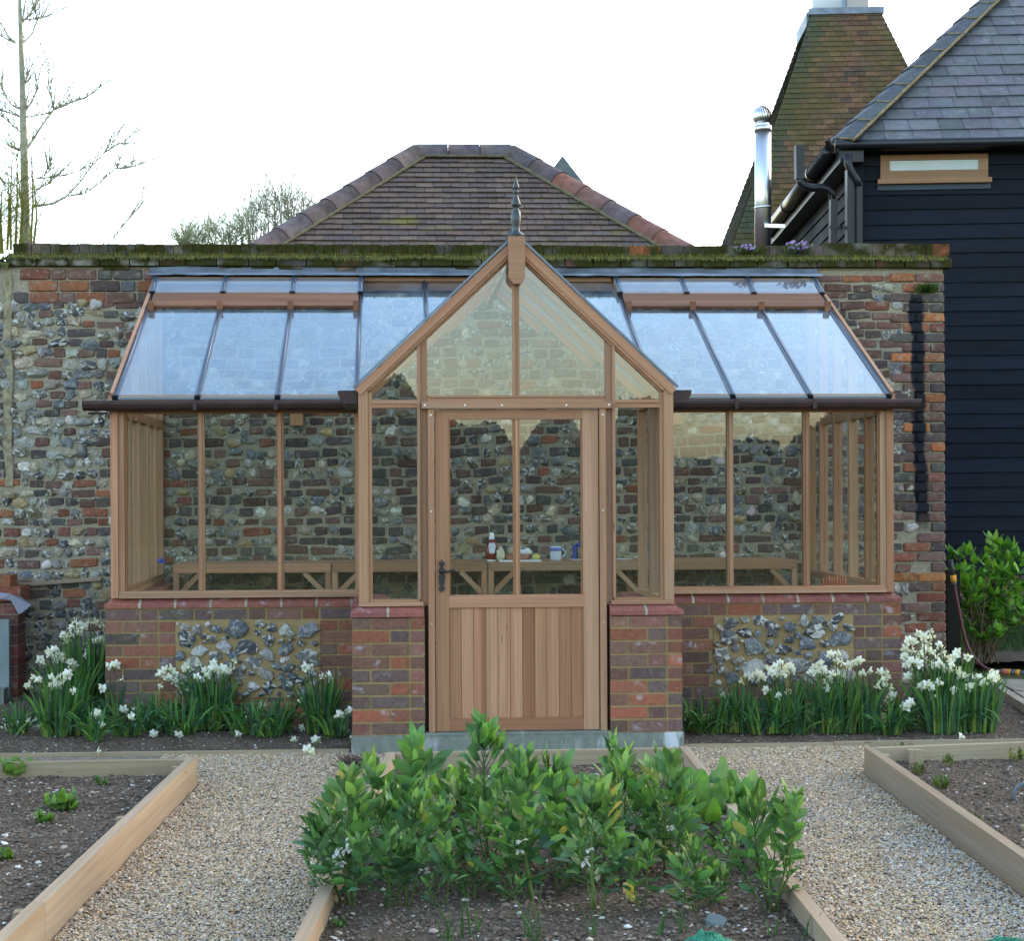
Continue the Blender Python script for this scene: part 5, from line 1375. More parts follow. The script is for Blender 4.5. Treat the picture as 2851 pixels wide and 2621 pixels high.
clump('daffodil clump with crowded heads left of the V-leaved ones', *c8(680, 1392), S8([(580, 1030), (600, 1050), (620, 1020), (650, 1000), (640, 1045), (660, 1060), (700, 1020), (715, 1040), (570, 1150), (700, 1155), (620, 1070), (670, 1030)]), 110, 0.32, 0.55, 0.15, 0.09)
clump('daffodil clump with low heads and pale leaf bases below the left end of the panel', *c8(770, 1400), S8([(690, 1160), (640, 1180)]), 50, 0.24, 1.0, 0.4, 0.07)
clump('daffodil clump with four heads near the left edge of the right flint panel', *c8(430, 1390), S8([(465, 1070), (490, 1080), (520, 1060), (535, 1080), (430, 1100), (550, 1075)]), 60, 0.30, 0.6, 0.15, 0.07)
clump('lone daffodil with one open bloom before the right brickwork', *c8(330, 1392), S8([(340, 1195), (365, 1190), (325, 1180)]), 34, 0.22, 0.8, 0.25, 0.05)
clump('small daffodil shoots with spent blooms beside the right porch pier', *c8(170, 1382), S8([(240, 1310), (130, 1285), (120, 1300)]), 44, 0.22, 0.8, 0.35, 0.07)

for (pt, lab) in ((c7(430, 1405), 'leafy daffodil tuft without blooms between the two leftmost clumps'), (c7(720, 1412), 'low daffodil leaves spreading right of the brick corner'), (c7(1010, 1405), 'leaf tuft of daffodil left of the wide middle clump'), (c7(1370, 1400), 'fan of flattened daffodil leaves right of the wide middle clump'), (c7(1490, 1412), 'trodden daffodil leaves lying by the edging board left of the porch'), (c8(560, 1398), 'flat green daffodil leaves between lone bloom and crowded clump'), (c8(250, 1395), 'bent daffodil leaves without blooms near the right porch pier'), (c8(1240, 1402), 'yellowish flopped daffodil leaves in front of the dwarf wall corner')):
    clump(lab, *pt, [], 46, 0.24, 1.15, 0.45, 0.09)
# --- broad beans
BC = [(0.086, 0.198, 0.054), (0.110, 0.24, 0.066), (0.092, 0.20, 0.092), (0.135, 0.27, 0.072), (0.066, 0.15, 0.058)]
def bean(label, base, top, n=None, scale=1.0, flowers=0, bushy=1.0, bare=0.18, zsoil=None):
    b = G(base[0], base[1], zb if zsoil is None else zsoil); t = P(top[0], top[1], b.y); t.z -= min(0.09, 0.2 * (t.z - b.z)) * scale
    o = thing('broad_bean_plant', label, 'bean plant', b)
    H = (t - b).length; ax = (t - b).normalized()
    bend = Vector((U(-.03, .03), U(-.02, .02), 0)) * H * 2
    def at(s): return b.lerp(t, s) + bend * math.sin(math.pi * s)
    mb = MB(); k = 8
    r0 = 0.0065 * (0.6 + H) * scale
    mb.tube([at(i / k) for i in range(k)], [r0 * (1 - 0.55 * i / k) for i in range(k)], 4, jit((0.13, 0.19, 0.055), 0.2))
    mb.build('stem', MT['leaf'], o)
    mb = MB(); main = (b, t, bend, n, bare)
    shoots_ = [(at, n or max(9, int(H / 0.0165)), bare, 1.0)]
    for q_ in range(2 if H > 0.2 else 1):
        a_ = U(0, 6.28); s0 = b + Vector((math.cos(a_), math.sin(a_), 0)) * 0.02; t0 = b + (t - b) * U(0.38, 0.72) + Vector((math.cos(a_), math.sin(a_), 0)) * U(0.05, 0.11)
        at2 = (lambda s, s0=s0, t0=t0: s0.lerp(t0, s))
        mb.tube([at2(0), at2(0.5), at2(0.97)], [0.0035, 0.003, 0.002], 4, jit((0.11, 0.17, 0.05), 0.2), 0, False)
        shoots_.append((at2, max(6, int((t0 - s0).length / 0.02)), 0.25, 0.68))
  
    for at, n, bare, sc_, i in [(a1, n1, b1_, c1_, i1_) for (a1, n1, b1_, c1_) in shoots_ for i1_ in range(n1)]:
        if i == 0: phase = U(0, 6.28)
        s = bare + (0.985 - bare) * (i / (n - 1)) ** 0.9
        p = at(s); phase += math.pi + U(-0.75, 0.75)
        upr = 0.40 + 1.0 * max(0, (s - 0.40) / 0.60)          # leaf stalks rise more steeply near the tip
        a = phase; hd = Vector((math.cos(a), math.sin(a), 0)); d = (hd * math.cos(upr) + Vector((0, 0, math.sin(upr)))).normalized()
        LL = (0.070 - 0.016 * max(0, s - 0.6) / 0.4) * scale * sc_ * U(0.8, 1.2)
        side = Vector((-math.sin(a), math.cos(a), 0)); nrm = side.cross(d)
        pairs = 2 if rnd.random() < 0.55 * bushy else 1
        if s > 0.6: pairs = rnd.choice((2, 2, 3))
        stalk = LL * (0.55 + 0.35 * pairs)
        end = p + d * stalk
        mb.tube([p, p.lerp(end, 0.5), end], [0.0022, 0.0018, 0.0012], 4, jit((0.10, 0.17, 0.05), 0.2), 0, False)
        for q in range(pairs):
            bp_ = p.lerp(end, 0.45 + 0.55 * (q + 1) / pairs if pairs > 1 else 0.9)
            for sg in (-1, 1):
                if rnd.random() < 0.06: continue
                ld = (d * U(0.45, 0.9) + side * sg * U(0.55, 0.95) + Vector((0, 0, U(0.0, 0.40) + 1.1 * max(0, s - 0.45)))).normalized()
                sd = (nrm.cross(ld)).normalized()
                tw = U(-0.7, 0.7); sd = sd * math.cos(tw) + nrm * math.sin(tw)
                c = jit(rnd.choice(BC), 0.3)
                if rnd.random() < 0.02: c = jit((0.30, 0.28, 0.08), 0.2)
                if s > 0.75: c = tuple(x * y for x, y in zip(c, (1.25, 1.12, 1.0)))
                if s < 0.4: c = (c[0] * 0.8, c[1] * 0.85, c[2] * 1.05)
                leaflet(mb, bp_, ld, sd, LL * U(0.6, 1.25), LL * U(0.36, 0.54), c, U(-0.15, 0.35), U(0.1, 0.4))
        if rnd.random() < 0.5:
            leaflet(mb, p, (hd + Vector((0, 0, 0.4))).normalized(), side, 0.018 * scale, 0.014 * scale, jit(BC[0], 0.2))
    at = shoots_[0][0]
    # closed leaf bud at the tip
    for q in range(9):
        a = U(0, 6.28); hd = Vector((math.cos(a), math.sin(a), 0)); d = (hd * U(0.1, 0.55) + Vector((0, 0, 1))).normalized()
        leaflet(mb, at(0.97), d, Vector((-math.sin(a), math.cos(a), 0)), U(0.035, 0.062) * scale, U(0.016, 0.026) * scale, jit((0.10, 0.18, 0.05), 0.2), -0.2, 0.5)
    mb.build('foliage', MT['leaf'], o)
    for f in range(flowers):
        mb = MB(); s = U(0.38, 0.68) if f else 0.5; p = at(s) + Vector((U(-.03, .03), -U(0.01, 0.035), U(-.02, .02)))
        for q in range(4):
            d = Vector((U(-1, 1), -U(0.2, 1), U(-0.5, 0.6))).normalized(); sd = d.cross(Vector((0, 0, 1))).normalized()
            leaflet(mb, p, d, sd, U(0.016, 0.026), U(0.011, 0.018), jit((0.66, 0.64, 0.64), 0.12), 0.3, 0.5)
        leaflet(mb, p - Vector((0, 0.002, 0)), Vector((U(-.4, .4), -1, 0)).normalized(), Vector((1, 0, 0)), 0.014, 0.008, (0.02, 0.015, 0.02))
        mb.build('flower', MT['leaf'], o)
    return o
A_ = lambda x, y: (800 + x / 2.5125, 1950 + y / 2.5125)
B_ = lambda x, y: (1500 + x / 2.5125, 1950 + y / 2.5125)
bean('tall broad bean with a string of white flowers, leftmost of the tall ones', A_(440, 1465), A_(440, 440), flowers=9, scale=1.1)
bean('broad bean leaning out over the left board of the bed', A_(385, 1440), A_(210, 850), bare=0.3, flowers=2)
bean('bushy broad bean second from the left in the front row', A_(690, 1450), A_(655, 640), scale=1.05, flowers=1)
bean('upright broad bean with pointed pale tip between the second and fourth front plants', A_(830, 1450), A_(900, 640), scale=1.1)
bean('broad bean of middle height with fanned tip leaves and a white flower low down', A_(985, 1330), A_(950, 900), flowers=3)
bean('knee-high young broad bean at the front with bare lower stem', A_(1100, 1455), A_(1110, 1090), bare=0.42, scale=0.8)
bean('large-leaved broad bean behind, in front of the left porch pier edge', A_(900, 1130), A_(880, 270), scale=1.25)
bean('tallest broad bean, its tip reaching up across the bottom of the door', A_(1410, 1150), A_(1375, 130), scale=1.15, flowers=2)
bean('short dark broad bean left of the thick-stemmed front plant', A_(1310, 1390), A_(1310, 1210), scale=0.75)
bean('broad bean with deep green tuft, in front of the tallest plant', A_(1420, 1340), A_(1390, 860), scale=0.95)
bean('low broad bean tangled at the foot of the thick-stemmed plant', A_(1510, 1400), A_(1560, 1120), scale=0.85)
bean('thick-stemmed broad bean in the centre with hanging grey-green leaves', A_(1715, 1405), A_(1650, 380), scale=1.2, flowers=3, bare=0.35)
bean('broad bean right of the thick-stemmed one with wide dark tip', A_(1975, 1255), A_(1850, 370), scale=1.15, flowers=2, bare=0.32)
bean('broad bean at the back left, partly hidden behind the flowering one', A_(600, 1060), A_(600, 400), scale=1.1)
bean('short broad bean in the back row under the door frame', A_(1110, 1010), A_(1110, 560), scale=0.9)
bean('straight broad bean in the front row with a clear bare stem and reddish joint', B_(392, 1470), B_(385, 555), scale=1.15, flowers=3, bare=0.28)
bean('broad bean behind the straight-stemmed one, leaning right', B_(540, 1190), B_(600, 455), scale=1.1, flowers=2)
bean('small broad bean with open rosette right of the straight-stemmed plant', B_(735, 1470), B_(750, 1050), scale=0.8, bare=0.3)
bean('tall broad bean before the chard with silvery pointed leaves', B_(890, 1230), B_(920, 420), scale=1.2, flowers=2)
bean('low bushy broad bean with rounded dense leaves, front right', B_(1085, 1490), B_(1090, 1060), scale=0.85, bushy=1.8, bare=0.05, n=16)
bean('small twin of the bushy low bean, growing at its right side', B_(1180, 1440), B_(1215, 1240), scale=0.75, bushy=1.6, bare=0.05, n=10)
bean('broad bean at the right edge leaning left, bare below', B_(1610, 1465), B_(1505, 680), scale=0.95, bare=0.35)
bean('rightmost broad bean leaning right over the board', B_(1650, 1480), B_(1785, 690), scale=0.95, bare=0.42)
bean('broad bean in the back row by the right porch pier with dark glossy tip', B_(560, 1000), B_(545, 330), scale=1.1)
bean('back row broad bean in front of the right end of the rear board', B_(840, 1000), B_(850, 370), scale=1.05)
bean('broad bean lying low with one large leaf under the chard', B_(1350, 1230), B_(1320, 930), scale=0.95)
bean('broad bean filling the gap at the back between door and left pier', A_(1250, 1080), A_(1240, 560), scale=1.0)
bean('broad bean in the middle row below the tallest plant, mid green', A_(1640, 1230), A_(1600, 760), scale=1.0)
bean('broad bean in the middle row near the reddish-jointed stem', B_(230, 1240), B_(260, 700), scale=1.0)

for (b_, t_, lab) in ((A_(490, 1230), A_(500, 770), 'broad bean in the second row behind the string of white flowers'), (A_(770, 1190), A_(760, 620), 'broad bean in the second row behind the pointed pale-tipped plant'), (A_(1090, 1240), A_(1080, 800), 'broad bean between the fanned one and the short dark one, second row'), (B_(120, 1340), B_(110, 820), 'broad bean close left of the straight bare-stemmed front plant'), (B_(455, 1290), B_(470, 800), 'broad bean just right of the straight bare-stemmed front plant'), (B_(680, 1180), B_(690, 650), 'broad bean in the second row above the small open rosette'), (B_(990, 1150), B_(1010, 660), 'broad bean in the second row above the low bushy one'), (A_(330, 1280), A_(330, 760), 'broad bean at the left board behind the leaning plant')):
    bean(lab, b_, t_, scale=1.0)
# --- chard and other low plants
def rosette(name, label, cat, base, n, L, W, cols, z=None, rise=0.8, crinkle=0.25):
    b = G(base[0], base[1], zb if z is None else z); o = thing(name, label, cat, b); mb = MB()
    for i in range(n):
        a = U(0, 6.28); e = U(0.25, 1.2) * rise; hd = Vector((math.cos(a), math.sin(a), 0)); d = (hd * math.cos(e) + Vector((0, 0, math.sin(e)))).normalized()
        s = Vector((-math.sin(a), math.cos(a), 0)); l = L * U(0.65, 1.15)
        p1 = b + d * l * 0.45
        mb.tube([b, p1], [0.004 * l / 0.15, 0.0025 * l / 0.15], 5, jit((0.22, 0.27, 0.10), 0.2), 0, False)
        k = 7; pts = []; ws = []
        for q in range(k):
            t = q / (k - 1); n_ = s.cross(d)
            pts.append(p1 + d * l * 0.75 * t - n_ * l * (0.45 * t * t) + n_ * crinkle * 0.05 * math.sin(q * 2.4 + i)); ws.append(W * 0.5 * U(0.85, 1.1) * (0.35, 0.8, 1.0, 1.0, 0.92, 0.7, 0.25)[q])
        strip(mb, pts, ws, s, jit(rnd.choice(cols), 0.22), U(0.0, 0.35))
    mb.build('leaves', MT['leaf'], o); return o
CH = [(0.105, 0.225, 0.040), (0.14, 0.275, 0.045), (0.075, 0.165, 0.04), (0.17, 0.28, 0.085)]
rosette('chard_plant', 'glossy broad-leaved chard against the back of the right board', 'chard', B_(1150, 740), 24, 0.19, 0.10, CH, rise=0.42)
rosette('chard_plant', 'chard with curled leaves hanging over the right board onto the gravel', 'chard', B_(1330, 790), 24, 0.18, 0.10, CH, rise=0.38)
rosette('chard_plant', 'smaller chard among the bean stems in front of the curled one', 'chard', B_(1180, 880), 12, 0.16, 0.07, CH)
rosette('chard_plant', 'dark leafy chard low at the back left of the bed, below the door', 'chard', A_(1240, 800), 20, 0.20, 0.10, CH)
rosette('seedling', 'round-leaved seedling in the left bed against the rear board', 'seedling', (34, 2165), 16, 0.10, 0.06, CH)
rosette('seedling', 'spreading green seedling in the middle of the left bed', 'seedling', (172, 2256), 26, 0.085, 0.04, CH, rise=0.6)
rosette('seedling', 'small compact seedling below the spreading one in the left bed', 'seedling', (126, 2293), 14, 0.05, 0.03, CH)
rosette('seedling', 'tiny seedling at the left edge of the photo in the left bed', 'seedling', (8, 2398), 12, 0.055, 0.03, CH)
rosette('seedling', 'faint thin weed near the rear right corner of the left bed', 'seedling', (280, 2185), 9, 0.04, 0.015, CH)
for (x, y, n, l, lab) in ((2515, 2115, 14, 0.075, 'yellowish weed by the corner peg of the right bed'), (2640, 2135, 8, 0.05, 'small weed behind the middle of the right bed'), (2615, 2195, 12, 0.06, 'weed with a pale round leaf in the right bed'), (2555, 2155, 8, 0.05, 'low weed along the left board of the right bed'), (2832, 2122, 9, 0.06, 'weed at the right edge of the photo in the right bed'), (2700, 2290, 10, 0.05, 'dull weed halfway down the right bed beside the board')):
    rosette('weed', lab, 'weed', (x, y), n, l, l * 0.35, [(0.09, 0.14, 0.03), (0.13, 0.16, 0.04)])
rosette('weed', 'tiny weed at the front left of the bean bed', 'weed', A_(375, 1585), 7, 0.03, 0.014, CH)
rosette('fallen_leaf', 'two yellowed leaves lying by the small bean rosette', 'leaf', B_(680, 1430), 3, 0.07, 0.028, [(0.34, 0.31, 0.10)], rise=1.0)
# onion shoots at the front of the bean bed
def shoots(label, x, y, n, h, lean):
    b = G(x, y, zb); o = thing('onion_plant', label, 'onion', b); mb = MB()
    for i in range(n):
        p = b + Vector((U(-.02, .02), U(-.015, .015), 0)); a = U(-1, 1) * lean; l = h * U(0.6, 1.1); pts = []
        dx = U(-0.6, 0.6)
        for k in range(6):
            t = k / 5; pts.append(p + Vector((a * l * t + dx * l * t * t * 0.5, -0.02 * t, l * t * (1 - 0.25 * abs(dx) * t))))
        mb.tube(pts, [0.003, 0.003, 0.0026, 0.002, 0.0014, 0.0005], 5, jit((0.075, 0.16, 0.045), 0.25), 0, False)
    mb.build('leaves', MT['leaf'], o)
for (sx, sy, n, h, ln, lab) in ((1245, 2618, 6, 0.13, 0.5, 'arching onion shoots leftmost along the front of the bean bed'), (1300, 2612, 4, 0.17, 0.25, 'upright pair of onion shoots next to the arching ones'), (1345, 2600, 3, 0.12, 0.3, 'thin onion shoots before the thick-stemmed bean'), (1465, 2615, 5, 0.17, 0.35, 'tallest spiky onion shoots at the front middle of the bed'), (1500, 2619, 3, 0.13, 0.3, 'short onion shoots right beside the tallest spiky ones'), (1640, 2605, 4, 0.10, 0.3, 'little onion shoots below the straight bean stem'), (1835, 2612, 3, 0.16, 0.3, 'single slender onion shoots right of the two yellow leaves'), (1900, 2600, 4, 0.10, 0.5, 'curved onion shoots below the bushy low bean'), (2150, 2610, 4, 0.08, 0.3, 'short grassy onion shoots near the green netting'), (2255, 2612, 3, 0.10, 0.2, 'onion shoots rightmost by the right board')):
    shoots(lab, sx, sy, n, h, ln)
# green netting bunched at the front edge, another at the right corner
def netting(label, x, y, z, rx, ry, h):
    b = G(x, y, z); mb = MB(); n, m = 26, 12; vs = []
    for i in range(m + 1):
        for j in range(n):
            t = 6.2832 * j / n; r = i / m; q = noise.noise(Vector((math.cos(t) * 2 * r, math.sin(t) * 2 * r, x)))
            vs.append((b.x + rx * r * math.cos(t) * (1 + 0.25 * q), b.y + ry * r * math.sin(t), b.z - 0.01 + h * (1 - r * r) * (1 + 0.5 * noise.noise(Vector((r * 6, t * 3, 2))))))
    mb.idx(vs, [(i * n + j, i * n + (j + 1) % n, (i + 1) * n + (j + 1) % n, (i + 1) * n + j) for i in range(m) for j in range(n)], smooth=True)
    tag(mb.build('garden_netting', MT['net'], loc=b), label, 'netting')
netting('bunched green garden netting at the front of the bean bed', 1975, 2640, zb, 0.10, 0.12, 0.05)
netting('green garden netting on the gravel in the right foreground corner', 2815, 2648, 0.005, 0.12, 0.14, 0.04)
# dry uprooted root clump by the left porch pier
b = G(985, 2135, 0.05); o = thing('dry_root_clump', 'dry brown bundle of old stalks at the back left corner of the bean bed', 'dead plant', b)
mb = MB()
for i in range(150):
    a = U(0, 6.28); p = b + Vector((U(-.07, .07), U(-.04, .04), U(-.02, .03))); d = Vector((math.cos(a), math.sin(a), U(0.1, 1.4))).normalized()
    mb.tube([p, p + d * U(0.03, 0.06), p + d * U(0.06, 0.1) + Vector((U(-.02, .02), 0, -.01))], [0.0026, 0.002, 0.0008], 4, jit(rnd.choice(((0.13, 0.09, 0.08), (0.2, 0.15, 0.12), (0.09, 0.065, 0.06))), 0.3), 0, False)
mb.build('stalks', MT['twig'], o)
# ------------------------------------------------------------------ background buildings
AB = math.radians(6.4)
fB = Vector((math.cos(AB), -math.sin(AB), 0)); sB = Vector((math.sin(AB), math.cos(AB), 0)); ZV = Vector((0, 0, 1))
CB = P(2388, 1000, 16.0); CB.z = 0
BN = thing('barn', 'black weatherboarded barn with a slate hipped roof at the right', 'barn', CB)
def W(u, z, out=0.0): return CB + fB * u - sB * out + ZV * z
def WS(v, z, out=0.0): return CB + sB * v - fB * out + ZV * z
def onf(x, y, out=0.0): 
    p = PL(x, y, CB - sB * out, sB); return (p - CB).dot(fB), p.z
ZE = onf(2500, 407)[1]
def core(mb):
    mb.hexa(W(0.02, 0.0, -0.02), fB * 14.5, ZV * 0.62, sB * 0.3); mb.hexa(W(0.02, 0.62, -0.03), fB * 14.5, ZV * (ZE - 0.7), sB * 0.28)  # right-hand run carried on out of view to block the sun
    mb.hexa(WS(0.02, 0.0, -0.02), sB * 6.0, ZV * (ZE - 0.05), fB * 0.25)
part('wall_core', core, MT['weatherboard'], BN)
def boards(mb):
    z = 0.60; k = 0; pitch = 0.153
    while z < ZE - 0.06:
        u = -0.01 - U(0, 0)
        while u < 14.4:
            l = min(U(2.4, 4.2), 14.4 - u)
            lo_, hi = 0.030 + U(-.003, .003), 0.008
            a, b = u, u + l - 0.004; dz = U(-0.007, 0.007); dz2 = U(-0.007, 0.007)
            v = [W(a, z + dz, lo_), W(b, z + dz2, lo_ + U(-.003, .003)), W(b, z + pitch + 0.02, hi), W(a, z + pitch + 0.02, hi), W(a, z + dz, -0.02), W(b, z + dz, -0.02), W(b, z + pitch + 0.02, -0.02), W(a, z + pitch + 0.02, -0.02)]
            tn = U(0.7, 1.45); mb.idx(v, [(0, 1, 2, 3), (1, 0, 4, 5), (0, 3, 7, 4), (2, 1, 5, 6)], (tn, tn, tn * U(0.95, 1.08)))
            u += l
        v = [WS(0.0, z, 0.03), WS(6.0, z, 0.03), WS(6.0, z + pitch + 0.02, 0.008), WS(0.0, z + pitch + 0.02, 0.008), WS(0, z, -0.02), WS(6.0, z, -0.02)]
        mb.idx(v, [(1, 0, 3, 2), (0, 1, 5, 4)])
        z += pitch
part("weatherboarding", boards, MT['weatherboard'], BN)
part('corner_board', lambda mb: (mb.hexa(W(-0.035, 0.55, 0.045), fB * 0.10, sB * 0.07, ZV * (ZE - 0.6))), MT['weatherboard'], BN)
def plinth(mb):
    for r in range(8):
        u = -0.02 + (0.11 if r % 2 else 0)
        while u < 14:
            mb.hexa(W(u, 0.0 + r * 0.075, 0.03), fB * 0.212, sB * 0.05, ZV * 0.065, jit(rnd.choice(DARKB + RED[:1]), 0.2)); u += 0.223
part('brick_plinth', plinth, MT['old_brick'], BN)
# window
u0, z0 = onf(2449, 517); u1, z1 = onf(2747, 430)
win = part('window', lambda mb: (mb.hexa(W(u0, z0 + 0.06, 0.055), fB * (u1 - u0), sB * 0.08, ZV * 0.085, CED()), mb.hexa(W(u0, z1 - 0.055, 0.055), fB * (u1 - u0), sB * 0.08, ZV * 0.055, CED()),
                                 mb.hexa(W(u0, z0 + 0.1455, 0.055), ZV * (z1 - z0 - 0.201), sB * 0.08, fB * 0.095, CED()), mb.hexa(W(u1 - 0.095, z0 + 0.1455, 0.055), ZV * (z1 - z0 - 0.201), sB * 0.08, fB * 0.095, CED())), MT['oak'], BN)
part('sill', lambda mb: mb.hexa(W(u0 - 0.03, z0 + 0.005, 0.085), fB * (u1 - u0 + 0.06), sB * 0.1, ZV * 0.052, (1.05, 1.0, 0.95)), MT['oak'], win)
mb = MB(); mb.hexa(W(u0 + 0.09, z0 + 0.14, 0.040), fB * (u1 - u0 - 0.18), sB * 0.01, ZV * (z1 - z0 - 0.19), (0.42, 0.47, 0.46)); mb.build('pane', M('sky_pale_pane', None, 0.35, 0.4, ns=1.5, na=0.12), win)  # pane coloured pale in place of reflected sky
part('lead_apron', lambda mb: mb.hexa(W(u0 - 0.03, z0 - 0.055, 0.04), fB * (u1 - u0 + 0.06), sB * 0.02, ZV * 0.058), M('lead_apron', (0.045, 0.058, 0.075), 0.6, 0.2), win)
# slate roof: hipped front slope
OV = 0.22; E0 = W(-OV, ZE + 0.0, OV)                       # eaves corner
def slates(mb):
    ga = 0.215; sl = (sB + ZV).normalized(); n = (ZV - sB).normalized(); r = 0; d = 0.0
    while d < 6.0:
        off = U(0, 0.1) + (0.14 if r % 2 else 0); x = d * 0.7071 - off; uu = x
        while uu < 14.4:
            w = U(0.25, 0.31); a = max(uu, d * 0.7071 + 0.02); b = uu + w - 0.005
            if b > a + 0.03:
                lift = 0.016 + U(0, 0.004); aT = max(a, (d + ga) * 0.7071 * 1.0 if a == d * 0.7071 + 0.02 else a); o = E0 + fB * 0
                bo, to = o + sl * (d - 0.02), o + sl * (d + ga + 0.03)
                c = jit(rnd.choice(((0.064, 0.069, 0.076), (0.072, 0.068, 0.078), (0.054, 0.060, 0.063), (0.084, 0.093, 0.094), (0.068, 0.073, 0.074), (0.09, 0.088, 0.096))), 0.2)
                tw = U(-.003, .003)
                v = [bo + fB * a + n * lift, bo + fB * b + n * (lift + tw), to + fB * b + n * 0.004, to + fB * aT + n * 0.004, bo + fB * a, bo + fB * b]
                mb.idx(v, [(0, 1, 2, 3), (1, 0, 4, 5)], c)
            uu += w
        r += 1; d += ga
    n0 = n * -0.012
    v = [E0 + n0 - sl * 0.03, E0 + fB * 14.5 + n0 - sl * 0.03, E0 + fB * 14.5 + sl * 6 + n0, E0 + fB * 4.26 + sl * 6 + n0]
    mb.idx(v, [(0, 1, 2, 3)], (0.02, 0.022, 0.025))
    # left slope, plain courses
    n2 = (ZV - fB).normalized(); sl2 = (fB + ZV).normalized(); d = 0
    while d < 6.0:
        v = [E0 + sl2 * d + sB * (d * 0.7071) + n2 * 0.012, E0 + sl2 * d + sB * 8 + n2 * 0.012, E0 + sl2 * (d + ga) + sB * 8, E0 + sl2 * (d + ga) + sB * ((d + ga) * 0.7071)]
        mb.idx(v, [(1, 0, 3, 2)], jit((0.08, 0.085, 0.095), 0.1)); d += ga
part('slate_roof', slates, MT['slate'], BN)
hipd = (fB + sB + ZV).normalized(); hn = (ZV * 2 - fB - sB).normalized(); hs = hipd.cross(hn).normalized()
for i in range(15):
    a = E0 + hipd * (0.02 + i * 0.43); b = E0 + hipd * (0.02 + (i + 1) * 0.43 - 0.012)
    def hip(mb):
        c = jit((0.055, 0.062, 0.07), 0.2); ww = 0.16
        for sg, ax in ((1, (fB * 1 - sB).normalized()), (-1, (sB - fB).normalized())):
            e = ax * ww - ZV * 0.035
            v = [a + hn * 0.06, b + hn * 0.045, b + e + hn * 0.035, a + e + hn * 0.05, a + hn * 0.03, b + hn * 0.02, b + e + hn * 0.005, a + e + hn * 0.015]
            mb.idx(v, [(0, 1, 2, 3), (3, 2, 6, 7), (0, 3, 7, 4), (1, 0, 4, 5)], c)
    part('hip_tile', hip, MT['hip_tile'], BN)
def hipmortar(mb):
    ax = (fB - sB).normalized()
    pts = [E0 + hipd * (0.02 + i * 0.1075) + ax * (0.165 + 0.008 * noise.noise(Vector((i * 0.9, 0, 0)))) - ZV * 0.035 + hn * 0.025 for i in range(62)]
    mb.tube(pts, 0.018, 6)
    for i in range(15):
        p = E0 + hipd * (0.014 + i * 0.43); mb.tube([p + hn * 0.05, p + ax * 0.16 - ZV * 0.035 + hn * 0.045], 0.010, 6)
part('hip_mortar', hipmortar, M('buff_mortar', (0.20, 0.155, 0.09), 0.9, 0.1, ns=30, na=0.4), BN)
# gutters and pipes
ge0, ge1 = W(-OV - 0.05, ZE - 0.03, OV + 0.05), W(14.3, ZE - 0.03, OV + 0.05)
part('gutter', lambda mb: (mb.tube([ge0, ge1], 0.047, 12), mb.hexa(W(-OV, ZE - 0.075, OV - 0.01), fB * 14.5, sB * 0.2, ZV * 0.05)), MT['blackplastic'], BN)
gs0 = WS(-OV - 0.05, ZE - 0.035, OV + 0.05); gs1 = WS(5.2, ZE - 0.035, OV + 0.05)
part('gutter', lambda mb: (mb.tube([gs0.lerp(gs1, 0.06), gs1], 0.08, 12), mb.tube([gs0.lerp(gs1, 0.25), gs0.lerp(gs1, 0.265)], 0.088, 12), mb.tube([gs0.lerp(gs1, 0.62), gs0.lerp(gs1, 0.63)], 0.088, 12), mb.hexa(WS(-OV, ZE - 0.2, OV - 0.01), sB * 5.6, fB * 0.24, ZV * 0.15)), MT['blackplastic'], BN)
part('gutter_bracket', lambda mb: mb.tube([P(2302, 388, 15.6), P(2308, 395, 15.6), P(2306, 420, 15.6)], [0.05, 0.035, 0.03], 8), MT['blackplastic'], BN)
YD = 15.9
def sq(mb, pts, w=0.075):
    for a, b in zip(pts[:-1], pts[1:]):
        d = (b - a).normalized(); mb.beam(a - d * w * 0.3, b + d * w * 0.3, w, w, (0, 1, 0.01))
def pipe(mb, pix, r=0.042, Y=YD, n=10): mb.tube([P(x, y, Y) for x, y in pix], r, n)
part('downpipe', lambda mb: (sq(mb, [P(2225, 412, YD), P(2226, 492, YD)], 0.088), pipe(mb, [(2226, 492), (2229, 507), (2240, 518), (2262, 523), (2285, 522), (2305, 527), (2317, 537), (2320, 555)]), sq(mb, [P(2320, 552, YD), P(2319, 760, YD)], 0.072), mb.beam(P(2308, 632, YD - .03), P(2346, 634, YD - .03), 0.03, 0.03)), MT['blackplastic'], BN)
part('downpipe', lambda mb: (pipe(mb, [(2360, 430), (2361, 455), (2372, 480), (2386, 500), (2391, 520)], 0.04, 15.7), sq(mb, [P(2391, 515, 15.7), P(2392, 900, 15.7)], 0.06)), MT['blackplastic'], BN)
part('vent_pipe', lambda mb: sq(mb, [P(2367, 480, 15.75), P(2367, 900, 15.75)], 0.085), MT['blackplastic'], BN)
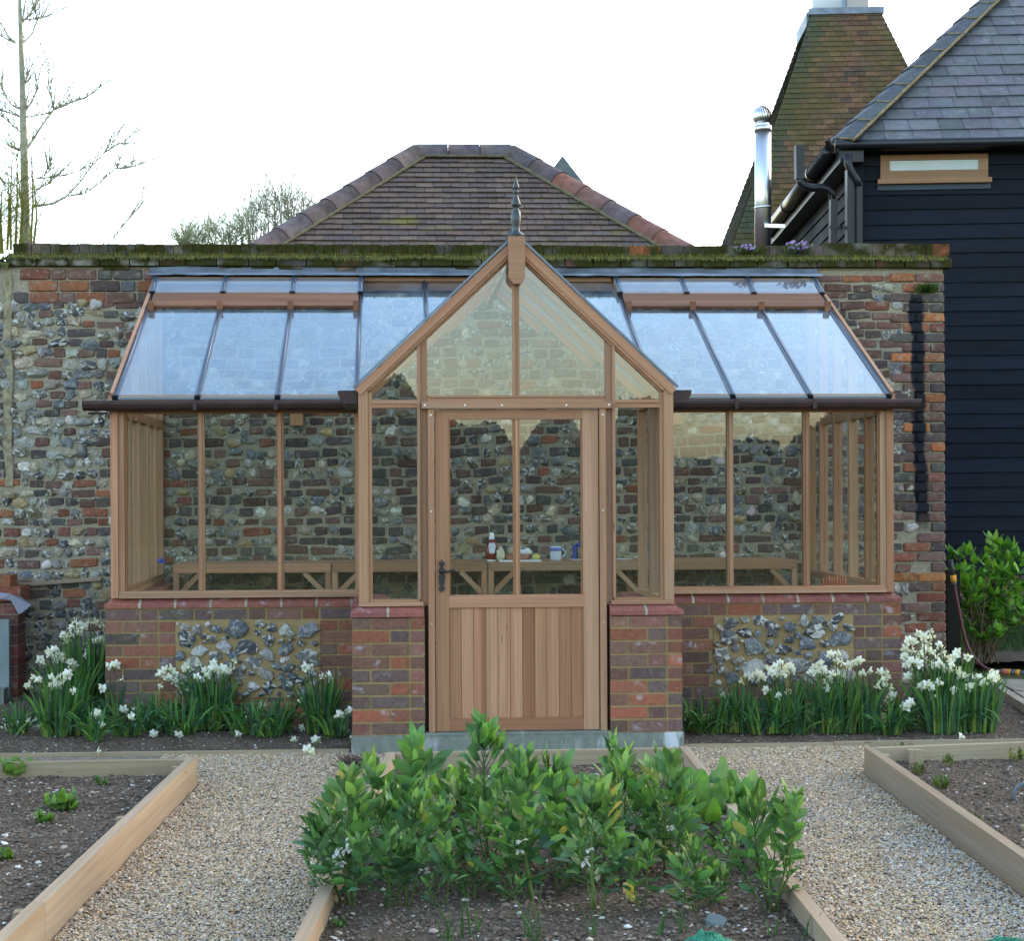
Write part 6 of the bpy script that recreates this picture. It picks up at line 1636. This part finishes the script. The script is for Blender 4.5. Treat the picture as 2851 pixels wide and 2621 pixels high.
# stainless flue strapped to the barn
YFL = 16.6
fb, ft = P(2124, 720, YFL), P(2124, 352, YFL)
fl = part('flue', lambda mb: (mb.tube([fb, ft], 0.088, 20), mb.tube([ft - ZV * 0.06, ft], 0.096, 20), mb.tube([P(2124, 575, YFL), P(2124, 582, YFL)], 0.093, 20)), MT['steel'], BN)
cwl = P(2121, 322, YFL)
def cowl(mb):
    n = 22
    for j in range(n):
        t0, t1 = 6.2832 * j / n, 6.2832 * (j + 0.82) / n; vs = []
        for i in range(9):
            ph = math.pi * (0.06 + 0.9 * i / 8); r = 0.104
            for t, rr in ((t0 + i * 0.07, r), (t1 + i * 0.07, r * 0.93)): vs.append(cwl + Vector((math.sin(ph) * math.cos(t) * rr, math.sin(ph) * math.sin(t) * rr, math.cos(ph) * rr)))
        mb.idx(vs, [(2 * i, 2 * i + 2, 2 * i + 3, 2 * i + 1) for i in range(8)], smooth=True)
    mb.lathe([(0.0, 0.108), (0.045, 0.103), (0.05, 0.09)], cwl, 14); mb.lathe([(0.075, -0.125), (0.08, -0.085)], cwl, 18)
    mb.lathe([(0.03, -0.1), (0.085, -0.03), (0.085, 0.03), (0.03, 0.1)], cwl, 14, m=1)
part('cowl', cowl, [MT['steel'], MT['iron']], fl)
part('bracket', lambda mb: (mb.beam(P(2128, 628, YFL - 0.1), P(2185, 630, YFL - 0.1), 0.03, 0.04)), MT['steel'], fl)

# oast house: steep square tiled kiln roof
YO_ = 24.0
q0 = P(2262, 30, YO_)                                     # top front left corner
ot = 1.04; H_ = q0.z - P(2200, 700, YO_).z
slope = 0.245 * 0
OST = thing('oast_house', 'oast house with a steep square roof of mossy red-brown tiles', 'oast house', (q0.x + 0.5, YO_ + 1, 0))
cen = q0 + fB * ot / 2 + sB * ot / 2
def osq(t):
    """half-side of the square roof at depth t below the top, with a slight bell-cast"""
    return ot / 2 + 0.352 * t + 0.004 * t * t
def tiles(mb):
    ga = 0.088; t = 0.0; r = 0
    while t < H_ + 1.6:
        h0, h1 = osq(t), osq(t + ga)
        for nx_, sd in ((-sB, fB), (-fB, sB), (fB, sB)):
            w = 0.165; n = int(2 * h1 / w) + 1; off = (0.5 if r % 2 else 0)
            for i in range(-1, n):
                a, b = max(-h1, -h1 + (i + off) * w), min(h1, -h1 + (i + 1 + off) * w - 0.004)
                if b - a < 0.02: continue
                lift = 0.016 + U(0, 0.006)
                top, bot = cen - ZV * t, cen - ZV * (t + ga + 0.01)
                cl = lambda x: max(-h0, min(h0, x))
                v = [bot + nx_ * (h1 + lift) + sd * a, bot + nx_ * (h1 + lift) + sd * b, top + nx_ * h0 + sd * cl(b), top + nx_ * h0 + sd * cl(a), bot + nx_ * (h1 - 0.01) + sd * a, bot + nx_ * (h1 - 0.01) + sd * b]
                c = jit(rnd.choice(((0.142, 0.078, 0.044), (0.122, 0.072, 0.045), (0.16, 0.084, 0.045), (0.102, 0.068, 0.046), (0.172, 0.096, 0.052))), 0.22)
                if nx_ is not None and nx_ == -fB: c = (0.07 + 0.02 * rnd.random(), 0.08, 0.06)
                elif a < -h1 + 0.17 and sd == fB: c = jit((0.065, 0.07, 0.045), 0.2)
                mb.idx(v, [(0, 1, 2, 3), (1, 0, 4, 5), (3, 2, 1, 0)][:2], c)
        t += ga; r += 1
    for nx_, sd in ((-sB, fB), (-fB, sB), (fB, sB), (sB, fB)):
        a, b = osq(0) - 0.03, osq(t) - 0.03
        mb.idx([cen + nx_ * a - sd * a, cen + nx_ * a + sd * a, cen - ZV * t + nx_ * b + sd * b, cen - ZV * t + nx_ * b - sd * b], [(0, 1, 2, 3)], (0.05, 0.035, 0.02))
part('tiled_roof', tiles, MT['oast_tile'], OST)
part('lead_cap', lambda mb: (mb.hexa(cen - fB * (ot / 2 + 0.06) - sB * (ot / 2 + 0.06) - ZV * 0.07, fB * (ot + 0.12), sB * (ot + 0.12), ZV * 0.10), mb.hexa(cen - fB * (ot / 2 + 0.09) - sB * (ot / 2 - 0.02) - ZV * 0.28, sB * (ot), fB * 0.05, ZV * 0.26)), MT['lead'], OST)
part('cowl', lambda mb: (mb.lathe([(0.44, 0.03), (0.44, 0.5), (0.36, 1.6), (0.1, 3.0)], cen, 24, (0.72, 0.74, 0.78)), mb.hexa(cen + fB * 0.02 - sB * 0.47 + ZV * 0.03, fB * 0.34, sB * 0.1, ZV * 0.55, (0.40, 0.36, 0.31)), mb.hexa(cen - fB * 0.04 - sB * 0.50 + ZV * 0.03, fB * 0.04, sB * 0.1, ZV * 0.55, (0.22, 0.28, 0.33))), M('painted_board', None, 0.5, 0.3), OST)

# hipped outbuilding roof straight behind the wall
YR = 15.0
ra, rb = P(1160, 427, YR), P(1424, 427, YR); ra.z = rb.z = (ra.z + rb.z) / 2
OB = thing('outbuilding', 'outbuilding with a hipped roof of brown tiles behind the wall', 'outbuilding', ((ra.x + rb.x) / 2, YR, 0))
tanp = 0.83; RH = ra.z - 3.05
def obtiles(mb):
    ga = 0.098; lenr = RH / math.sin(math.atan(tanp)); cs, sn = math.cos(math.atan(tanp)), math.sin(math.atan(tanp)); d = 0.0; r = 0
    while d < lenr:
        run0, run1 = d * cs, (d + ga) * cs; z0_, z1_ = ra.z - d * sn, ra.z - (d + ga) * sn
        L0_, R0_ = ra.x - run0, rb.x + run0; L1_, R1_ = ra.x - run1, rb.x + run1
        w = 0.166; x = ra.x - 4.0 + (w / 2 if r % 2 else 0) + U(-.006, .006)
        while x < R1_:
            a, b = max(x, L1_), min(x + w - 0.004, R1_)
            if b - a > 0.02:
                lift = 0.016 + U(0, 0.006); cl = lambda q: max(L0_, min(R0_, q)); tw = U(-.004, .004)
                v = [(a, YR - run1 - lift, z1_ + lift * .4), (b, YR - run1 - lift, z1_ + lift * .4 + tw), (cl(b), YR - run0, z0_), (cl(a), YR - run0, z0_), (a, YR - run1 + 0.01, z1_ - 0.008), (b, YR - run1 + 0.01, z1_ - 0.008)]
                c = jit(rnd.choice(((0.105, 0.074, 0.062), (0.115, 0.080, 0.066), (0.095, 0.070, 0.062), (0.122, 0.083, 0.064), (0.102, 0.076, 0.068), (0.13, 0.092, 0.07))), 0.13)
                if r == 0 and rnd.random() < 0.4: c = jit((0.30, 0.13, 0.08), 0.2)
                if rnd.random() < 0.004: c = (0.14, 0.145, 0.13)
                mb.idx(v, [(0, 1, 2, 3), (1, 0, 4, 5)], c)
            x += w
        d += ga; r += 1
    run = RH / tanp
    mb.idx([(ra.x, YR + 0.01, ra.z - 0.02), (rb.x, YR + 0.01, ra.z - 0.02), (rb.x + run, YR - run + 0.01, ra.z - 0.02 - RH), (ra.x - run, YR - run + 0.01, ra.z - 0.02 - RH)], [(0, 1, 2, 3)], (0.04, 0.03, 0.03))
part('tiled_roof', obtiles, MT['clay_tile'], OB)
def sideslopes(mb):
    run = RH / tanp
    for sg, p in ((-1, ra), (1, rb)):
        v = [(p.x, YR, ra.z - 0.02), (p.x + sg * run, YR - run, ra.z - RH - 0.02), (p.x + sg * run, YR + 6, ra.z - RH - 0.02), (p.x, YR + 6, ra.z - 0.02)]
        mb.idx(v, [(0, 1, 2, 3)], (0.11, 0.08, 0.07))
    mb.box(ra.x - run + 0.2, rb.x + run - 0.2, YR - run + 0.2, YR + 5.9, 0, 2.95, (0.2, 0.09, 0.06))
part('body', sideslopes, MT['clay_tile'], OB)
HC_ = [(0.105, 0.072, 0.066), (0.095, 0.072, 0.072), (0.12, 0.08, 0.07)]
def halfround(mb, a, b, nrm, r0, r1, col):
    d = (b - a).normalized(); s = d.cross(nrm).normalized(); vs = []
    for p, r in ((a, r0), (b, r1)):
        for j in range(9):
            t = math.pi * j / 8; vs.append(p + s * math.cos(t) * r + nrm * (math.sin(t) * r - 0.03))
    mb.idx(vs, [(j, j + 1, 10 + j, 9 + j) for j in range(8)] + [tuple(range(9)), tuple(range(9, 18))[::-1]], col, 0, True)
def hipline(p0, dirv, nrm, n, L, cols):
    for i in range(n):
        a, b = p0 + dirv * (i * L), p0 + dirv * ((i + 1) * L + 0.03)
        part('hip_tile', lambda mb: halfround(mb, a, b, nrm, 0.118, 0.128, cols(i)), MT['hip_tile'], OB)
hd1 = Vector((-1, -1, -tanp)).normalized(); hd2 = Vector((1, -1, -tanp)).normalized()
hn1 = Vector((-0.5 * tanp, -0.5 * tanp, 1)).normalized(); hn2 = Vector((0.5 * tanp, -0.5 * tanp, 1)).normalized()
hipline(ra, hd1, hn1, 8, 0.335, lambda i: jit(HC_[i % 2], 0.15))
hipline(rb, hd2, hn2, 8, 0.335, lambda i: jit(((0.075, 0.06, 0.062), (0.10, 0.07, 0.07), (0.20, 0.085, 0.06), (0.16, 0.08, 0.065), (0.105, 0.075, 0.075), (0.17, 0.075, 0.055), (0.18, 0.08, 0.06), (0.24, 0.10, 0.065), (0.15, 0.08, 0.06))[i], 0.1))
for i in range(3):
    L = (rb.x - ra.x) / 3
    part('ridge_tile', lambda mb: halfround(mb, ra + Vector((i * L, 0, 0)), ra + Vector(((i + 1) * L - 0.008, 0, 0)), Vector((0, -0.2, 1)).normalized(), 0.118, 0.12, jit((0.085, 0.068, 0.072), 0.15)), MT['hip_tile'], OB)
def bedding(mb):
    for p0, dv, sx in ((ra, hd1, 1), (rb, hd2, -1)):
        pts = [p0 + dv * (0.05 + i * 0.05) + Vector((sx * (0.115 + 0.015 * noise.noise(Vector((i * .6, sx, 0)))), -0.06, -0.02)) for i in range(62)]
        mb.tube(pts, [0.016 + 0.008 * noise.noise(Vector((i * 0.8, 3, sx))) for i in range(62)], 6, (0.125, 0.11, 0.062))
    mb.tube([ra + Vector((0.02 + i * 0.04, -0.115, -0.05 + 0.008 * noise.noise(Vector((i * .9, 0, 0))))) for i in range(23)], 0.016, 6, (0.10, 0.09, 0.055))
part('mortar_bedding', bedding, MT['twig'], OB)
mo = MB()
for k in range(70):
    q = P(1352 + U(-38, 38), 628 + U(-6, 7), 14.15); mo.tube([q, q + Vector((U(-.02, .02), -U(0.005, 0.03), U(0.0, 0.022)))], [0.012, 0.004], 5, jit((0.085, 0.09, 0.012), 0.3))
mo.build('moss', MT['twig'], OB)
# grey gablet peak farther back
pk = P(1566, 433, 22.0)
mb = MB(); mb.idx([pk, pk + Vector((-1.3, -0.3, -1.7)), pk + Vector((1.25, -0.3, -1.7)), pk + Vector((1.25, 4, -1.7)), pk + Vector((0, 4, 0)), pk + Vector((-1.3, 4, -1.7))], [(0, 1, 2), (0, 2, 3, 4), (0, 4, 5, 1)], (0.085, 0.095, 0.09))
tag(mb.build('roof_peak', MT['slate'], loc=(pk.x, 22, 0)), 'small grey roof peak poking up behind the outbuilding hip', 'roof')

# ------------------------------------------------------------------ trees beyond the wall
def twig_tree(name, label, cat, base, col, polys, tcol=None, twigs=None):
    o = thing(name, label, cat, base); mb = MB()
    for pts, r0, r1 in polys[:1]: mb.tube(pts, [r0 + (r1 - r0) * i / (len(pts) - 1) for i in range(len(pts))], 7, col)
    mb.build('trunk', MT['twig'], o); mb = MB()
    for pts, r0, r1 in polys[1:]: mb.tube(pts, [r0 + (r1 - r0) * i / (len(pts) - 1) for i in range(len(pts))], 5, tcol or col, 0, False)
    for tw in twigs or []: mb.tube(tw[0], tw[1], 4, tw[2], 0, False)
    mb.build('crown', MT['twig'], o); return o
TY = 17.0
K1 = lambda L, Y=TY: [P(x / 2.01, y / 2.01, Y) for x, y in L]
tr = [(K1([(150, 1420), (147, 1350), (140, 1050), (133, 750), (127, 500), (119, 260), (112, 60), (110, -80)]), 0.058, 0.016)]
br = [[(140, 845), (185, 780), (240, 695), (300, 615), (290, 560), (278, 500), (270, 400), (270, 340)], [(302, 612), (350, 590), (400, 572), (480, 545), (560, 485), (650, 425)], [(150, 655), (210, 645), (290, 630)], [(115, 255), (180, 190), (205, 120), (200, 60), (195, 10)], [(118, 130), (160, 90), (190, 40)], [(120, 110), (210, 105), (270, 85)], [(133, 620), (60, 580), (20, 520), (0, 460)], [(130, 660), (60, 635), (0, 615)], [(140, 625), (180, 570), (205, 500), (200, 410)], [(128, 490), (145, 460), (160, 395)],
      [(190, 1155), (300, 1140), (370, 1100), (440, 1030), (510, 930), (590, 850), (640, 750)], [(590, 850), (670, 800), (700, 810)], [(380, 1098), (470, 1085), (550, 1030), (640, 950), (670, 880)], [(645, 945), (720, 940), (795, 912)], [(200, 1000), (300, 990), (430, 965), (520, 910)], [(135, 850), (90, 835), (45, 815)], [(630, 1340), (680, 1270), (765, 1175)], [(115, 740), (60, 690), (10, 650)], [(90, 240), (40, 220), (0, 200)], [(200, 1060), (270, 1030), (290, 990)], [(250, 980), (275, 930), (292, 890)]]
polys = [(K1(b), 0.015 if len(b) > 5 else 0.009, 0.003) for b in br]
buds = []
for b in br:
    pts = K1(b)
    for k in range(int(16 * len(b) / 3)):
        i = rnd.randrange(len(pts) - 1); p = pts[i].lerp(pts[i + 1], rnd.random()); e = p + Vector((U(-.035, .035), U(-.03, .03), U(-0.02, 0.045)))
        buds.append(([p, e], [0.006, 0.003], jit((0.20, 0.20, 0.06), 0.3)))
for b in br:
    pts = K1(b)
    for k in range(5 + 2 * len(b)):
        i = rnd.randrange(len(pts) - 1); p = pts[i].lerp(pts[i + 1], rnd.random()); dd = (pts[i + 1] - pts[i]).normalized()
        d = (dd + Vector((U(-.8, .8), U(-.7, .7), U(0.0, 1.1)))).normalized(); L = U(0.12, 0.5)
        e = p + d * L + Vector((0, 0, 0.12 * L)); m_ = p + d * L * 0.5
        buds.append(([p, m_, e], [0.005, 0.0035, 0.0015], jit((0.24, 0.23, 0.15), 0.2)))
        for q in range(2):
            s_ = p.lerp(e, U(0.3, 0.9)); d2 = (d + Vector((U(-.8, .8), U(-.6, .6), U(-.1, .8)))).normalized()
            buds.append(([s_, s_ + d2 * L * U(0.2, 0.5)], [0.003, 0.0012], jit((0.24, 0.23, 0.15), 0.2)))
twig_tree('bare_tree', 'slender bare tree with upswept branches at the far left', 'tree', P(75, 700, TY), (0.27, 0.26, 0.18), tr + polys, (0.36, 0.34, 0.22), buds)
# yellow-green willow stems around its foot
def brush(name, label, base, spec, cols, n_side, seglen, r=0.006):
    o = thing(name, label, 'shrub', base); mb = MB(); mb2 = MB()
    for (pts, r0) in spec:
        mb2.tube(pts, [r0 * (1 - 0.7 * i / (len(pts) - 1)) for i in range(len(pts))], 5, jit(cols[0], 0.2), 0, False)
        for k in range(n_side):
            i = rnd.randrange(len(pts) - 1); p = pts[i].lerp(pts[i + 1], rnd.random())
            d = Vector((U(-1, 1), U(-.6, .6), U(0.1, 1.3))).normalized(); L = seglen * U(0.4, 1.1)
            m_ = p + d * L * 0.5 + Vector((U(-.03, .03), 0, 0)); e = p + d * L + Vector((0, 0, 0.15 * L))
            c = jit(rnd.choice(cols), 0.3); mb.tube([p, m_, e], [r * 0.6, r * 0.42, r * 0.2], 4, c, 0, False)
            for q in range(3):
                s = p.lerp(e, U(0.3, 1)); d2 = (d + Vector((U(-.9, .9), U(-.5, .5), U(-.2, .6)))).normalized()
                mb.tube([s, s + d2 * L * U(0.2, 0.45)], [r * 0.45, r * 0.2], 3, c, 0, False)
    mb2.build('trunk', MT['twig'], o); mb.build('foliage', MT['twig'], o); return o
spec = []
for (x, y0, y1) in ((85, 1400, 850), (110, 1400, 960), (170, 1400, 870), (185, 1400, 1000), (60, 1400, 900), (40, 1400, 1010), (15, 1420, 1060), (125, 1400, 1080), (0, 1420, 1120), (-30, 1420, 950)):
    a, b = P(x / 2.01, y0 / 2.01, TY - 0.4), P((x + U(-14, 14)) / 2.01, y1 / 2.01, TY - 0.4); spec.append(([a, a.lerp(b, 0.5) + Vector((U(-.04, .04), 0, 0)), b], 0.016))
brush('willow_shrub', 'yellow-green bushy stems round the foot of the bare tree at the left', P(40, 720, TY), spec, [(0.17, 0.17, 0.03), (0.22, 0.21, 0.035), (0.14, 0.16, 0.035)], 24, 0.36)
def bush(label, x0, x1, prof, Y, n, cols, ns, sl):
    spec = []
    for i in range(n):
        x = U(x0, x1); top = prof(x) + abs(rnd.gauss(0, 18)); a = P(x + U(-15, 15), 700, Y + U(-.4, .4)); b = P(x, top, Y + U(-.4, .4))
        spec.append(([a, a.lerp(b, 0.5) + Vector((U(-.06, .06), 0, 0)), b], 0.008))
    brush('bare_shrub', label, P((x0 + x1) / 2, 700, Y), spec, cols, ns, sl, 0.0055)
bush('grey-olive leafless shrub beside the left hip of the outbuilding roof', 690, 900, lambda x: 575 - 50 * math.exp(-((x - 790) / 70) ** 2) - 10, 18.5, 46, [(0.27, 0.25, 0.16), (0.30, 0.27, 0.17), (0.24, 0.22, 0.15)], 11, 0.40)
bush('lower sage-green shrub to the left of the grey-olive one', 500, 690, lambda x: 600 + (690 - x) * 0.30, 18.2, 40, [(0.28, 0.29, 0.16), (0.25, 0.27, 0.15), (0.31, 0.31, 0.17)], 12, 0.30)

# ------------------------------------------------------------------ right side: paving, grass, shrub, hose
mb = MB()
pv = [G(2755, 1902, 0.07), G(2851, 1962, 0.07)]; dv = (pv[1] - pv[0]).normalized()
e0 = pv[0] - dv * 0.2; per = Vector((-dv.y, dv.x, 0));
if per.x < 0: per = -per
mb.hexa(e0 + Vector((0, 0, -0.09)), dv * 3.2, per * 0.06, ZV * 0.09, (0.30, 0.27, 0.2))
tag(mb.build('edging_kerb', MT['paving'], loc=(e0.x, e0.y, 0)), 'weathered stone kerb edging the paving at the right', 'kerb')
mb = MB()
for r in range(6):
    for k in range(4):
        o_ = e0 + per * (0.075 + k * 0.42) + dv * (r * 0.36 - 0.02 + (0.12 if k % 2 else 0)); mb.hexa(o_ + Vector((0, 0, -0.05)), per * 0.405, dv * 0.345, ZV * (0.052 + U(0, 0.006)), jit((0.27, 0.235, 0.185), 0.12))
mb.hexa(e0 + per * 0.06 - ZV * 0.05, dv * 2.2, per * 1.7, ZV * 0.045, (0.10, 0.09, 0.06))
tag(mb.build('paving', MT['paving']), kind='structure')
sheet('verge_soil', 4.3, 9.0, 12.6, 16.0, 0.05, 0.08, 0.03, 3, MT['soil'])
mb = MB()
for i in range(9000):
    x, y = U(4.6, 7.2), U(13.3, 15.6); z = 0.06; a = U(0, 6.28); h = U(0.03, 0.09); s = 0.004
    d = Vector((math.cos(a), math.sin(a), 0)) * s
    p = Vector((x, y, z)); mb.face([p - d, p + d, p + Vector((U(-.03, .03), U(-.03, .03), h))], jit(rnd.choice(((0.035, 0.085, 0.02), (0.05, 0.11, 0.02), (0.03, 0.07, 0.025))), 0.3))
tag(mb.build('grass', MT['leaf']), kind='stuff')
# hydrangea
hb = G(2730, 1845, 0.06); hb.y = min(hb.y, 13.0); HY = hb.y
o = thing('hydrangea', 'bright green leafy shrub against the black barn by the wall end', 'shrub', hb)
mbs, mbl = MB(), MB()
tips = [(2665, 1545), (2690, 1540), (2640, 1560), (2715, 1572), (2740, 1565), (2770, 1545), (2790, 1520), (2765, 1505), (2810, 1530), (2825, 1548), (2800, 1560), (2850, 1640), (2860, 1625), (2840, 1690), (2820, 1650), (2775, 1640), (2730, 1640), (2690, 1620), (2710, 1690), (2760, 1700), (2800, 1720), (2745, 1740), (2700, 1745), (2830, 1740), (2735, 1780), (2870, 1700), (2780, 1590), (2755, 1610), (2680, 1590), (2720, 1610), (2810, 1600), (2835, 1600), (2660, 1600), (2790, 1680), (2735, 1700), (2850, 1560), (2700, 1650), (2765, 1660), (2815, 1690), (2780, 1760), (2690, 1700), (2660, 1640)]
for (x, y) in tips:
    t = P(x, y, HY + U(-0.28, 0.25)); s = hb + Vector((U(-.12, .12), U(-.1, .1), 0)); m_ = s.lerp(t, 0.55) + Vector((0, 0, 0.05))
    mbs.tube([s, m_, t], [0.007, 0.005, 0.003], 5, (0.12, 0.085, 0.05), 0, False)
    for q in range(18):
        p = m_.lerp(t, U(0.2, 1.0)) if q > 6 else t; a = U(0, 6.28); e = U(0.0, 1.1) if q <= 6 else U(-0.2, 0.8)
        d = Vector((math.cos(a) * math.cos(e), math.sin(a) * math.cos(e), math.sin(e))); sd = Vector((-math.sin(a), math.cos(a), 0)); L = U(0.06, 0.115)
        leaflet(mbl, p + d * 0.01, d, sd, L, L * 0.62, jit(rnd.choice(((0.10, 0.26, 0.025), (0.16, 0.35, 0.03), (0.055, 0.15, 0.03), (0.20, 0.37, 0.045))), 0.2), U(0.0, 0.5), 0.3, (0.15, 0.8, 1.0, 0.85, 0.5, 0.05))
mbs.build('stems', MT['twig'], o); mbl.build('foliage', MT['leaf'], o)
# hose on the wall end
YH = 11.95
hp = [P(2651, 1590, YH), P(2657, 1625, YH), P(2663, 1665, YH), P(2672, 1710, YH), P(2681, 1755, YH), P(2694, 1800, YH), P(2712, 1832, YH - .05), P(2735, 1855, YH - .1), P(2762, 1868, YH - .15), P(2790, 1873, YH - .2)]
HS = thing('garden_hose', 'maroon garden hose hanging at the wall end and running onto the paving', 'hose', (hp[-1].x, hp[-1].y, 0.07))
def smooth(pts, k=4):
    out = []
    for i in range(len(pts) - 1):
        p0, p1, p2, p3 = pts[max(i - 1, 0)], pts[i], pts[i + 1], pts[min(i + 2, len(pts) - 1)]
        for j in range(k):
            t = j / k; out.append(0.5 * ((2 * p1) + (p2 - p0) * t + (2 * p0 - 5 * p1 + 4 * p2 - p3) * t * t + (3 * p1 - p0 - 3 * p2 + p3) * t ** 3))
    return out + [pts[-1]]
part('tube', lambda mb: mb.tube(smooth(hp), 0.0125, 8, (0.10, 0.022, 0.032)), MT['attr'], HS)
OR, GY = (0.62, 0.28, 0.02), (0.09, 0.11, 0.13)
def conn(mb, a, b, segs):
    for (t0, t1, r, c) in segs: mb.tube([a.lerp(b, t0), a.lerp(b, t1)], r, 12, c)
part('tap_connector', lambda mb: conn(mb, P(2647, 1560, YH), P(2657, 1628, YH), [(0.0, 0.62, 0.017, (0.03, 0.035, 0.04)), (0.62, 0.9, 0.023, OR), (0.9, 1.0, 0.018, GY)]), MT['attr'], HS)
part('hose_connector', lambda mb: conn(mb, P(2770, 1870, YH - .17), P(2862, 1876, YH - .3), [(0, 0.2, 0.017, GY), (0.2, 0.42, 0.024, (0.42, 0.12, 0.06)), (0.42, 0.48, 0.025, OR), (0.48, 0.62, 0.022, GY), (0.62, 0.76, 0.025, OR), (0.76, 1.0, 0.019, GY)]), MT['attr'], HS)
single('hose_post', 'near-black post behind the hose at the wall end', 'post', lambda m: (m.box(hp[3].x - 0.055, hp[3].x + 0.05, YH + 0.12, YH + 0.2, 0, 0.85, (0.010, 0.012, 0.007))), MT['twig'], (hp[3].x, YH + .15, 0))
# ring of a pipe at the right edge of the right bed
rg = G(2851, 2232, zb)
single('hose_ring', 'grey plastic ring half buried in the right bed at the edge of the photo', 'ring', lambda m: m.tube([rg + Vector((0.045 * math.cos(t * 0.5236), 0, 0.03 + 0.05 * math.sin(t * 0.5236))) for t in range(13)], 0.009, 8, (0.11, 0.125, 0.14)), MT['attr'], rg)

# ------------------------------------------------------------------ left edge: brick stack, slab, sheet, batten
YS_ = 11.25
sx1 = P(42, 1700, YS_).x
o = thing('brick_stack', 'low stack of red bricks capped with clay tiles at the left edge', 'brick stack', (sx1 - 0.25, YS_, 0))
mb = MB(); r = 0; z = 0.03
while z < 0.72:
    x = sx1 + 0.02; 
    while x > sx1 - 0.6:
        w = 0.215 if r % 2 else 0.1025; mb.box(x - w, x, YS_, YS_ + 0.22, z, z + 0.066, jit(rnd.choice(((0.17, 0.055, 0.045), (0.12, 0.05, 0.045), (0.2, 0.065, 0.045))), 0.2)); x -= w + 0.01
    z += 0.075; r += 1
mb.box(sx1 - 0.6, sx1 + 0.015, YS_ + 0.005, YS_ + 0.2, 0, 0.74, m=1); mb.build('brickwork', [MT['old_brick'], MT['mortar']], o)
zt_ = P(20, 1645, YS_).z
part('tile_cap', lambda m: (m.box(sx1 - 0.6, sx1 + 0.05, YS_ - 0.05, YS_ + 0.25, zt_ - 0.075, zt_ + 0.03, (0.20, 0.065, 0.04)), m.box(sx1 - 0.6, sx1 - 0.03, YS_ - 0.02, YS_ + 0.2, zt_ + 0.0305, zt_ + 0.11, (0.23, 0.085, 0.04))), MT['old_brick'], o)
cr = P(26, 1725, YS_ - 0.1)
single('grey_slab', 'grey panel standing against the brick stack at the left edge', 'slab', lambda m: m.box(cr.x - 0.55, cr.x, YS_ - 0.12, YS_ - 0.07, 0.04, cr.z, (0.20, 0.235, 0.235)), M('slab', None, 0.8, 0.2, ns=6, na=0.15), (cr.x - .25, YS_ - .1, 0.04))
def shp(m):
    pts = [(-2, 1650), (30, 1655), (62, 1665), (88, 1685), (70, 1700), (52, 1712), (40, 1690), (30, 1672), (-2, 1668)]
    a = [P(x, y, YS_ - 0.065 - 0.012 * (i % 3)) for i, (x, y) in enumerate(pts)]; b = [p + Vector((0, 0.004, 0)) for p in a]; n = len(a)
    m.idx(a + b, [tuple(range(n)), tuple(range(n, 2 * n))[::-1]] + [(i, n + i, n + (i + 1) % n, (i + 1) % n) for i in range(n)], (0.20, 0.20, 0.25))
single('plastic_sheet', 'torn pale plastic sheet hanging over the brick stack', 'plastic sheet', shp, MT['attr'], P(40, 1700, YS_))
ba, bb = P(45, 1630, YW - 0.04), P(282, 1612, YW - 0.04)
single('wall_batten', 'weathered wooden batten fixed along the flint wall left of the greenhouse', 'batten', lambda m: m.beam(ba, bb, 0.03, 0.028, (0, 0, 1), (0.75, 0.7, 0.68)), MT['board'], ba)
k0, k1 = G(-10, 1945, 0.06), G(66, 1892, 0.06)
single('concrete_kerb', 'short sloping concrete kerb in front of the grey panel', 'kerb', lambda m: m.beam(k0, k1, 0.1, 0.12, (0, 0, 1)), MT['concrete'], k0)

# ------------------------------------------------------------------ trees behind the photographer, seen only as reflections in the panes
def treeline():
    mb = MB(); n = 1400; Yt = -25.0
    def h(x):
        e = 1.6
        if x < 0.3: e = 4.2
        elif x < 1.4: e = 4.2 - 1.6 * (x - 0.3) / 1.1
        elif x < 3.0: e = 2.5
        elif x < 4.2: e = 2.5 - 1.0 * math.exp(-((x - 3.6) / 0.35) ** 2)
        elif x < 6.5: e = 2.5 + 0.5 * math.sin(x * 3)
        elif x < 8.0: e = 3.4
        elif x < 10.0: e = 1.3
        elif x < 11.5: e = 1.9
        elif x < 13.0: e = 1.5 + (x - 11.5) * 0.9
        else: e = 3.2
        e += 0.22 * noise.noise(Vector((x * 2, 0, 0))) + 0.13 * noise.noise(Vector((x * 7, 1, 0))) + 0.10 * noise.noise(Vector((x * 23, 2, 0))) + 0.07 * noise.noise(Vector((x * 60, 3, 0)))
        return HC + 44.6 * math.tan(math.radians(max(0.4, e)))
    vs = []
    for i in range(n + 1):
        x = -45 + 90 * i / n if i < 60 or i > n - 60 else -14 + 32 * (i - 60) / (n - 120)
        vs += [(x, Yt, -0.1), (x, Yt + U(-.5, .5), h(x) * 0.6), (x, Yt - 1 + U(-.3, .3), h(x)), (x, Yt - 4, -0.1)]
    vs = sorted([tuple(vs[4 * i:4 * i + 4]) for i in range(n + 1)], key=lambda q: q[0][0]); vs = [p for q in vs for p in q]
    mb.idx(vs, [(4 * i + k, 4 * i + 4 + k, 4 * i + 5 + k, 4 * i + 1 + k) for i in range(n) for k in range(3)], (0.03, 0.04, 0.015))
    tag(mb.build('distant_woodland', MT['twig']), kind='stuff')
treeline()
